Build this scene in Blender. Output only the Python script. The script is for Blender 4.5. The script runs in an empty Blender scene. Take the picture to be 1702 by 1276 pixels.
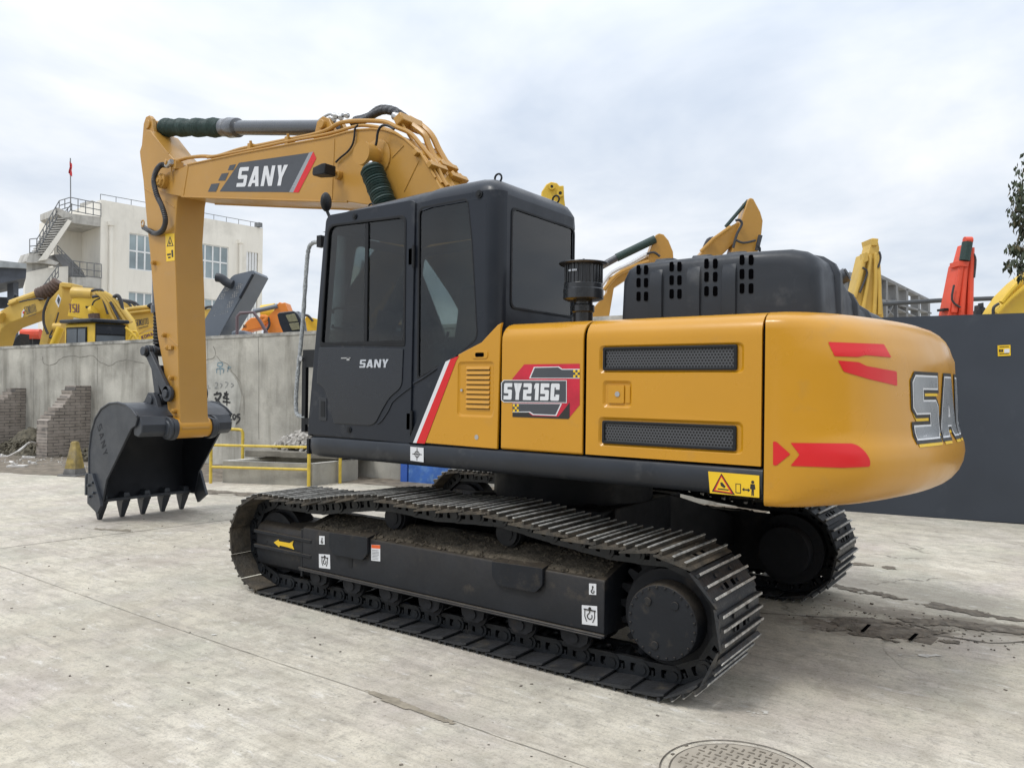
import bpy, bmesh, math, random
from mathutils import Vector, Matrix, noise
from mathutils.bvhtree import BVHTree
random.seed(7)
PI = math.pi
sc = bpy.context.scene
COL = sc.collection
# ------------------------------------------------------------------ camera
W0, H0, FPX = 1702.0, 1276.0, 1285.1842
CAM = Vector((-3.1656, 5.2341, 1.6471))
YAW, PIT, ROL = 0.6241, 0.0034, 0.0119
FW = Vector((math.sin(YAW)*math.cos(PIT), -math.cos(YAW)*math.cos(PIT), math.sin(PIT)))
_r = FW.cross(Vector((0, 0, 1))).normalized(); _u = _r.cross(FW)
RT = _r*math.cos(ROL) + _u*math.sin(ROL)
UP = -_r*math.sin(ROL) + _u*math.cos(ROL)
cam = bpy.data.cameras.new('camera'); co = bpy.data.objects.new('camera', cam); COL.objects.link(co)
m = Matrix((RT, UP, -FW)).transposed().to_4x4(); m.translation = CAM
co.matrix_world = m
cam.sensor_width = 36; cam.lens = FPX/W0*36; cam.clip_start = .05; cam.clip_end = 3000
sc.camera = co
# ------------------------------------------------------------------ sky, sun, exposure
SUN_EL, SUN_AZ = math.radians(58), math.radians(70)     # azimuth from +X towards +Y
sc.view_settings.view_transform = 'Standard'; sc.view_settings.look = 'None'
sc.view_settings.exposure = 0.0; sc.view_settings.gamma = 1
w = bpy.data.worlds.new('World'); sc.world = w; w.use_nodes = True
nt = w.node_tree; N = nt.nodes; L = nt.links
for n in list(N): N.remove(n)
out = N.new('ShaderNodeOutputWorld'); bg = N.new('ShaderNodeBackground'); bg.inputs['Strength'].default_value = .1
sky = N.new('ShaderNodeTexSky'); sky.sky_type = 'NISHITA'; sky.sun_disc = False
sky.sun_elevation = SUN_EL; sky.sun_rotation = PI/2 - SUN_AZ
tc = N.new('ShaderNodeTexCoord'); sep = N.new('ShaderNodeSeparateXYZ'); L.new(tc.outputs['Generated'], sep.inputs[0])
def mth(op, a, b=None, nt=nt):
    n = nt.nodes.new('ShaderNodeMath'); n.operation = op
    for i, v in enumerate((a, b)):
        if v is None: continue
        if isinstance(v, (int, float)): n.inputs[i].default_value = v
        else: nt.links.new(v, n.inputs[i])
    return n.outputs[0]
zc = mth('MAXIMUM', sep.outputs['Z'], 0.0)
den = mth('ADD', zc, .22)
cx_ = mth('DIVIDE', sep.outputs['X'], den); cy_ = mth('DIVIDE', sep.outputs['Y'], den)
cmb = N.new('ShaderNodeCombineXYZ'); L.new(cx_, cmb.inputs[0]); L.new(cy_, cmb.inputs[1])
def wnoise(scale, detail, rough, dist=0.0):
    n = N.new('ShaderNodeTexNoise'); n.inputs['Scale'].default_value = scale; n.inputs['Detail'].default_value = detail
    n.inputs['Roughness'].default_value = rough; n.inputs['Distortion'].default_value = dist
    L.new(cmb.outputs[0], n.inputs['Vector']); return n.outputs['Fac']
n1 = wnoise(1.05, 6, .55, .3); n2 = wnoise(3.0, 4, .5, .1)
nn = mth('ADD', mth('MULTIPLY', n1, .8), mth('MULTIPLY', n2, .2))
ramp = N.new('ShaderNodeValToRGB'); L.new(nn, ramp.inputs[0])
e = ramp.color_ramp.elements
e[0].position = .36; e[0].color = (.57, .645, .76, 1)
e[1].position = .64; e[1].color = (.97, .98, 1.0, 1)
e_ = e.new(.5); e_.color = (.76, .81, .88, 1)
# an overcast sky is brighter towards the zenith
zen = mth('MULTIPLY', mth('ADD', 10.7, mth('MULTIPLY', mth('MULTIPLY', zc, zc), 13.0)), 1.0)
sc1 = N.new('ShaderNodeVectorMath'); sc1.operation = 'SCALE'; L.new(ramp.outputs[0], sc1.inputs[0]); L.new(zen, sc1.inputs['Scale'])
mx = N.new('ShaderNodeMixRGB'); mx.inputs[0].default_value = .93; L.new(sky.outputs[0], mx.inputs[1]); L.new(sc1.outputs[0], mx.inputs[2])
L.new(mx.outputs[0], bg.inputs[0]); L.new(bg.outputs[0], out.inputs[0])
sl = bpy.data.lights.new('sun', 'SUN'); sl.energy = 1.5; sl.angle = math.radians(14); sl.color = (1, .97, .92)
so = bpy.data.objects.new('sun', sl); COL.objects.link(so)
sd = Vector((math.cos(SUN_EL)*math.cos(SUN_AZ), math.cos(SUN_EL)*math.sin(SUN_AZ), math.sin(SUN_EL)))
so.rotation_euler = sd.to_track_quat('Z', 'Y').to_euler(); so.location = sd*60

# ------------------------------------------------------------------ where things stand
def hit(px, py, P0, n):                      # where the line of sight meets a plane of the place
    d = FW*FPX + RT*(px-W0/2) - UP*(py-H0/2)
    P0 = Vector(P0); n = Vector(n)
    return CAM + d*((P0-CAM).dot(n)/d.dot(n))
def on_y(px, py, y): return hit(px, py, (0, y, 0), (0, 1, 0))
def on_x(px, py, x): return hit(px, py, (x, 0, 0), (1, 0, 0))
def on_z(px, py, z): return hit(px, py, (0, 0, z), (0, 0, 1))
FWH = Vector((FW.x, FW.y, 0)).normalized(); RTH = Vector((-FWH.y*-1, -FWH.x, 0))
def dist(px, py, d): return hit(px, py, CAM+FWH*d, FWH)

# ------------------------------------------------------------------ materials
def mat(name, col, rough=.5, metal=0.0, spec=.5, coat=0.0, var=.08, vscale=3.0, bump=0.0, bscale=40.0,
        dirt=None, dirt_amt=0.0, dirt_scale=2.5, up_dirt=0.0, rvar=.1, streak=0.0):
    M = bpy.data.materials.new(name); M.use_nodes = True
    nt = M.node_tree; N = nt.nodes; L = nt.links
    b = N['Principled BSDF']
    b.inputs['Metallic'].default_value = metal; b.inputs['Specular IOR Level'].default_value = spec
    b.inputs['Coat Weight'].default_value = coat; b.inputs['Coat Roughness'].default_value = .15
    g = N.new('ShaderNodeNewGeometry')
    def ns(scale, det=5, rough=.55, vec=None):
        n = N.new('ShaderNodeTexNoise'); n.inputs['Scale'].default_value = scale; n.inputs['Detail'].default_value = det
        n.inputs['Roughness'].default_value = rough
        L.new(vec or g.outputs['Position'], n.inputs['Vector']); return n.outputs['Fac']
    a = ns(vscale)
    mr = N.new('ShaderNodeMapRange'); L.new(a, mr.inputs[0]); mr.inputs[1].default_value = .3; mr.inputs[2].default_value = .7
    mr.inputs[3].default_value = 1-var; mr.inputs[4].default_value = 1+var
    hs = N.new('ShaderNodeHueSaturation'); hs.inputs['Color'].default_value = (*col, 1); L.new(mr.outputs[0], hs.inputs['Value'])
    cur = hs.outputs[0]
    if dirt:
        d = ns(dirt_scale, 8, .65)
        r = N.new('ShaderNodeMapRange'); L.new(d, r.inputs[0]); r.inputs[1].default_value = .62-.25*dirt_amt; r.inputs[2].default_value = .78-.1*dirt_amt
        r.inputs[3].default_value = 0; r.inputs[4].default_value = min(1, .35+dirt_amt*.6)
        f = r.outputs[0]
        if up_dirt:
            s = N.new('ShaderNodeSeparateXYZ'); L.new(g.outputs['Normal'], s.inputs[0])
            u = mth('MULTIPLY', mth('MAXIMUM', s.outputs['Z'], 0, nt), up_dirt, nt)
            d2 = ns(dirt_scale*6, 6, .7)
            u = mth('MULTIPLY', u, mth('MULTIPLY', d2, 1.6, nt), nt)
            f = mth('MINIMUM', mth('ADD', f, u, nt), 1.0, nt)
        m_ = N.new('ShaderNodeMixRGB'); L.new(f, m_.inputs[0]); L.new(cur, m_.inputs[1]); m_.inputs[2].default_value = (*dirt, 1)
        cur = m_.outputs[0]
    if streak:
        mp = N.new('ShaderNodeMapping'); mp.inputs['Scale'].default_value = (4.2, 4.2, .55); L.new(g.outputs['Position'], mp.inputs[0])
        s_ = ns(1.0, 6, .6, mp.outputs[0])
        r = N.new('ShaderNodeMapRange'); L.new(s_, r.inputs[0]); r.inputs[1].default_value = .48; r.inputs[2].default_value = .72
        r.inputs[3].default_value = 0; r.inputs[4].default_value = streak
        m_ = N.new('ShaderNodeMixRGB'); m_.blend_type = 'MULTIPLY'; L.new(r.outputs[0], m_.inputs[0]); L.new(cur, m_.inputs[1]); m_.inputs[2].default_value = (.35, .34, .31, 1)
        cur = m_.outputs[0]
    L.new(cur, b.inputs['Base Color'])
    rr = N.new('ShaderNodeMapRange'); L.new(ns(vscale*2.3), rr.inputs[0]); rr.inputs[1].default_value = .3; rr.inputs[2].default_value = .7
    rr.inputs[3].default_value = max(.03, rough-rvar); rr.inputs[4].default_value = min(1, rough+rvar); L.new(rr.outputs[0], b.inputs['Roughness'])
    if bump:
        bp = N.new('ShaderNodeBump'); bp.inputs['Strength'].default_value = min(1, bump); bp.inputs['Distance'].default_value = .01
        L.new(ns(bscale, 4), bp.inputs['Height']); L.new(bp.outputs[0], b.inputs['Normal'])
    return M
YEL = mat('amber_paint', (.53, .252, .011), .34, spec=.4, coat=.28, var=.05, vscale=1.2, bump=.06, bscale=9, dirt=(.33, .2, .07), dirt_amt=.1, dirt_scale=3)
BOOMY = mat('boom_paint', (.43, .226, .040), .42, spec=.4, coat=.15, var=.06, vscale=1.5, bump=.08, bscale=12, dirt=(.36, .23, .1), dirt_amt=.15, dirt_scale=4)
CABK = mat('charcoal_paint', (.0125, .0160, .0235), .36, spec=.32, coat=.08, var=.15, vscale=2, bump=.08, bscale=14, dirt=(.12, .12, .12), dirt_amt=.15, dirt_scale=3.5)
CABP = mat('door_panel_paint', (.011, .014, .020), .28, spec=.4, coat=.25, var=.12, vscale=2)
BELT = mat('skirt_paint', (.013, .016, .022), .40, spec=.4, coat=.12, var=.2, vscale=4, dirt=(.10, .10, .10), dirt_amt=.2, dirt_scale=5)
HOODM = mat('hood_grey_paint', (.020, .024, .031), .45, spec=.4, var=.15, vscale=3, bump=.2, bscale=7, dirt=(.13, .13, .13), dirt_amt=.25, dirt_scale=3)
FRAMEK = mat('track_frame_paint', (.011, .013, .017), .5, spec=.28, var=.2, vscale=4, bump=.15, bscale=25, dirt=(.12, .095, .065), dirt_amt=.12, dirt_scale=5, up_dirt=.55)
CHAINM = mat('chain_paint', (.010, .012, .015), .45, spec=.4, var=.3, vscale=12, bump=.2, bscale=40, dirt=(.07, .055, .04), dirt_amt=.15, dirt_scale=9, up_dirt=.15)
DEEPK = mat('underframe_paint', (.009, .010, .013), .6, spec=.3, var=.2, vscale=4, bump=.2, bscale=25, dirt=(.09, .07, .05), dirt_amt=.1, dirt_scale=4, up_dirt=.2)
SHOE = mat('shoe_steel', (.022, .024, .028), .38, spec=.45, var=.3, vscale=9, bump=.35, bscale=45, dirt=(.12, .10, .07), dirt_amt=.3, dirt_scale=7, up_dirt=.10)
SHOEM = mat('muddy_shoe_steel', (.048, .044, .038), .75, spec=.3, var=.4, vscale=12, bump=.8, bscale=55, dirt=(.13, .105, .075), dirt_amt=.8, dirt_scale=7, up_dirt=.25)
WORN = mat('worn_grouser_steel', (.46, .45, .42), .45, metal=.4, var=.45, vscale=25, bump=.4, bscale=60, dirt=(.09, .08, .06), dirt_amt=.5, dirt_scale=16)
MUD = mat('dried_mud', (.085, .07, .05), .95, var=.6, vscale=22, bump=1, bscale=60)
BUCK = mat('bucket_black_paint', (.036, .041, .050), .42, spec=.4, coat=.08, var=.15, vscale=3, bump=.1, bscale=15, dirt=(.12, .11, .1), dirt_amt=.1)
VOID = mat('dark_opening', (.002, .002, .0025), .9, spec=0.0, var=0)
BUCKIN = mat('bucket_darker_tone', (.009, .011, .016), .5, spec=.3, var=.15, vscale=3)
BLACK = mat('black_rubber', (.007, .008, .010), .55, spec=.35, var=.1)
BOOT = mat('green_black_boot_fabric', (.012, .035, .03), .55, var=.35, vscale=30, bump=.5, bscale=80)
PCM = mat('gloss_black_plastic', (.018, .02, .024), .3, coat=.3, var=.1)
CYL = mat('cylinder_black', (.06, .065, .075), .28, coat=.3, var=.1)
CHROME = mat('chrome', (.7, .7, .7), .15, metal=1.0)
STEEL = mat('zinc_steel', (.45, .45, .45), .4, metal=.8)
WHITE = mat('white_vinyl', (.66, .67, .69), .4, var=.04)
SILVER = mat('silver_letter', (.55, .57, .6), .25, metal=.7, var=.05)
LGREY = mat('grey_letter', (.30, .315, .33), .3, metal=.3, var=.12)
REDV = mat('red_vinyl', (.60, .009, .012), .35, var=.04)
REDC = mat('crimson_vinyl', (.50, .012, .035), .35, var=.25, vscale=6)
GREYV = mat('charcoal_vinyl', (.055, .06, .07), .45, var=.06)
YELV = mat('yellow_vinyl', (.78, .50, .015), .4, var=.05)
ORV = mat('orange_vinyl', (.75, .12, .02), .4)
INK = mat('black_ink', (.02, .018, .016), .5)
HOSE = mat('hose_rubber', (.03, .03, .034), .45, bump=.3, bscale=90)
WRAP = mat('wrapped_handrail', (.33, .35, .36), .35, var=.4, vscale=45, bump=1, bscale=80)
SEAT = mat('seat_fabric', (.05, .05, .055), .8)
INTER = mat('cab_lining', (.045, .045, .05), .7)
def glass_mat(name, tint, gl=.9, rough=.03):
    M = bpy.data.materials.new(name); M.use_nodes = True; nt = M.node_tree; N = nt.nodes; L = nt.links
    N.remove(N['Principled BSDF']); o = N['Material Output']
    tr = N.new('ShaderNodeBsdfTransparent'); tr.inputs[0].default_value = (*tint, 1)
    g = N.new('ShaderNodeBsdfGlossy'); g.inputs['Color'].default_value = (gl, gl, gl, 1); g.inputs['Roughness'].default_value = rough
    lw = N.new('ShaderNodeFresnel'); lw.inputs['IOR'].default_value = 1.5
    d = N.new('ShaderNodeBsdfDiffuse'); d.inputs[0].default_value = (.035, .040, .046, 1)
    geo = N.new('ShaderNodeNewGeometry')
    n = N.new('ShaderNodeTexNoise'); n.inputs['Scale'].default_value = 4; n.inputs['Detail'].default_value = 7; L.new(geo.outputs['Position'], n.inputs['Vector'])
    mr = N.new('ShaderNodeMapRange'); L.new(n.outputs[0], mr.inputs[0]); mr.inputs[1].default_value = .35; mr.inputs[2].default_value = .8; mr.inputs[3].default_value = .05; mr.inputs[4].default_value = .20
    m0 = N.new('ShaderNodeMixShader'); L.new(mr.outputs[0], m0.inputs[0]); L.new(tr.outputs[0], m0.inputs[1]); L.new(d.outputs[0], m0.inputs[2])
    m1 = N.new('ShaderNodeMixShader'); L.new(mth('MINIMUM', mth('MULTIPLY', lw.outputs[0], 1.15, nt), 1.0, nt), m1.inputs[0]); L.new(m0.outputs[0], m1.inputs[1]); L.new(g.outputs[0], m1.inputs[2])
    L.new(m1.outputs[0], o.inputs[0]); return M
GLASS = glass_mat('tinted_cab_glass', (.47, .53, .53)); GLASS2 = glass_mat('clear_cab_glass', (.85, .88, .87))
WINGL = mat('building_window_glass', (.27, .33, .35), .10, spec=.8, var=.35, vscale=.35)
# perforated sheet: staggered round holes
def perforated(name, col, hole, pitch, axis):
    M = bpy.data.materials.new(name); M.use_nodes = True; nt = M.node_tree; N = nt.nodes; L = nt.links
    b = N['Principled BSDF']; g = N.new('ShaderNodeNewGeometry'); s = N.new('ShaderNodeSeparateXYZ'); L.new(g.outputs['Position'], s.inputs[0])
    u = mth('DIVIDE', s.outputs[axis], pitch, nt); v = mth('DIVIDE', s.outputs['Z'], pitch*.866, nt)
    row = mth('FLOOR', v, None, nt); odd = mth('MULTIPLY', mth('MODULO', mth('ABSOLUTE', row, None, nt), 2.0, nt), .5, nt)
    fu = mth('SUBTRACT', mth('FRACT', mth('ADD', u, odd, nt), None, nt), .5, nt); fv = mth('MULTIPLY', mth('SUBTRACT', mth('FRACT', v, None, nt), .5, nt), .866, nt)
    r2 = mth('ADD', mth('MULTIPLY', fu, fu, nt), mth('MULTIPLY', fv, fv, nt), nt)
    ins = mth('LESS_THAN', r2, .125, nt)
    m_ = N.new('ShaderNodeMixRGB'); L.new(ins, m_.inputs[0]); m_.inputs[1].default_value = (*col, 1); m_.inputs[2].default_value = (*hole, 1)
    L.new(m_.outputs[0], b.inputs['Base Color']); b.inputs['Roughness'].default_value = .45
    bp = N.new('ShaderNodeBump'); bp.inputs['Distance'].default_value = .004; bp.invert = True; L.new(ins, bp.inputs['Height']); L.new(bp.outputs[0], b.inputs['Normal'])
    return M
PERF = perforated('perforated_black_sheet', (.075, .078, .085), (.003, .003, .004), .0175, 'X')

# ------------------------------------------------------------------ mesh helpers
class MB:
    def __init__(s): s.bm = bmesh.new(); s.mats = []; s.cur = 0
    def use(s, m):
        if m not in s.mats: s.mats.append(m)
        s.cur = s.mats.index(m); return s
    def _add(s, vs, fs):
        bv = [s.bm.verts.new(v) for v in vs]; r = []
        for f in fs:
            try:
                q = s.bm.faces.new([bv[i] for i in f]); q.material_index = s.cur; r.append(q)
            except ValueError: pass
        return r
    def box(s, c, d, M=None):
        x, y, z = d[0]/2, d[1]/2, d[2]/2
        v = [Vector((a*x, b*y, e*z)) for a in (-1, 1) for b in (-1, 1) for e in (-1, 1)]
        v = [((M @ q) if M else q) + Vector(c) for q in v]
        s._add(v, [(0,1,3,2),(4,6,7,5),(0,4,5,1),(2,3,7,6),(0,2,6,4),(1,5,7,3)])
        return s
    def quad(s, a, b, c, d): s._add([a, b, c, d], [(0,1,2,3)]); return s
    def cyl(s, p0, p1, r0, r1=None, n=20, caps=True):
        p0 = Vector(p0); p1 = Vector(p1); r1 = r0 if r1 is None else r1
        a = (p1-p0).normalized(); u = a.orthogonal().normalized(); v = a.cross(u)
        vs = []
        for p, r in ((p0, r0), (p1, r1)):
            for i in range(n):
                t = 2*PI*i/n; vs.append(p+u*(r*math.cos(t))+v*(r*math.sin(t)))
        fs = [(i, (i+1) % n, n+(i+1) % n, n+i) for i in range(n)]
        if caps: fs += [tuple(range(n-1, -1, -1)), tuple(range(n, 2*n))]
        s._add(vs, fs)
        return s
    def lathe(s, p0, p1, prof, n=24):          # prof: (t along 0..1 in metres, radius)
        p0 = Vector(p0); a = (Vector(p1)-p0).normalized(); u = a.orthogonal().normalized(); v = a.cross(u)
        vs = []
        for h, r in prof:
            for i in range(n):
                t = 2*PI*i/n; vs.append(p0+a*h+u*(r*math.cos(t))+v*(r*math.sin(t)))
        fs = []
        for k in range(len(prof)-1):
            for i in range(n): fs.append((k*n+i, k*n+(i+1) % n, (k+1)*n+(i+1) % n, (k+1)*n+i))
        fs += [tuple(range(n-1, -1, -1)), tuple(range((len(prof)-1)*n, len(prof)*n))]
        s._add(vs, fs)
        return s
    def tube(s, pts, r, n=8, smooth=0):
        pts = [Vector(p) for p in pts]
        if smooth: pts = catmull(pts, smooth)
        rings = []; prev = None
        for i, p in enumerate(pts):
            d = (pts[min(i+1, len(pts)-1)]-pts[max(i-1, 0)]).normalized()
            if prev is None: u = d.orthogonal().normalized()
            else:
                u = prev - d*prev.dot(d); u = u.normalized() if u.length > 1e-6 else d.orthogonal().normalized()
            prev = u; v = d.cross(u)
            rr = r(i/(len(pts)-1)) if callable(r) else r
            rings.append([p+u*(rr*math.cos(2*PI*k/n))+v*(rr*math.sin(2*PI*k/n)) for k in range(n)])
        vs = [q for R in rings for q in R]; fs = []
        for i in range(len(rings)-1):
            for k in range(n): fs.append((i*n+k, i*n+(k+1) % n, (i+1)*n+(k+1) % n, (i+1)*n+k))
        fs += [tuple(range(n-1, -1, -1)), tuple(range((len(rings)-1)*n, len(rings)*n))]
        s._add(vs, fs)
        return s
    def prism(s, pts, off):                    # pts: 3D polygon, extruded by the vector off
        pts = [Vector(p) for p in pts]; off = Vector(off); n = len(pts)
        vs = pts + [p+off for p in pts]
        s._add(vs, [tuple(range(n-1, -1, -1)), tuple(range(n, 2*n))] + [(i, (i+1) % n, n+(i+1) % n, n+i) for i in range(n)])
        return s
    def loft(s, rings, closed=True, caps=False):
        n = len(rings[0]); vs = [Vector(q) for R in rings for q in R]; fs = []
        for i in range(len(rings)-1):
            for k in range(n if closed else n-1): fs.append((i*n+k, i*n+(k+1) % n, (i+1)*n+(k+1) % n, (i+1)*n+k))
        if caps: fs += [tuple(range(n-1, -1, -1)), tuple(range((len(rings)-1)*n, len(rings)*n))]
        s._add(vs, fs)
        return s
    def plate(s, outer, th, M, holes=(), bev=0.0, bres=1):    # flat plate with holes in the frame M, thickness th on the near side
        cu = bpy.data.curves.new('tmp', 'CURVE'); cu.dimensions = '2D'; cu.fill_mode = 'BOTH'
        cu.extrude = max(th/2-bev, 0); cu.bevel_depth = bev; cu.bevel_resolution = bres; cu.offset = -bev
        for poly in [outer]+list(holes):
            sp = cu.splines.new('POLY'); sp.points.add(len(poly)-1); sp.use_cyclic_u = True
            for q, p in zip(sp.points, poly): q.co = (p[0], p[1], 0, 1)
        ob = bpy.data.objects.new('tmp', cu); me = bpy.data.meshes.new_from_object(ob)
        me.transform(M @ Matrix.Translation((0, 0, th/2)))
        n0 = len(s.bm.faces); s.bm.from_mesh(me); s.bm.faces.ensure_lookup_table()
        for f in s.bm.faces[n0:]: f.material_index = s.cur
        bpy.data.meshes.remove(me); bpy.data.objects.remove(ob); bpy.data.curves.remove(cu)
        return s
    def build(s, name, m=None, parent=None, bevel=0.0, smooth=35, loc=None, weld=False):
        me = bpy.data.meshes.new(name)
        if weld: bmesh.ops.remove_doubles(s.bm, verts=s.bm.verts, dist=1e-4)
        bmesh.ops.recalc_face_normals(s.bm, faces=s.bm.faces)
        for f in s.bm.faces: f.smooth = smooth > 0
        if loc is not None: bmesh.ops.translate(s.bm, verts=s.bm.verts, vec=-Vector(loc))
        s.bm.to_mesh(me); s.bm.free()
        if smooth: me.set_sharp_from_angle(angle=math.radians(smooth))
        for q in ([m] if m else s.mats): me.materials.append(q)
        o = bpy.data.objects.new(name, me); COL.objects.link(o)
        if loc is not None: o.location = loc
        if parent is not None:
            o.parent = parent
            o.location = Vector(loc or (0, 0, 0)) - wloc(parent)
        if bevel:
            b = o.modifiers.new('bevel', 'BEVEL'); b.width = bevel; b.segments = 2; b.limit_method = 'ANGLE'; b.angle_limit = math.radians(40); b.harden_normals = False
        return o
def wloc(o):
    v = Vector(o.location)
    while o.parent: o = o.parent; v += Vector(o.location)
    return v
def catmull(P, n):
    out = []
    for i in range(len(P)-1):
        p0 = P[max(i-1, 0)]; p1 = P[i]; p2 = P[i+1]; p3 = P[min(i+2, len(P)-1)]
        for k in range(n):
            t = k/n; out.append(.5*((2*p1)+(p2-p0)*t+(2*p0-5*p1+4*p2-p3)*t*t+(3*p1-p0-3*p2+p3)*t**3))
    out.append(P[-1]); return out
def tag(o, label=None, cat=None, group=None, kind=None):
    if label: o['label'] = label
    if cat: o['category'] = cat
    if group: o['group'] = group
    if kind: o['kind'] = kind
    return o
def thing(name, label, cat, loc=(0, 0, 0), group=None):
    o = bpy.data.objects.new(name, None); COL.objects.link(o); o.location = loc; o.empty_display_size = .3
    return tag(o, label, cat, group)
def frame(o, U, V):
    U = Vector(U); V = Vector(V); Nn = U.cross(V)
    m = Matrix((U, V, Nn)).transposed().to_4x4(); m.translation = Vector(o); return m
def SIDE(y): return frame((0, y, 0), (-1, 0, 0), (0, 0, 1))      # u = -x, v = z, seen from the left side
def REAR(x): return frame((x, 0, 0), (0, -1, 0), (0, 0, 1))      # u = -y
def sx(pts): return [(-a, b) for a, b in pts]
def rnd(pts, r, n=5):                                            # round the corners of a polygon
    out = []; P = [Vector((p[0], p[1])) for p in pts]; m_ = len(P)
    for i in range(m_):
        p = P[i]; a = (P[i-1]-p); b = (P[(i+1) % m_]-p)
        rr = r[i] if isinstance(r, (list, tuple)) else r
        k = min(rr, a.length*.49, b.length*.49)
        if k < 1e-4: out.append(tuple(p)); continue
        s0 = p+a.normalized()*k; s1 = p+b.normalized()*k
        for j in range(n+1):
            t = j/n; q = s0*(1-t)**2+p*(2*t*(1-t))+s1*t*t; out.append(tuple(q))
    return out
def rect(x0, y0, x1, y1): return [(x0, y0), (x1, y0), (x1, y1), (x0, y1)]
def pyl(pts, y): return [(lambda v: (v.x, v.z))(on_y(a, b, y)) for a, b in pts]     # pixels to x,z on a plane y
# solid block letters
def glyph(ch, w, h, tv, th):
    c = min(w, h)*.10; y1 = (h-th)/2; y2 = (h+th)/2
    if ch == 'S': return [[(w, h), (c, h), (0, h-c), (0, y1+c), (c, y1), (w-tv, y1), (w-tv, th), (0, th), (0, 0), (w-c, 0), (w, c), (w, y2-c), (w-c, y2), (tv, y2), (tv, h-th), (w, h-th)]]
    if ch == '5': return [[(w, h), (0, h), (0, y1), (w-tv, y1), (w-tv, th), (0, th), (0, 0), (w-c, 0), (w, c), (w, y2-c), (w-c, y2), (tv, y2), (tv, h-th), (w, h-th)]]
    if ch == '2': return [[(0, h), (w-c, h), (w, h-c), (w, y1+c), (w-c, y1), (tv, y1), (tv, th), (w, th), (w, 0), (0, 0), (0, y2), (w-tv, y2), (w-tv, h-th), (0, h-th)]]
    if ch == '1': return [[(w-tv, 0), (w, 0), (w, h), (w-tv, h), (w*.15, h-th*.6), (w*.15, h-th*1.5), (w-tv, h-th*1.15)]]
    if ch == 'C': return [[(w, h-c), (w-c, h), (c, h), (0, h-c), (0, c), (c, 0), (w-c, 0), (w, c), (w, .36*h), (w-tv, .36*h), (w-tv, th), (tv, th), (tv, h-th), (w-tv, h-th), (w-tv, .64*h), (w, .64*h)]]
    if ch == 'O': return [[(w, h-c), (w-c, h), (c, h), (0, h-c), (0, c), (c, 0), (w-c, 0), (w, c)], [(tv, th), (w-tv, th), (w-tv, h-th), (tv, h-th)]]
    if ch == 'U': return [[(0, h), (0, c), (c, 0), (w-c, 0), (w, c), (w, h), (w-tv, h), (w-tv, th), (tv, th), (tv, h)]]
    if ch == 'T': return [[(0, h), (w, h), (w, h-th), (w/2+tv/2, h-th), (w/2+tv/2, 0), (w/2-tv/2, 0), (w/2-tv/2, h-th), (0, h-th)]]
    if ch == 'I': return [[(0, 0), (w, 0), (w, h), (0, h)]]
    if ch == 'K': return [[(0, 0), (0, h), (tv, h), (tv, h*.6), (w-tv*1.1, h), (w, h), (w*.62, h*.55), (w, 0), (w-tv*1.15, 0), (tv, h*.42), (tv, 0)]]
    if ch == 'M': return [[(0, 0), (0, h), (tv, h), (w/2, h*.5), (w-tv, h), (w, h), (w, 0), (w-tv, 0), (w-tv, h*.6), (w/2, h*.12), (tv, h*.6), (tv, 0)]]
    if ch == 'N': return [[(0, 0), (0, h), (tv*1.1, h), (w-tv, h*.42), (w-tv, h), (w, h), (w, 0), (w-tv*1.1, 0), (tv, h*.58), (tv, 0)]]
    if ch == 'Y': return [[(w/2-tv/2, 0), (w/2-tv/2, .40*h), (0, h), (tv*1.15, h), (w/2, .62*h), (w-tv*1.15, h), (w, h), (w/2+tv/2, .40*h), (w/2+tv/2, 0)]]
    if ch == 'A':
        a_ = tv*.62; k = (w/2-a_)/h; t2 = tv*1.05; yb = .17*h; yt = yb+th*.8; ya = min(h-th*.7, (w/2-t2)/k*.94)
        xa = t2+k*ya
        return [[(0, 0), (w/2-a_, h), (w/2+a_, h), (w, 0), (w-t2, 0), (w-t2-k*yb, yb), (t2+k*yb, yb), (t2, 0)], [(t2+k*yt, yt), (w-t2-k*yt, yt), (max(w/2, w-xa), ya), (min(w/2, xa), ya)]]
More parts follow.
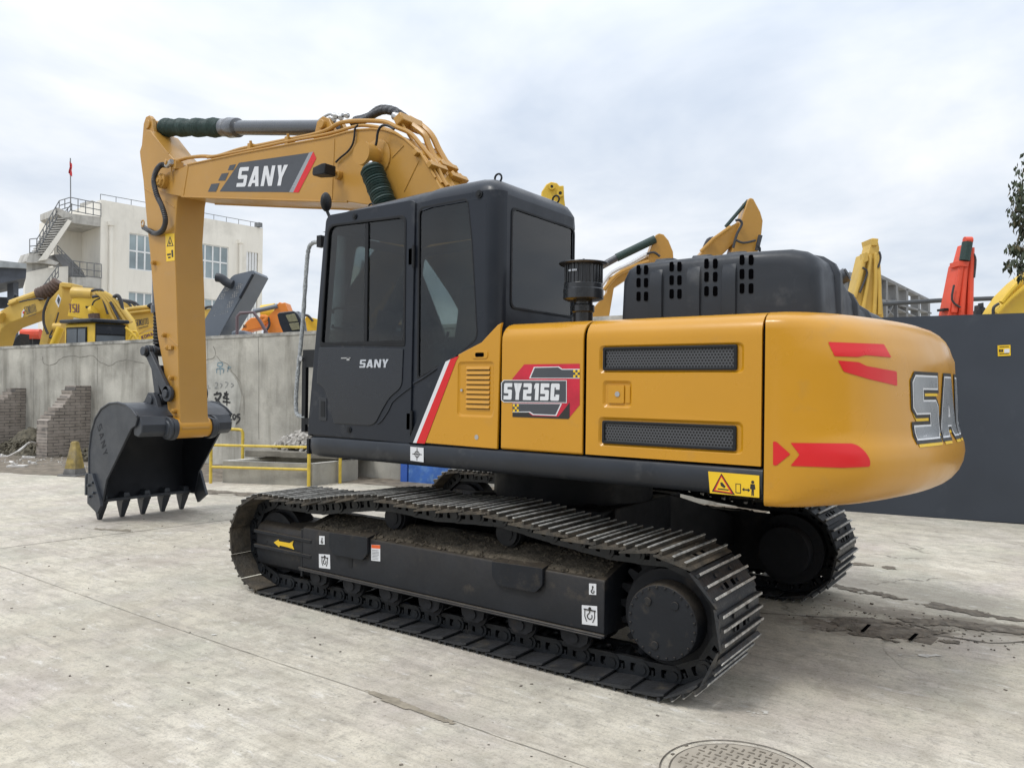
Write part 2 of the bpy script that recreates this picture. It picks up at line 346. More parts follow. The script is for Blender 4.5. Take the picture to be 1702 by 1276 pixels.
def add_text(mb, s, M, x, y, w, h, t, gap, slant=0.0, th=.002, grow=0.0, fn=None, sub=1, thh=None):
    """solid letters; with fn(u, v, h) they are wrapped round a curved surface"""
    X = 0.0
    for ch in s:
        cw = t*1.55 if ch == '1' else (t if ch == 'I' else (w*1.12 if ch in 'ANM' else w))
        cu = bpy.data.curves.new('tmp', 'CURVE'); cu.dimensions = '2D'; cu.fill_mode = 'BOTH'; cu.offset = grow
        for poly in glyph(ch, cw, h, t, thh or t*.82):
            sp = cu.splines.new('POLY'); sp.points.add(len(poly)-1); sp.use_cyclic_u = True
            for q, p in zip(sp.points, poly): q.co = (p[0]+X+x+p[1]*slant, p[1]+y, 0, 1)
        ob = bpy.data.objects.new('tmp', cu); me = bpy.data.meshes.new_from_object(ob); b2 = bmesh.new(); b2.from_mesh(me)
        bpy.data.meshes.remove(me); bpy.data.objects.remove(ob); bpy.data.curves.remove(cu)
        if fn:
            bmesh.ops.remove_doubles(b2, verts=b2.verts, dist=1e-5)
            lo = min(v.co.x for v in b2.verts); hi = max(v.co.x for v in b2.verts); p = lo+.02
            while p < hi: bmesh.ops.bisect_plane(b2, geom=b2.verts[:]+b2.edges[:]+b2.faces[:], plane_co=(p, 0, 0), plane_no=(1, 0, 0)); p += .02
            lo = min(v.co.y for v in b2.verts); hi = max(v.co.y for v in b2.verts); p = lo+.04
            while p < hi: bmesh.ops.bisect_plane(b2, geom=b2.verts[:]+b2.edges[:]+b2.faces[:], plane_co=(0, p, 0), plane_no=(0, 1, 0)); p += .04
        idx = {}; vs = []; fs = []
        for v in b2.verts: idx[v] = len(vs); vs.append(fn(v.co.x, v.co.y, th) if fn else M @ Vector((v.co.x, v.co.y, th)))
        for f in b2.faces: fs.append(tuple(idx[v] for v in f.verts))
        b2.free(); mb._add(vs, fs); X += cw+gap
    return X-gap
def flatpoly(mb, pts, M, h=.002): mb._add([M @ Vector((p[0], p[1], h)) for p in pts], [tuple(range(len(pts)))])
# ================================================================== EXCAVATOR
EX = thing('excavator', 'large amber crawler excavator with charcoal cab parked in the foreground on the concrete yard', 'excavator')
# ---------------------------------------------------------------- undercarriage
PITCH_R = .315
def track_path():
    P = []
    for k in range(13):                                   # sprocket, from bottom round the back to the top
        a = -PI/2 - PI*k/12; P.append((-1.40+.318*math.cos(a), .405+.318*math.sin(a)))
    P += [(-1.08, .712), (-.69, .752), (-.25, .812), (.30, .786), (.72, .812), (.94, .788), (1.45, .705)]
    for k in range(1, 13):
        a = PI/2 - PI*k/12; P.append((1.955+.315*math.cos(a), .40+.315*math.sin(a)))
    P += [(1.55, .089), (-1.40, .087)]
    return [Vector((a, b)) for a, b in P]
def resample(P, n, phase):
    P = P+[P[0]] if (P[0]-P[-1]).length > 1e-5 else P
    Ls = [0]
    for a, b in zip(P, P[1:]): Ls.append(Ls[-1]+(b-a).length)
    T = Ls[-1]; out = []; j = 0
    for k in range(n):
        s = (k/n*T+phase) % T; j = 0
        while Ls[j+1] < s: j += 1
        out.append(P[j].lerp(P[j+1], (s-Ls[j])/max(1e-9, Ls[j+1]-Ls[j])))
    return out, T
_p, T = resample(track_path(), 10, 0); NSH = round(T/.19)
# shoe mesh (x along the chain, y across, z outwards)
def shoe_mesh():
    b = MB().use(SHOE)
    prof = [(-.114, .046), (-.114, .036), (.080, .0550), (.098, .0565), (.101, .0595), (.084, .0650), (-.06, .0615)]
    b.prism([(x, -.3, z) for x, z in prof], (0, .6, 0))
    for gx, gh in ((-.082, .0885), (-.012, .0885), (.058, .0885)):
        b.use(SHOE).prism([(gx-.009, -.295, .060), (gx+.011, -.295, .060), (gx+.006, -.295, gh-.004), (gx-.004, -.295, gh-.004)], (0, .59, 0))
        b.use(WORN).prism([(gx-.0065, -.296, gh-.005), (gx+.0085, -.296, gh-.005), (gx+.0065, -.296, gh), (gx-.0045, -.296, gh)], (0, .592, 0))
    b.use(BLACK)
    for yy in (-.05, .05): b.use(VOID).box((.023, yy, .0640), (.034, .036, .003))
    for yy in (-.11, .11):
        for xx in (-.045, .023): b.use(SHOE).cyl((xx, yy, .06), (xx, yy, .074), .012, n=6)
    me_o = b.build('track_shoe', None, None, 0, 30); me = me_o.data; bpy.data.objects.remove(me_o); return me
SHOE_ME = shoe_mesh()
def link_mesh():
    b = MB().use(CHAINM)
    for y in (-.1, .1):
        # straight waisted link with two bolt windows
        o = rnd([(-.135, -.035), (-.105, -.054), (.09, -.050), (.13, -.035), (.13, .030), (.09, .05), (-.09, .05), (-.135, .03)], .02, 3)
        b.plate(o, .03, frame((0, y+.015, 0), (1, 0, 0), (0, 0, 1)), holes=[rnd(rect(-.06, -.022, -.018, .026), .008, 2), rnd(rect(.018, -.022, .06, .026), .008, 2)])
        for xx in (-.04, .04): b.cyl((xx, y, .0), (xx, y, .052), .011, n=6)
    for xx in (.095,):
        b.cyl((xx, -.122, 0), (xx, .122, 0), .046, n=16)
        b.cyl((xx, -.130, 0), (xx, .130, 0), .026, n=12)
    me_o = b.build('l', None, None, 0, 30); me = me_o.data; bpy.data.objects.remove(me_o); return me
LINK_ME = link_mesh()
SHOE_MUD = SHOE_ME.copy(); SHOE_MUD.materials[0] = SHOEM
def disc(b, x, z, y0, y1, r, n=32): b.cyl((x, y0, z), (x, y1, z), r, n=n)
def make_track(sg):
    Y = lambda y: sg*y
    # --- side frame
    b = MB().use(FRAMEK)
    ring = lambda x: [(x, Y(1.03), .24), (x, Y(1.39), .255), (x, Y(1.408), .27), (x, Y(1.408), .555), (x, Y(1.40), .568), (x, Y(1.12), .645), (x, Y(1.03), .645)]
    b.loft([ring(1.52), ring(-1.065)], caps=True)
    ring2 = lambda x, k=0: [(x, Y(1.04), .19), (x, Y(1.30), .175+k), (x, Y(1.37), .22+k), (x, Y(1.392-k), .30), (x, Y(1.392-k), .48), (x, Y(1.365), .525-k), (x, Y(1.29), .555-k), (x, Y(1.04), .565-k)]
    b.loft([ring2(2.11, .012), ring2(2.095), ring2(1.5)], caps=True)
    b.cyl((1.56, Y(1.408), .254), (-1.07, Y(1.408), .254), .013, n=8)
    b.box((.24, Y(1.39), .247), (2.6, .07, .012))
    fr = b.build('track_frame', FRAMEK, EX, bevel=.006)
    def sub(name, mb, mt=None, **k): return mb.build(name, mt, fr, **k)
    # rails on the front guard
    b = MB().use(FRAMEK)
    for z in (.472, .357): b.box((1.77, Y(1.40), z), (.68, .03, .026)); b.cyl((1.43, Y(1.40), z-.013), (1.43, Y(1.40), z+.013), .015, n=10)
    b.box((1.53, Y(1.399), .375), (.022, .02, .36))
    b.use(BLACK).cyl((1.985, Y(1.385), .40), (1.985, Y(1.3935), .40), .024, n=18); b.use(FRAMEK)
    sub('guard_rib', b, None, bevel=.004) if False else b.build('guard_rib', None, fr, bevel=.004)
    for x0, x1, z0, z1 in ((.80, 1.20, .415, .585), (-.665, -.29, .43, .585)):
        b = MB().use(FRAMEK); b.plate(rnd(sx([(x0, z1), (x1, z1-.012), (x1, z0+.05), (x1-.05, z0), (x0+.05, z0), (x0, z0+.05)]), .02), .028, frame((0, Y(1.406), 0), (-1, 0, 0), (0, 0, 1)) if sg > 0 else frame((0, -1.434, 0), (-1, 0, 0), (0, 0, 1)), bev=.004)
        b.prism([(x0, Y(1.43), z1-.004), (x1, Y(1.43), z1-.014), (x1, Y(1.30), z1+.01), (x0, Y(1.30), z1+.02)], (0, 0, -.012))
        sub('frame_lug', b)
    b = MB().use(BLACK); b.plate(rnd(sx(rect(.975, .335, 1.015, .44)), .019), .002, SIDE(1.4085) if sg > 0 else SIDE(-1.4105)); sub('slot', b)
    # mud on the sloping top
    b = MB().use(MUD)
    nx, ny = 150, 16; vs = []
    for i in range(nx+1):
        for j in range(ny+1):
            x = 1.45-2.50*i/nx; y = 1.10+.292*j/ny
            zb = .568+(1.40-y)/.28*.077 if y > 1.12 else .645
            h = noise.noise((x*3, y*4, sg*3))*.02+abs(noise.noise((x*22, y*22, 1)))*.010+noise.noise((x*60, y*60, 5))*.006
            edge = min(1, j/2, (ny-j)/2, i/3, (nx-i)/3); vs.append((x, Y(y), zb+(.010+h)*edge-.004))
    b._add(vs, [(i*(ny+1)+j, (i+1)*(ny+1)+j, (i+1)*(ny+1)+j+1, i*(ny+1)+j+1) for i in range(nx) for j in range(ny)])
    for k in range(500):
        x = random.uniform(-1.04, 1.42); y = random.uniform(1.13, 1.395); r = random.uniform(.003, .009)
        z = .568+(1.40-y)/.28*.077+.008; b.box((x, Y(y), z), (r*2, r*1.6, r*1.5), Matrix.Rotation(random.random()*3, 3, Vector((random.random(), random.random(), 1)).normalized()))
    tag(sub('dried_mud_layer', b, MUD), 'crumbly brown mud lying on the sloping top of the track frame')
    # rollers
    for x in (1.36, 1.0, .63, .26, -.11, -.48, -.86):
        b = MB().use(DEEPK)
        for y0, y1, r in ((1.01, 1.05, .098), (1.05, 1.14, .075), (1.14, 1.24, .06), (1.24, 1.33, .075), (1.33, 1.36, .098)): disc(b, x, .215, Y(y0), Y(y1), r, 22)
        b.prism([(x-.10, Y(1.36), .262), (x+.10, Y(1.36), .262), (x+.085, Y(1.36), .185), (x+.04, Y(1.36), .155), (x-.04, Y(1.36), .155), (x-.085, Y(1.36), .185)], (0, Y(.03), 0))
        disc(b, x, .205, Y(1.39), Y(1.40), .03, 16)
        sub('track_roller', b)
    for x, z in ((.735, .705), (-.265, .715)):
        b = MB().use(DEEPK)
        for y0, y1, r in ((1.05, 1.10, .095), (1.10, 1.19, .078), (1.19, 1.225, .095), (1.225, 1.25, .082), (1.25, 1.256, .05)): disc(b, x, z, Y(y0), Y(y1), r, 28)
        disc(b, x, z, Y(.75), Y(1.05), .05); b.box((x, Y(.98), .66), (.14, .08, .12))
        sub('carrier_roller', b)
    b = MB().use(DEEPK)
    for y0, y1, r in ((1.06, 1.12, .22), (1.12, 1.26, .265), (1.26, 1.31, .22)): disc(b, 1.955, .40, Y(y0), Y(y1), r, 36)
    sub('idler_wheel', b)
    b = MB().use(DEEPK)
    pts = []
    for k in range(21):
        for da, r in ((-.08, .29), (-.035, .345), (.035, .345), (.08, .29)):
            a = 2*PI*k/21+da*1.2; pts.append((-1.40+r*math.cos(a), Y(1.15), .405+r*math.sin(a)))
    b.prism(pts, (0, Y(.06), 0)); disc(b, -1.40, .405, Y(1.0), Y(1.15), .24); disc(b, -1.405, .403, Y(1.21), Y(1.30), .262); disc(b, -1.40, .405, Y(.93), Y(1.0), .27, 48); disc(b, -1.40, .405, Y(.80), Y(.94), .19); b.prism([(-1.0, Y(.97), .20), (-1.0, Y(.97), .66), (-1.25, Y(.97), .66), (-1.42, Y(.97), .60), (-1.42, Y(.97), .22)], (0, Y(.03), 0))
    sub('drive_sprocket', b)
    b = MB().use(FRAMEK)
    b.lathe((-1.417, Y(1.26), .40), (-1.417, Y(1.5), .40), [(0, .24), (.03, .24), (.035, .208), (.15, .203), (.158, .197), (.160, .10), (.161, .03)], 64)
    for k in range(24):
        a = 2*PI*k/24+.1; x, z = -1.417+.186*math.cos(a), .40+.186*math.sin(a)
        b.cyl((x, Y(1.41), z), (x, Y(1.426), z), .0075, n=6)
    for a in (.9, 2.2, 5.0): x, z = -1.417+.13*math.cos(a), .40+.13*math.sin(a); b.cyl((x, Y(1.42), z), (x, Y(1.4275), z), .022, n=16)
    sub('final_drive_cover', b, bevel=.002)
    if sg > 0:
        # arrow, lifting marks and warning label on the outer face
        def pxd(name, layers, y, label=None):
            b = MB()
            for i, (mt_, pts) in enumerate(layers):
                b.use(mt_); q = [on_y(a, c, y+.0015+.0009*i) for a, c in pts]; b._add(q, [tuple(range(len(q)))])
            o = sub(name, b, smooth=0)
            if label: tag(o, label)
        pxd('arrow_sticker', [(YELV, [(455, 901), (463, 896), (464, 899), (481, 902), (488, 898), (486, 905), (489, 913), (481, 910), (465, 906), (464, 909)])], 1.394, 'yellow arrow sticker pointing forward')
        def hook(px, py, s, big):
            lay = [(WHITE, [(px, py), (px+s*.65, py+s*.04), (px+s*.65, py+s*1.04), (px, py+s)])]
            if big: lay = [(WHITE, [(px, py), (px+s*.82, py+s*.06), (px+s*.84, py+s*1.12), (px+s*.01, py+s*1.02)])]
            b = MB().use(lay[0][0]); q = [on_y(a, c, 1.4105) for a, c in lay[0][1]]; b._add(q, [(0, 1, 2, 3)])
            b.use(INK); c = on_y(px+s*(.42 if big else .32), py+s*(.6 if big else .72), 1.4125); r = on_y(px, py, 1.41).z-on_y(px, py+s, 1.41).z
            arc = [(c.x+r*.15*math.cos(t), c.y, c.z+r*.15*math.sin(t)) for t in [2.5+.45*k for k in range(10)]]
            b.tube(arc, .003, 4); b.tube([arc[-1], (c.x, c.y, c.z+r*.2), (c.x, c.y, c.z+r*.42)], .003, 4)
            b.cyl((c.x, c.y-.001, c.z+r*.4), (c.x, c.y+.0006, c.z+r*.4), r*.09, n=10)
            if big:
                for dx in (-.3, .3): b.tube([(c.x+dx*r, c.y, c.z+r*.32), (c.x+dx*r, c.y, c.z-r*.05), (c.x+dx*r*.6, c.y, c.z-r*.3)], .0025, 4)
                b.tube([(c.x-.36*r, c.y, c.z+r*.33), (c.x+.36*r, c.y, c.z+r*.33)], .004, 4)
            sub('lifting_mark_sticker' if big else 'hook_sticker', b, smooth=0)
        hook(530.5, 890, 14, False); hook(530, 920, 22.5, True); hook(979, 969, 18.5, False); hook(967, 1005, 31, True)
        b = MB()
        for mt_, pts, h in ((WHITE, [(617, 904.5), (632, 905.5), (632, 932.5), (617, 931)], 0), (ORV, [(617.3, 904.8), (631.7, 905.8), (631.7, 911.5), (617.3, 910.5)], .001)):
            b.use(mt_); q = [on_y(a, c, 1.4102+h) for a, c in pts]; b._add(q, [(0, 1, 2, 3)])
        b.use(GREYV)
        for k in range(7):
            yy = 913.5+k*2.4; q = [on_y(a, c, 1.4112) for a, c in ((618.5, yy), (630-random.random()*3, yy+.8), (630, yy+1.5), (618.5, yy+.7))]; b._add(q, [(0, 1, 2, 3)])
        tag(sub('warning_sticker', b, smooth=0), 'small white sticker with orange header and rows of print')
    # --- chain and shoes
    pins, T = resample(track_path(), NSH, .045 if sg > 0 else .12)
    b = MB(); b.use(CHAINM); shoes = []
    for k in range(NSH):
        a, c = pins[k], pins[(k+1) % NSH]; d = (c-a).normalized(); mid = (a+c)/2
        # the path runs bottom-rear-top-front; outward is to the left of travel turned round
        X = Vector((d.x, 0, d.y)); Z = Vector((-d.y, 0, d.x))
        if (mid-Vector((.25, .4))).dot(Vector((Z.x, Z.z))) < 0: Z = -Z
        X = -X if (k >= 0) else X
        Yv = Z.cross(X); M = Matrix((X, Yv, Z)).transposed().to_4x4(); M.translation = (mid.x, Y(1.19), mid.y)
        b.bm.from_mesh(LINK_ME) if False else None
        n0 = len(b.bm.verts); b.bm.from_mesh(LINK_ME); b.bm.verts.ensure_lookup_table()
        if k % 2: bmesh.ops.scale(b.bm, vec=(1, 1.035, .97), verts=b.bm.verts[n0:])
        bmesh.ops.transform(b.bm, matrix=M, verts=b.bm.verts[n0:]); shoes.append(M)
    ch = b.build('track_chain', CHAINM, EX, smooth=30)
    for k, M in enumerate(shoes):
        o = bpy.data.objects.new('track_shoe', SHOE_MUD if (M.translation.z > .66 and M.translation.x > -1.5) or (M.translation.x > 1.9 and M.translation.z > .1) else SHOE_ME); COL.objects.link(o); o.parent = ch
        o.matrix_local = M @ Matrix.Rotation(random.uniform(-.008, .008), 4, 'Y')
make_track(1); make_track(-1)
b = MB().use(DEEPK)
b.cyl((0, 0, .80), (0, 0, 1.0), .62, n=48); b.cyl((0, 0, .99), (0, 0, 1.04), .66, n=48); b.cyl((0, 0, 1.035), (0, 0, 1.085), .58, n=48)
for k in range(36):
    a = 2*PI*k/36; b.cyl((.64*math.cos(a), .64*math.sin(a), 1.04), (.64*math.cos(a), .64*math.sin(a), 1.055), .014, n=6)
b.build('slewing_ring', DEEPK, EX)
b = MB().use(DEEPK)
b.box((0, 0, .68), (1.25, 1.3, .26))
for s in (-1, 1):
    for xx in (-1, 1):
        r0 = [(xx*.25, s*.45, .48), (xx*.62, s*.45, .50), (xx*.62, s*.45, .82), (xx*.25, s*.45, .84)]
        r1 = [(xx*.55, s*1.06, .34), (xx*.95, s*1.06, .34), (xx*.95, s*1.06, .60), (xx*.55, s*1.06, .60)]
        b.loft([r0, r1], caps=True)
b.build('centre_frame', DEEPK, EX, bevel=.012)
# ---------------------------------------------------------------- deck
YS = 1.357
for s in (1, -1):
    b = MB().use(BELT)
    prof = [(1.30, 1.252), (1.345, 1.250), (1.357, 1.238), (1.359, 1.17), (1.35, 1.125), (1.32, 1.102), (1.27, 1.10), (1.27, 1.12), (1.29, 1.235)]
    rings = []
    for x, k in ((-1.925, 0), (1.40, 0), (1.50, .012), (1.548, .035), (1.578, .075), (1.59, .13)):
        rings.append([(x, s*max(1.0, y-k), z) for y, z in prof])
    b.loft(rings, caps=True)
    b.build('deck_skirt', BELT, EX, smooth=50)
b = MB().use(DEEPK)
b.box((-.17, 0, 1.155), (3.5, 2.56, .10)); b.box((1.585, .82, 1.17), (.03, 1.0, .12))
for y in (.35, -.35): b.box((-.3, y, 1.09), (3.2, .06, .10))
b.box((-.98, .9, 1.092), (.5, .35, .03)); b.box((-1.55, .2, 1.09), (.5, 1.3, .05))
b.build('revolving_frame', DEEPK, EX, bevel=.006)
b = MB().use(CABK)
b.box((-1.05, 0, 1.62), (1.72, 2.50, .80)); b.box((.6, -.95, 1.5), (1.5, .70, .6)); b.box((.05, -.85, 1.75), (.6, .9, .5))
b.build('machinery_casing', CABK, EX, bevel=.02)
# right-hand side panel
b = MB().use(YEL)
b.loft([[(x, -1.30, 1.255), (x, -1.357, 1.262), (x, -1.357, 1.93), (x, -1.325, 2.01), (x, -1.22, 2.045), (x, -.9, 2.05), (x, -.9, 2.03), (x, -1.3, 1.95)] for x in (-1.925, 1.2)], caps=True)
b.build('side_door', YEL, EX, bevel=.006)
# ---------------------------------------------------------------- side doors (left)
PR = [(1.345, 1.257), (1.357, 1.265), (1.357, 1.92), (1.354, 1.955), (1.342, 1.985), (1.318, 2.012), (1.283, 2.032), (1.235, 2.043), (1.15, 2.048), (.85, 2.052), (.85, 2.036), (1.15, 2.032), (1.23, 2.027), (1.275, 2.015), (1.305, 1.997), (1.328, 1.972), (1.337, 1.945), (1.339, 1.92), (1.339, 1.257)]
def grow_x(x0, x1, name):
    b = MB().use(YEL); n = 6
    b.loft([[(x, y, z) for y, z in PR] for x in (x0, x1)], caps=True)
    return b.build(name, YEL, EX, bevel=.007, smooth=30)
d2 = grow_x(-.292, -.880, 'side_door')
b = MB().use(YEL)
b.loft([[(x, 1.357, 1.89)] + [(x, y, z) for y, z in PR[2:-1]] + [(x, 1.339, 1.89)] for x in (-.903, -1.915)], caps=True)
pan1 = rnd(sx(rect(-1.825, 1.728, -.985, 1.888)), .03, 6); pan2 = rnd(sx(rect(-1.825, 1.315, -.985, 1.482)), .03, 6); pan3 = rnd(sx(rect(-1.195, 1.535, -1.01, 1.688)), .025, 6)
b.plate(sx([(-.903, 1.262), (-1.915, 1.262), (-1.915, 1.89), (-.903, 1.89)]), .018, SIDE(1.339), holes=[pan1, pan2, pan3])
def inset(poly, k):
    c = [sum(p[0] for p in poly)/len(poly), sum(p[1] for p in poly)/len(poly)]
    w_ = max(abs(p[0]-c[0]) for p in poly); h_ = max(abs(p[1]-c[1]) for p in poly)
    return [(c[0]+(p[0]-c[0])*(w_-k)/w_, c[1]+(p[1]-c[1])*(h_-k)/h_) for p in poly]
for pn in (pan1, pan2, pan3):
    pi = inset(pn, .014); b.loft([[(-u, 1.357, v) for u, v in pn], [(-u, 1.345, v) for u, v in pi]])
    b._add([Vector((-u, 1.345, v)) for u, v in pi], [tuple(range(len(pi)))])
d3 = b.build('side_door', YEL, EX, smooth=30)
for z0, z1 in ((1.745, 1.876), (1.331, 1.461)):
    b = MB().use(BLACK)
    o = rnd(sx(rect(-1.789, z0, -1.010, z1)), .012); i_ = rnd(sx(rect(-1.772, z0+.015, -1.027, z1-.015)), .008)
    b.plate(o, .018, SIDE(1.344), holes=[i_], bev=.004)
    b.use(PERF); b._add([Vector((-u, 1.3515, v)) for u, v in i_], [tuple(range(len(i_)))])
    b.build('grille', None, d3)
b = MB().use(YEL); b.plate(rnd(sx(rect(-1.145, 1.56, -1.045, 1.662)), .01), .010, SIDE(1.345), bev=.002); b.plate(rnd(sx(rect(-1.18, 1.562, -1.150, 1.66)), .006), .005, SIDE(1.345), bev=.002)
b.use(STEEL).cyl((-1.105, 1.354, 1.612), (-1.105, 1.360, 1.612), .015, n=18); b.build('latch', None, d3)
# cab-side yellow panel with louvres
out1 = pyl([(706.5, 736), (826, 746), (832, 545), (834, 536), (827, 540), (812, 556), (800, 569), (775, 582), (762, 589)], YS)
vent = rnd(sx(rect(-.232, 1.452, .06, 1.802)), .03)
b = MB().use(YEL); b.plate([(-x, z) for x, z in out1][::-1], .020, SIDE(1.337), holes=[vent], bev=.004)
pi = inset(vent, .012); b.loft([[(-u, 1.353, v) for u, v in vent], [(-u, 1.347, v) for u, v in pi]]); b._add([Vector((-u, 1.347, v)) for u, v in pi], [tuple(range(len(pi)))])
d1 = b.build('front_side_panel', YEL, EX, smooth=30)
b = MB().use(YEL)
for k in range(9):
    z = 1.505+k*.031
    b.prism([(-.195, 1.345, z+.012), (-.195, 1.3575, z), (-.195, 1.3585, z+.004), (-.195, 1.349, z+.022)], (.19, 0, 0))
    b.use(BLACK).box((-.10, 1.3475, z-.002), (.188, .0015, .006)); b.use(YEL)
b.use(STEEL).cyl((.03, 1.35, 1.62), (.03, 1.358, 1.62), .009, n=12)
b.build('louvre_vent', None, d1)
b = MB().use(YEL); b.plate(rnd(sx(rect(-.185, 1.822, -.055, 1.872)), .024), .008, SIDE(1.354), bev=.003)
b.use(VOID).plate(rnd(sx(rect(-.155, 1.834, -.085, 1.861)), .012), .003, SIDE(1.361)); b.build('recess_plug', None, d1)
b = MB().use(STEEL).cyl((-.10, 1.355, 1.322), (-.10, 1.359, 1.322), .016, n=16); b.build('bolt', STEEL, d1)
# stripes
b = MB().use(WHITE)
q = [on_y(a, c, YS+.0022) for a, c in [(740.5, 601), (748.5, 597), (692, 736), (686.5, 735.5)]]; b._add(q, [(0, 1, 2, 3)])
b.use(REDV); q = [on_y(a, c, YS+.0022) for a, c in [(748.5, 597), (763, 591), (758, 600), (706, 737), (692, 736)]]; b._add(q, [(0, 1, 2, 3, 4)])
b.use(CABK).prism([on_y(a, c, 1.331) for a, c in [(735, 604), (763, 590), (707, 737.5), (682, 735)]], (0, .0245, 0))
b.build('stripe_decal', None, d1, smooth=0)
# model badge
def C7(pts): return [(820+a/2.773, 380+c/2.773) for a, c in pts]
def lay(b, mt_, pts, y, h): b.use(mt_); q = [on_y(a, c, y+h) for a, c in pts]; b._add(q, [tuple(range(len(q)))])
b = MB()
lay(b, REDC, C7([(142, 625), (398, 622), (398, 812), (345, 877), (88, 867), (88, 690)]), YS, .0015)
lay(b, INK, C7([(88, 812), (150, 812), (165, 850), (180, 862), (300, 866), (352, 800), (352, 870), (345, 877), (88, 867)]), YS, .0020)
lay(b, WHITE, C7([(187, 637), (302, 635), (318, 646), (398, 646), (398, 690), (165, 690)]), YS, .0025)
lay(b, GREYV, C7([(191, 641), (299, 639), (315, 650), (398, 650), (398, 687), (171, 687)]), YS, .0030)
lay(b, WHITE, C7([(88, 804), (316, 806), (290, 862), (182, 858), (165, 846), (88, 846)]), YS, .0025)
lay(b, GREYV, C7([(88, 806), (309, 808), (286, 857), (185, 853), (168, 842), (88, 843)]), YS, .0030)
lay(b, WHITE, C7([(48, 697), (338, 698), (338, 803), (48, 800), (36, 790), (36, 709)]), YS, .0032)
lay(b, GREYV, C7([(50, 700), (335, 701), (335, 800), (50, 797), (39, 788), (39, 711)]), YS, .0036)
for k in range(3):
    for j in range(3):
        if (k+j) % 2 == 0:
            lay(b, YELV, C7([(368+10*k, 650+12*j), (378+10*k, 650+12*j), (378+10*k, 662+12*j), (368+10*k, 662+12*j)]), YS, .0036)
            lay(b, YELV, C7([(90+9*k, 808+12*j), (99+9*k, 808+12*j), (99+9*k, 820+12*j), (90+9*k, 820+12*j)]), YS, .0036)
A = on_y(*C7([(45, 789)])[0], YS); B = on_y(*C7([(310, 795)])[0], YS); wT = A.x-B.x
hT = on_y(*C7([(180, 711)])[0], YS).z - on_y(*C7([(180, 793)])[0], YS).z
b.use(WHITE); g_ = .012; tw_ = .026; A = A+Vector((-.006, 0, .003)); hT *= .95; wT -= .01; u = wT-5*g_-tw_*1.55-hT*.05
add_text(b, 'SY215C', SIDE(YS), -A.x, A.z, u/5, hT, tw_, g_, slant=.05, th=.0045, thh=.024)
b.build('model_badge', None, d2, smooth=0)
# decals on the skirt
b = MB(); lay(b, WHITE, [(682, 742), (704, 744), (704, 768), (682, 765)], 1.3595, .0012)
c = on_y(693, 754.5, 1.362); b.use(INK)
b.tube([(c.x+.02*math.cos(t), c.y, c.z+.02*math.sin(t)) for t in [k*2*PI/16 for k in range(17)]], .0028, 4)
b.box(c, (.085, .001, .005)); b.box(c, (.005, .0012, .085)); b.build('centre_mark_sticker', None, EX, smooth=0)
b = MB(); lay(b, YELV, [(1177, 783), (1262, 790), (1262, 827), (1180, 819)], 1.3595, .0012)
lay(b, INK, [(1199, 786.5), (1221.5, 822), (1183, 816.5)], 1.3595, .0020); lay(b, REDV, [(1199, 789.5), (1218, 820), (1186, 815.2)], 1.3595, .0024); lay(b, YELV, [(1199, 792.5), (1214.5, 818), (1189, 814)], 1.3595, .0028)
lay(b, INK, [(1193, 811), (1211, 813), (1211, 815), (1193, 813)], 1.3595, .0034); lay(b, INK, [(1197, 802), (1200, 801), (1206, 808), (1204, 811), (1198, 807)], 1.3595, .0034)
lay(b, INK, [(1222.5, 803), (1231.5, 804), (1231.5, 820), (1222.5, 819)], 1.3595, .0020); lay(b, YELV, [(1223.8, 804.3), (1230.2, 805.2), (1230.2, 818.5), (1223.8, 817.6)], 1.3595, .0026)
lay(b, INK, [(1233, 813), (1237, 810), (1237, 812.2), (1243, 812.8), (1243, 810.8), (1247, 814.5), (1243, 817.5), (1243, 815.2), (1237, 814.5), (1237, 816.5)], 1.3595, .0020)
lay(b, INK, [(1247.5, 804), (1254.5, 804.5), (1255.5, 813), (1253, 813.5), (1253, 824), (1251.3, 824), (1251, 815), (1250.5, 824), (1248.8, 823.5), (1249, 813), (1246.5, 812)], 1.3595, .0020)
c = on_y(1251, 801, 1.3616); b.cyl((c.x, 1.3596, c.z), (c.x, 1.3616, c.z), .008, n=12)
b.build('warning_sticker', None, EX, smooth=0)
# ---------------------------------------------------------------- counterweight
half = catmull([Vector(p) for p in [(-1.932, 1.357), (-2.03, 1.340), (-2.13, 1.283), (-2.22, 1.185), (-2.31, 1.03), (-2.395, .78), (-2.46, .5), (-2.50, .22), (-2.512, 0)]], 6)
plan = half + [Vector((p.x, -p.y)) for p in half[-2::-1]]
cwL = [0]
for a, c in zip(plan, plan[1:]): cwL.append(cwL[-1]+(c-a).length)
CWT = cwL[-1]
nrm = []
for i in range(len(plan)):
    d = (plan[min(i+1, len(plan)-1)]-plan[max(i-1, 0)]).normalized(); nrm.append(Vector((d.y, -d.x)))
if nrm[0].y < 0: nrm = [-n_ for n_ in nrm]
ZO = [(1.060, -.14), (1.064, -.08), (1.072, -.03), (1.088, .02), (1.11, .06), (1.14, .095), (1.18, .125), (1.23, .146), (1.29, .155), (1.34, .150), (1.38, .135), (1.415, .118), (1.46, .110), (1.60, .104), (1.76, .098), (1.83, .094), (1.865, .080), (1.91, .066), (1.95, .046), (1.985, .015), (2.012, -.025), (2.034, -.08), (2.046, -.14), (2.052, -.22)]
def zoff(z):
    for (a, p), (c, q) in zip(ZO, ZO[1:]):
        if z <= c: return p+(q-p)*(z-a)/(c-a)
    return ZO[-1][1]
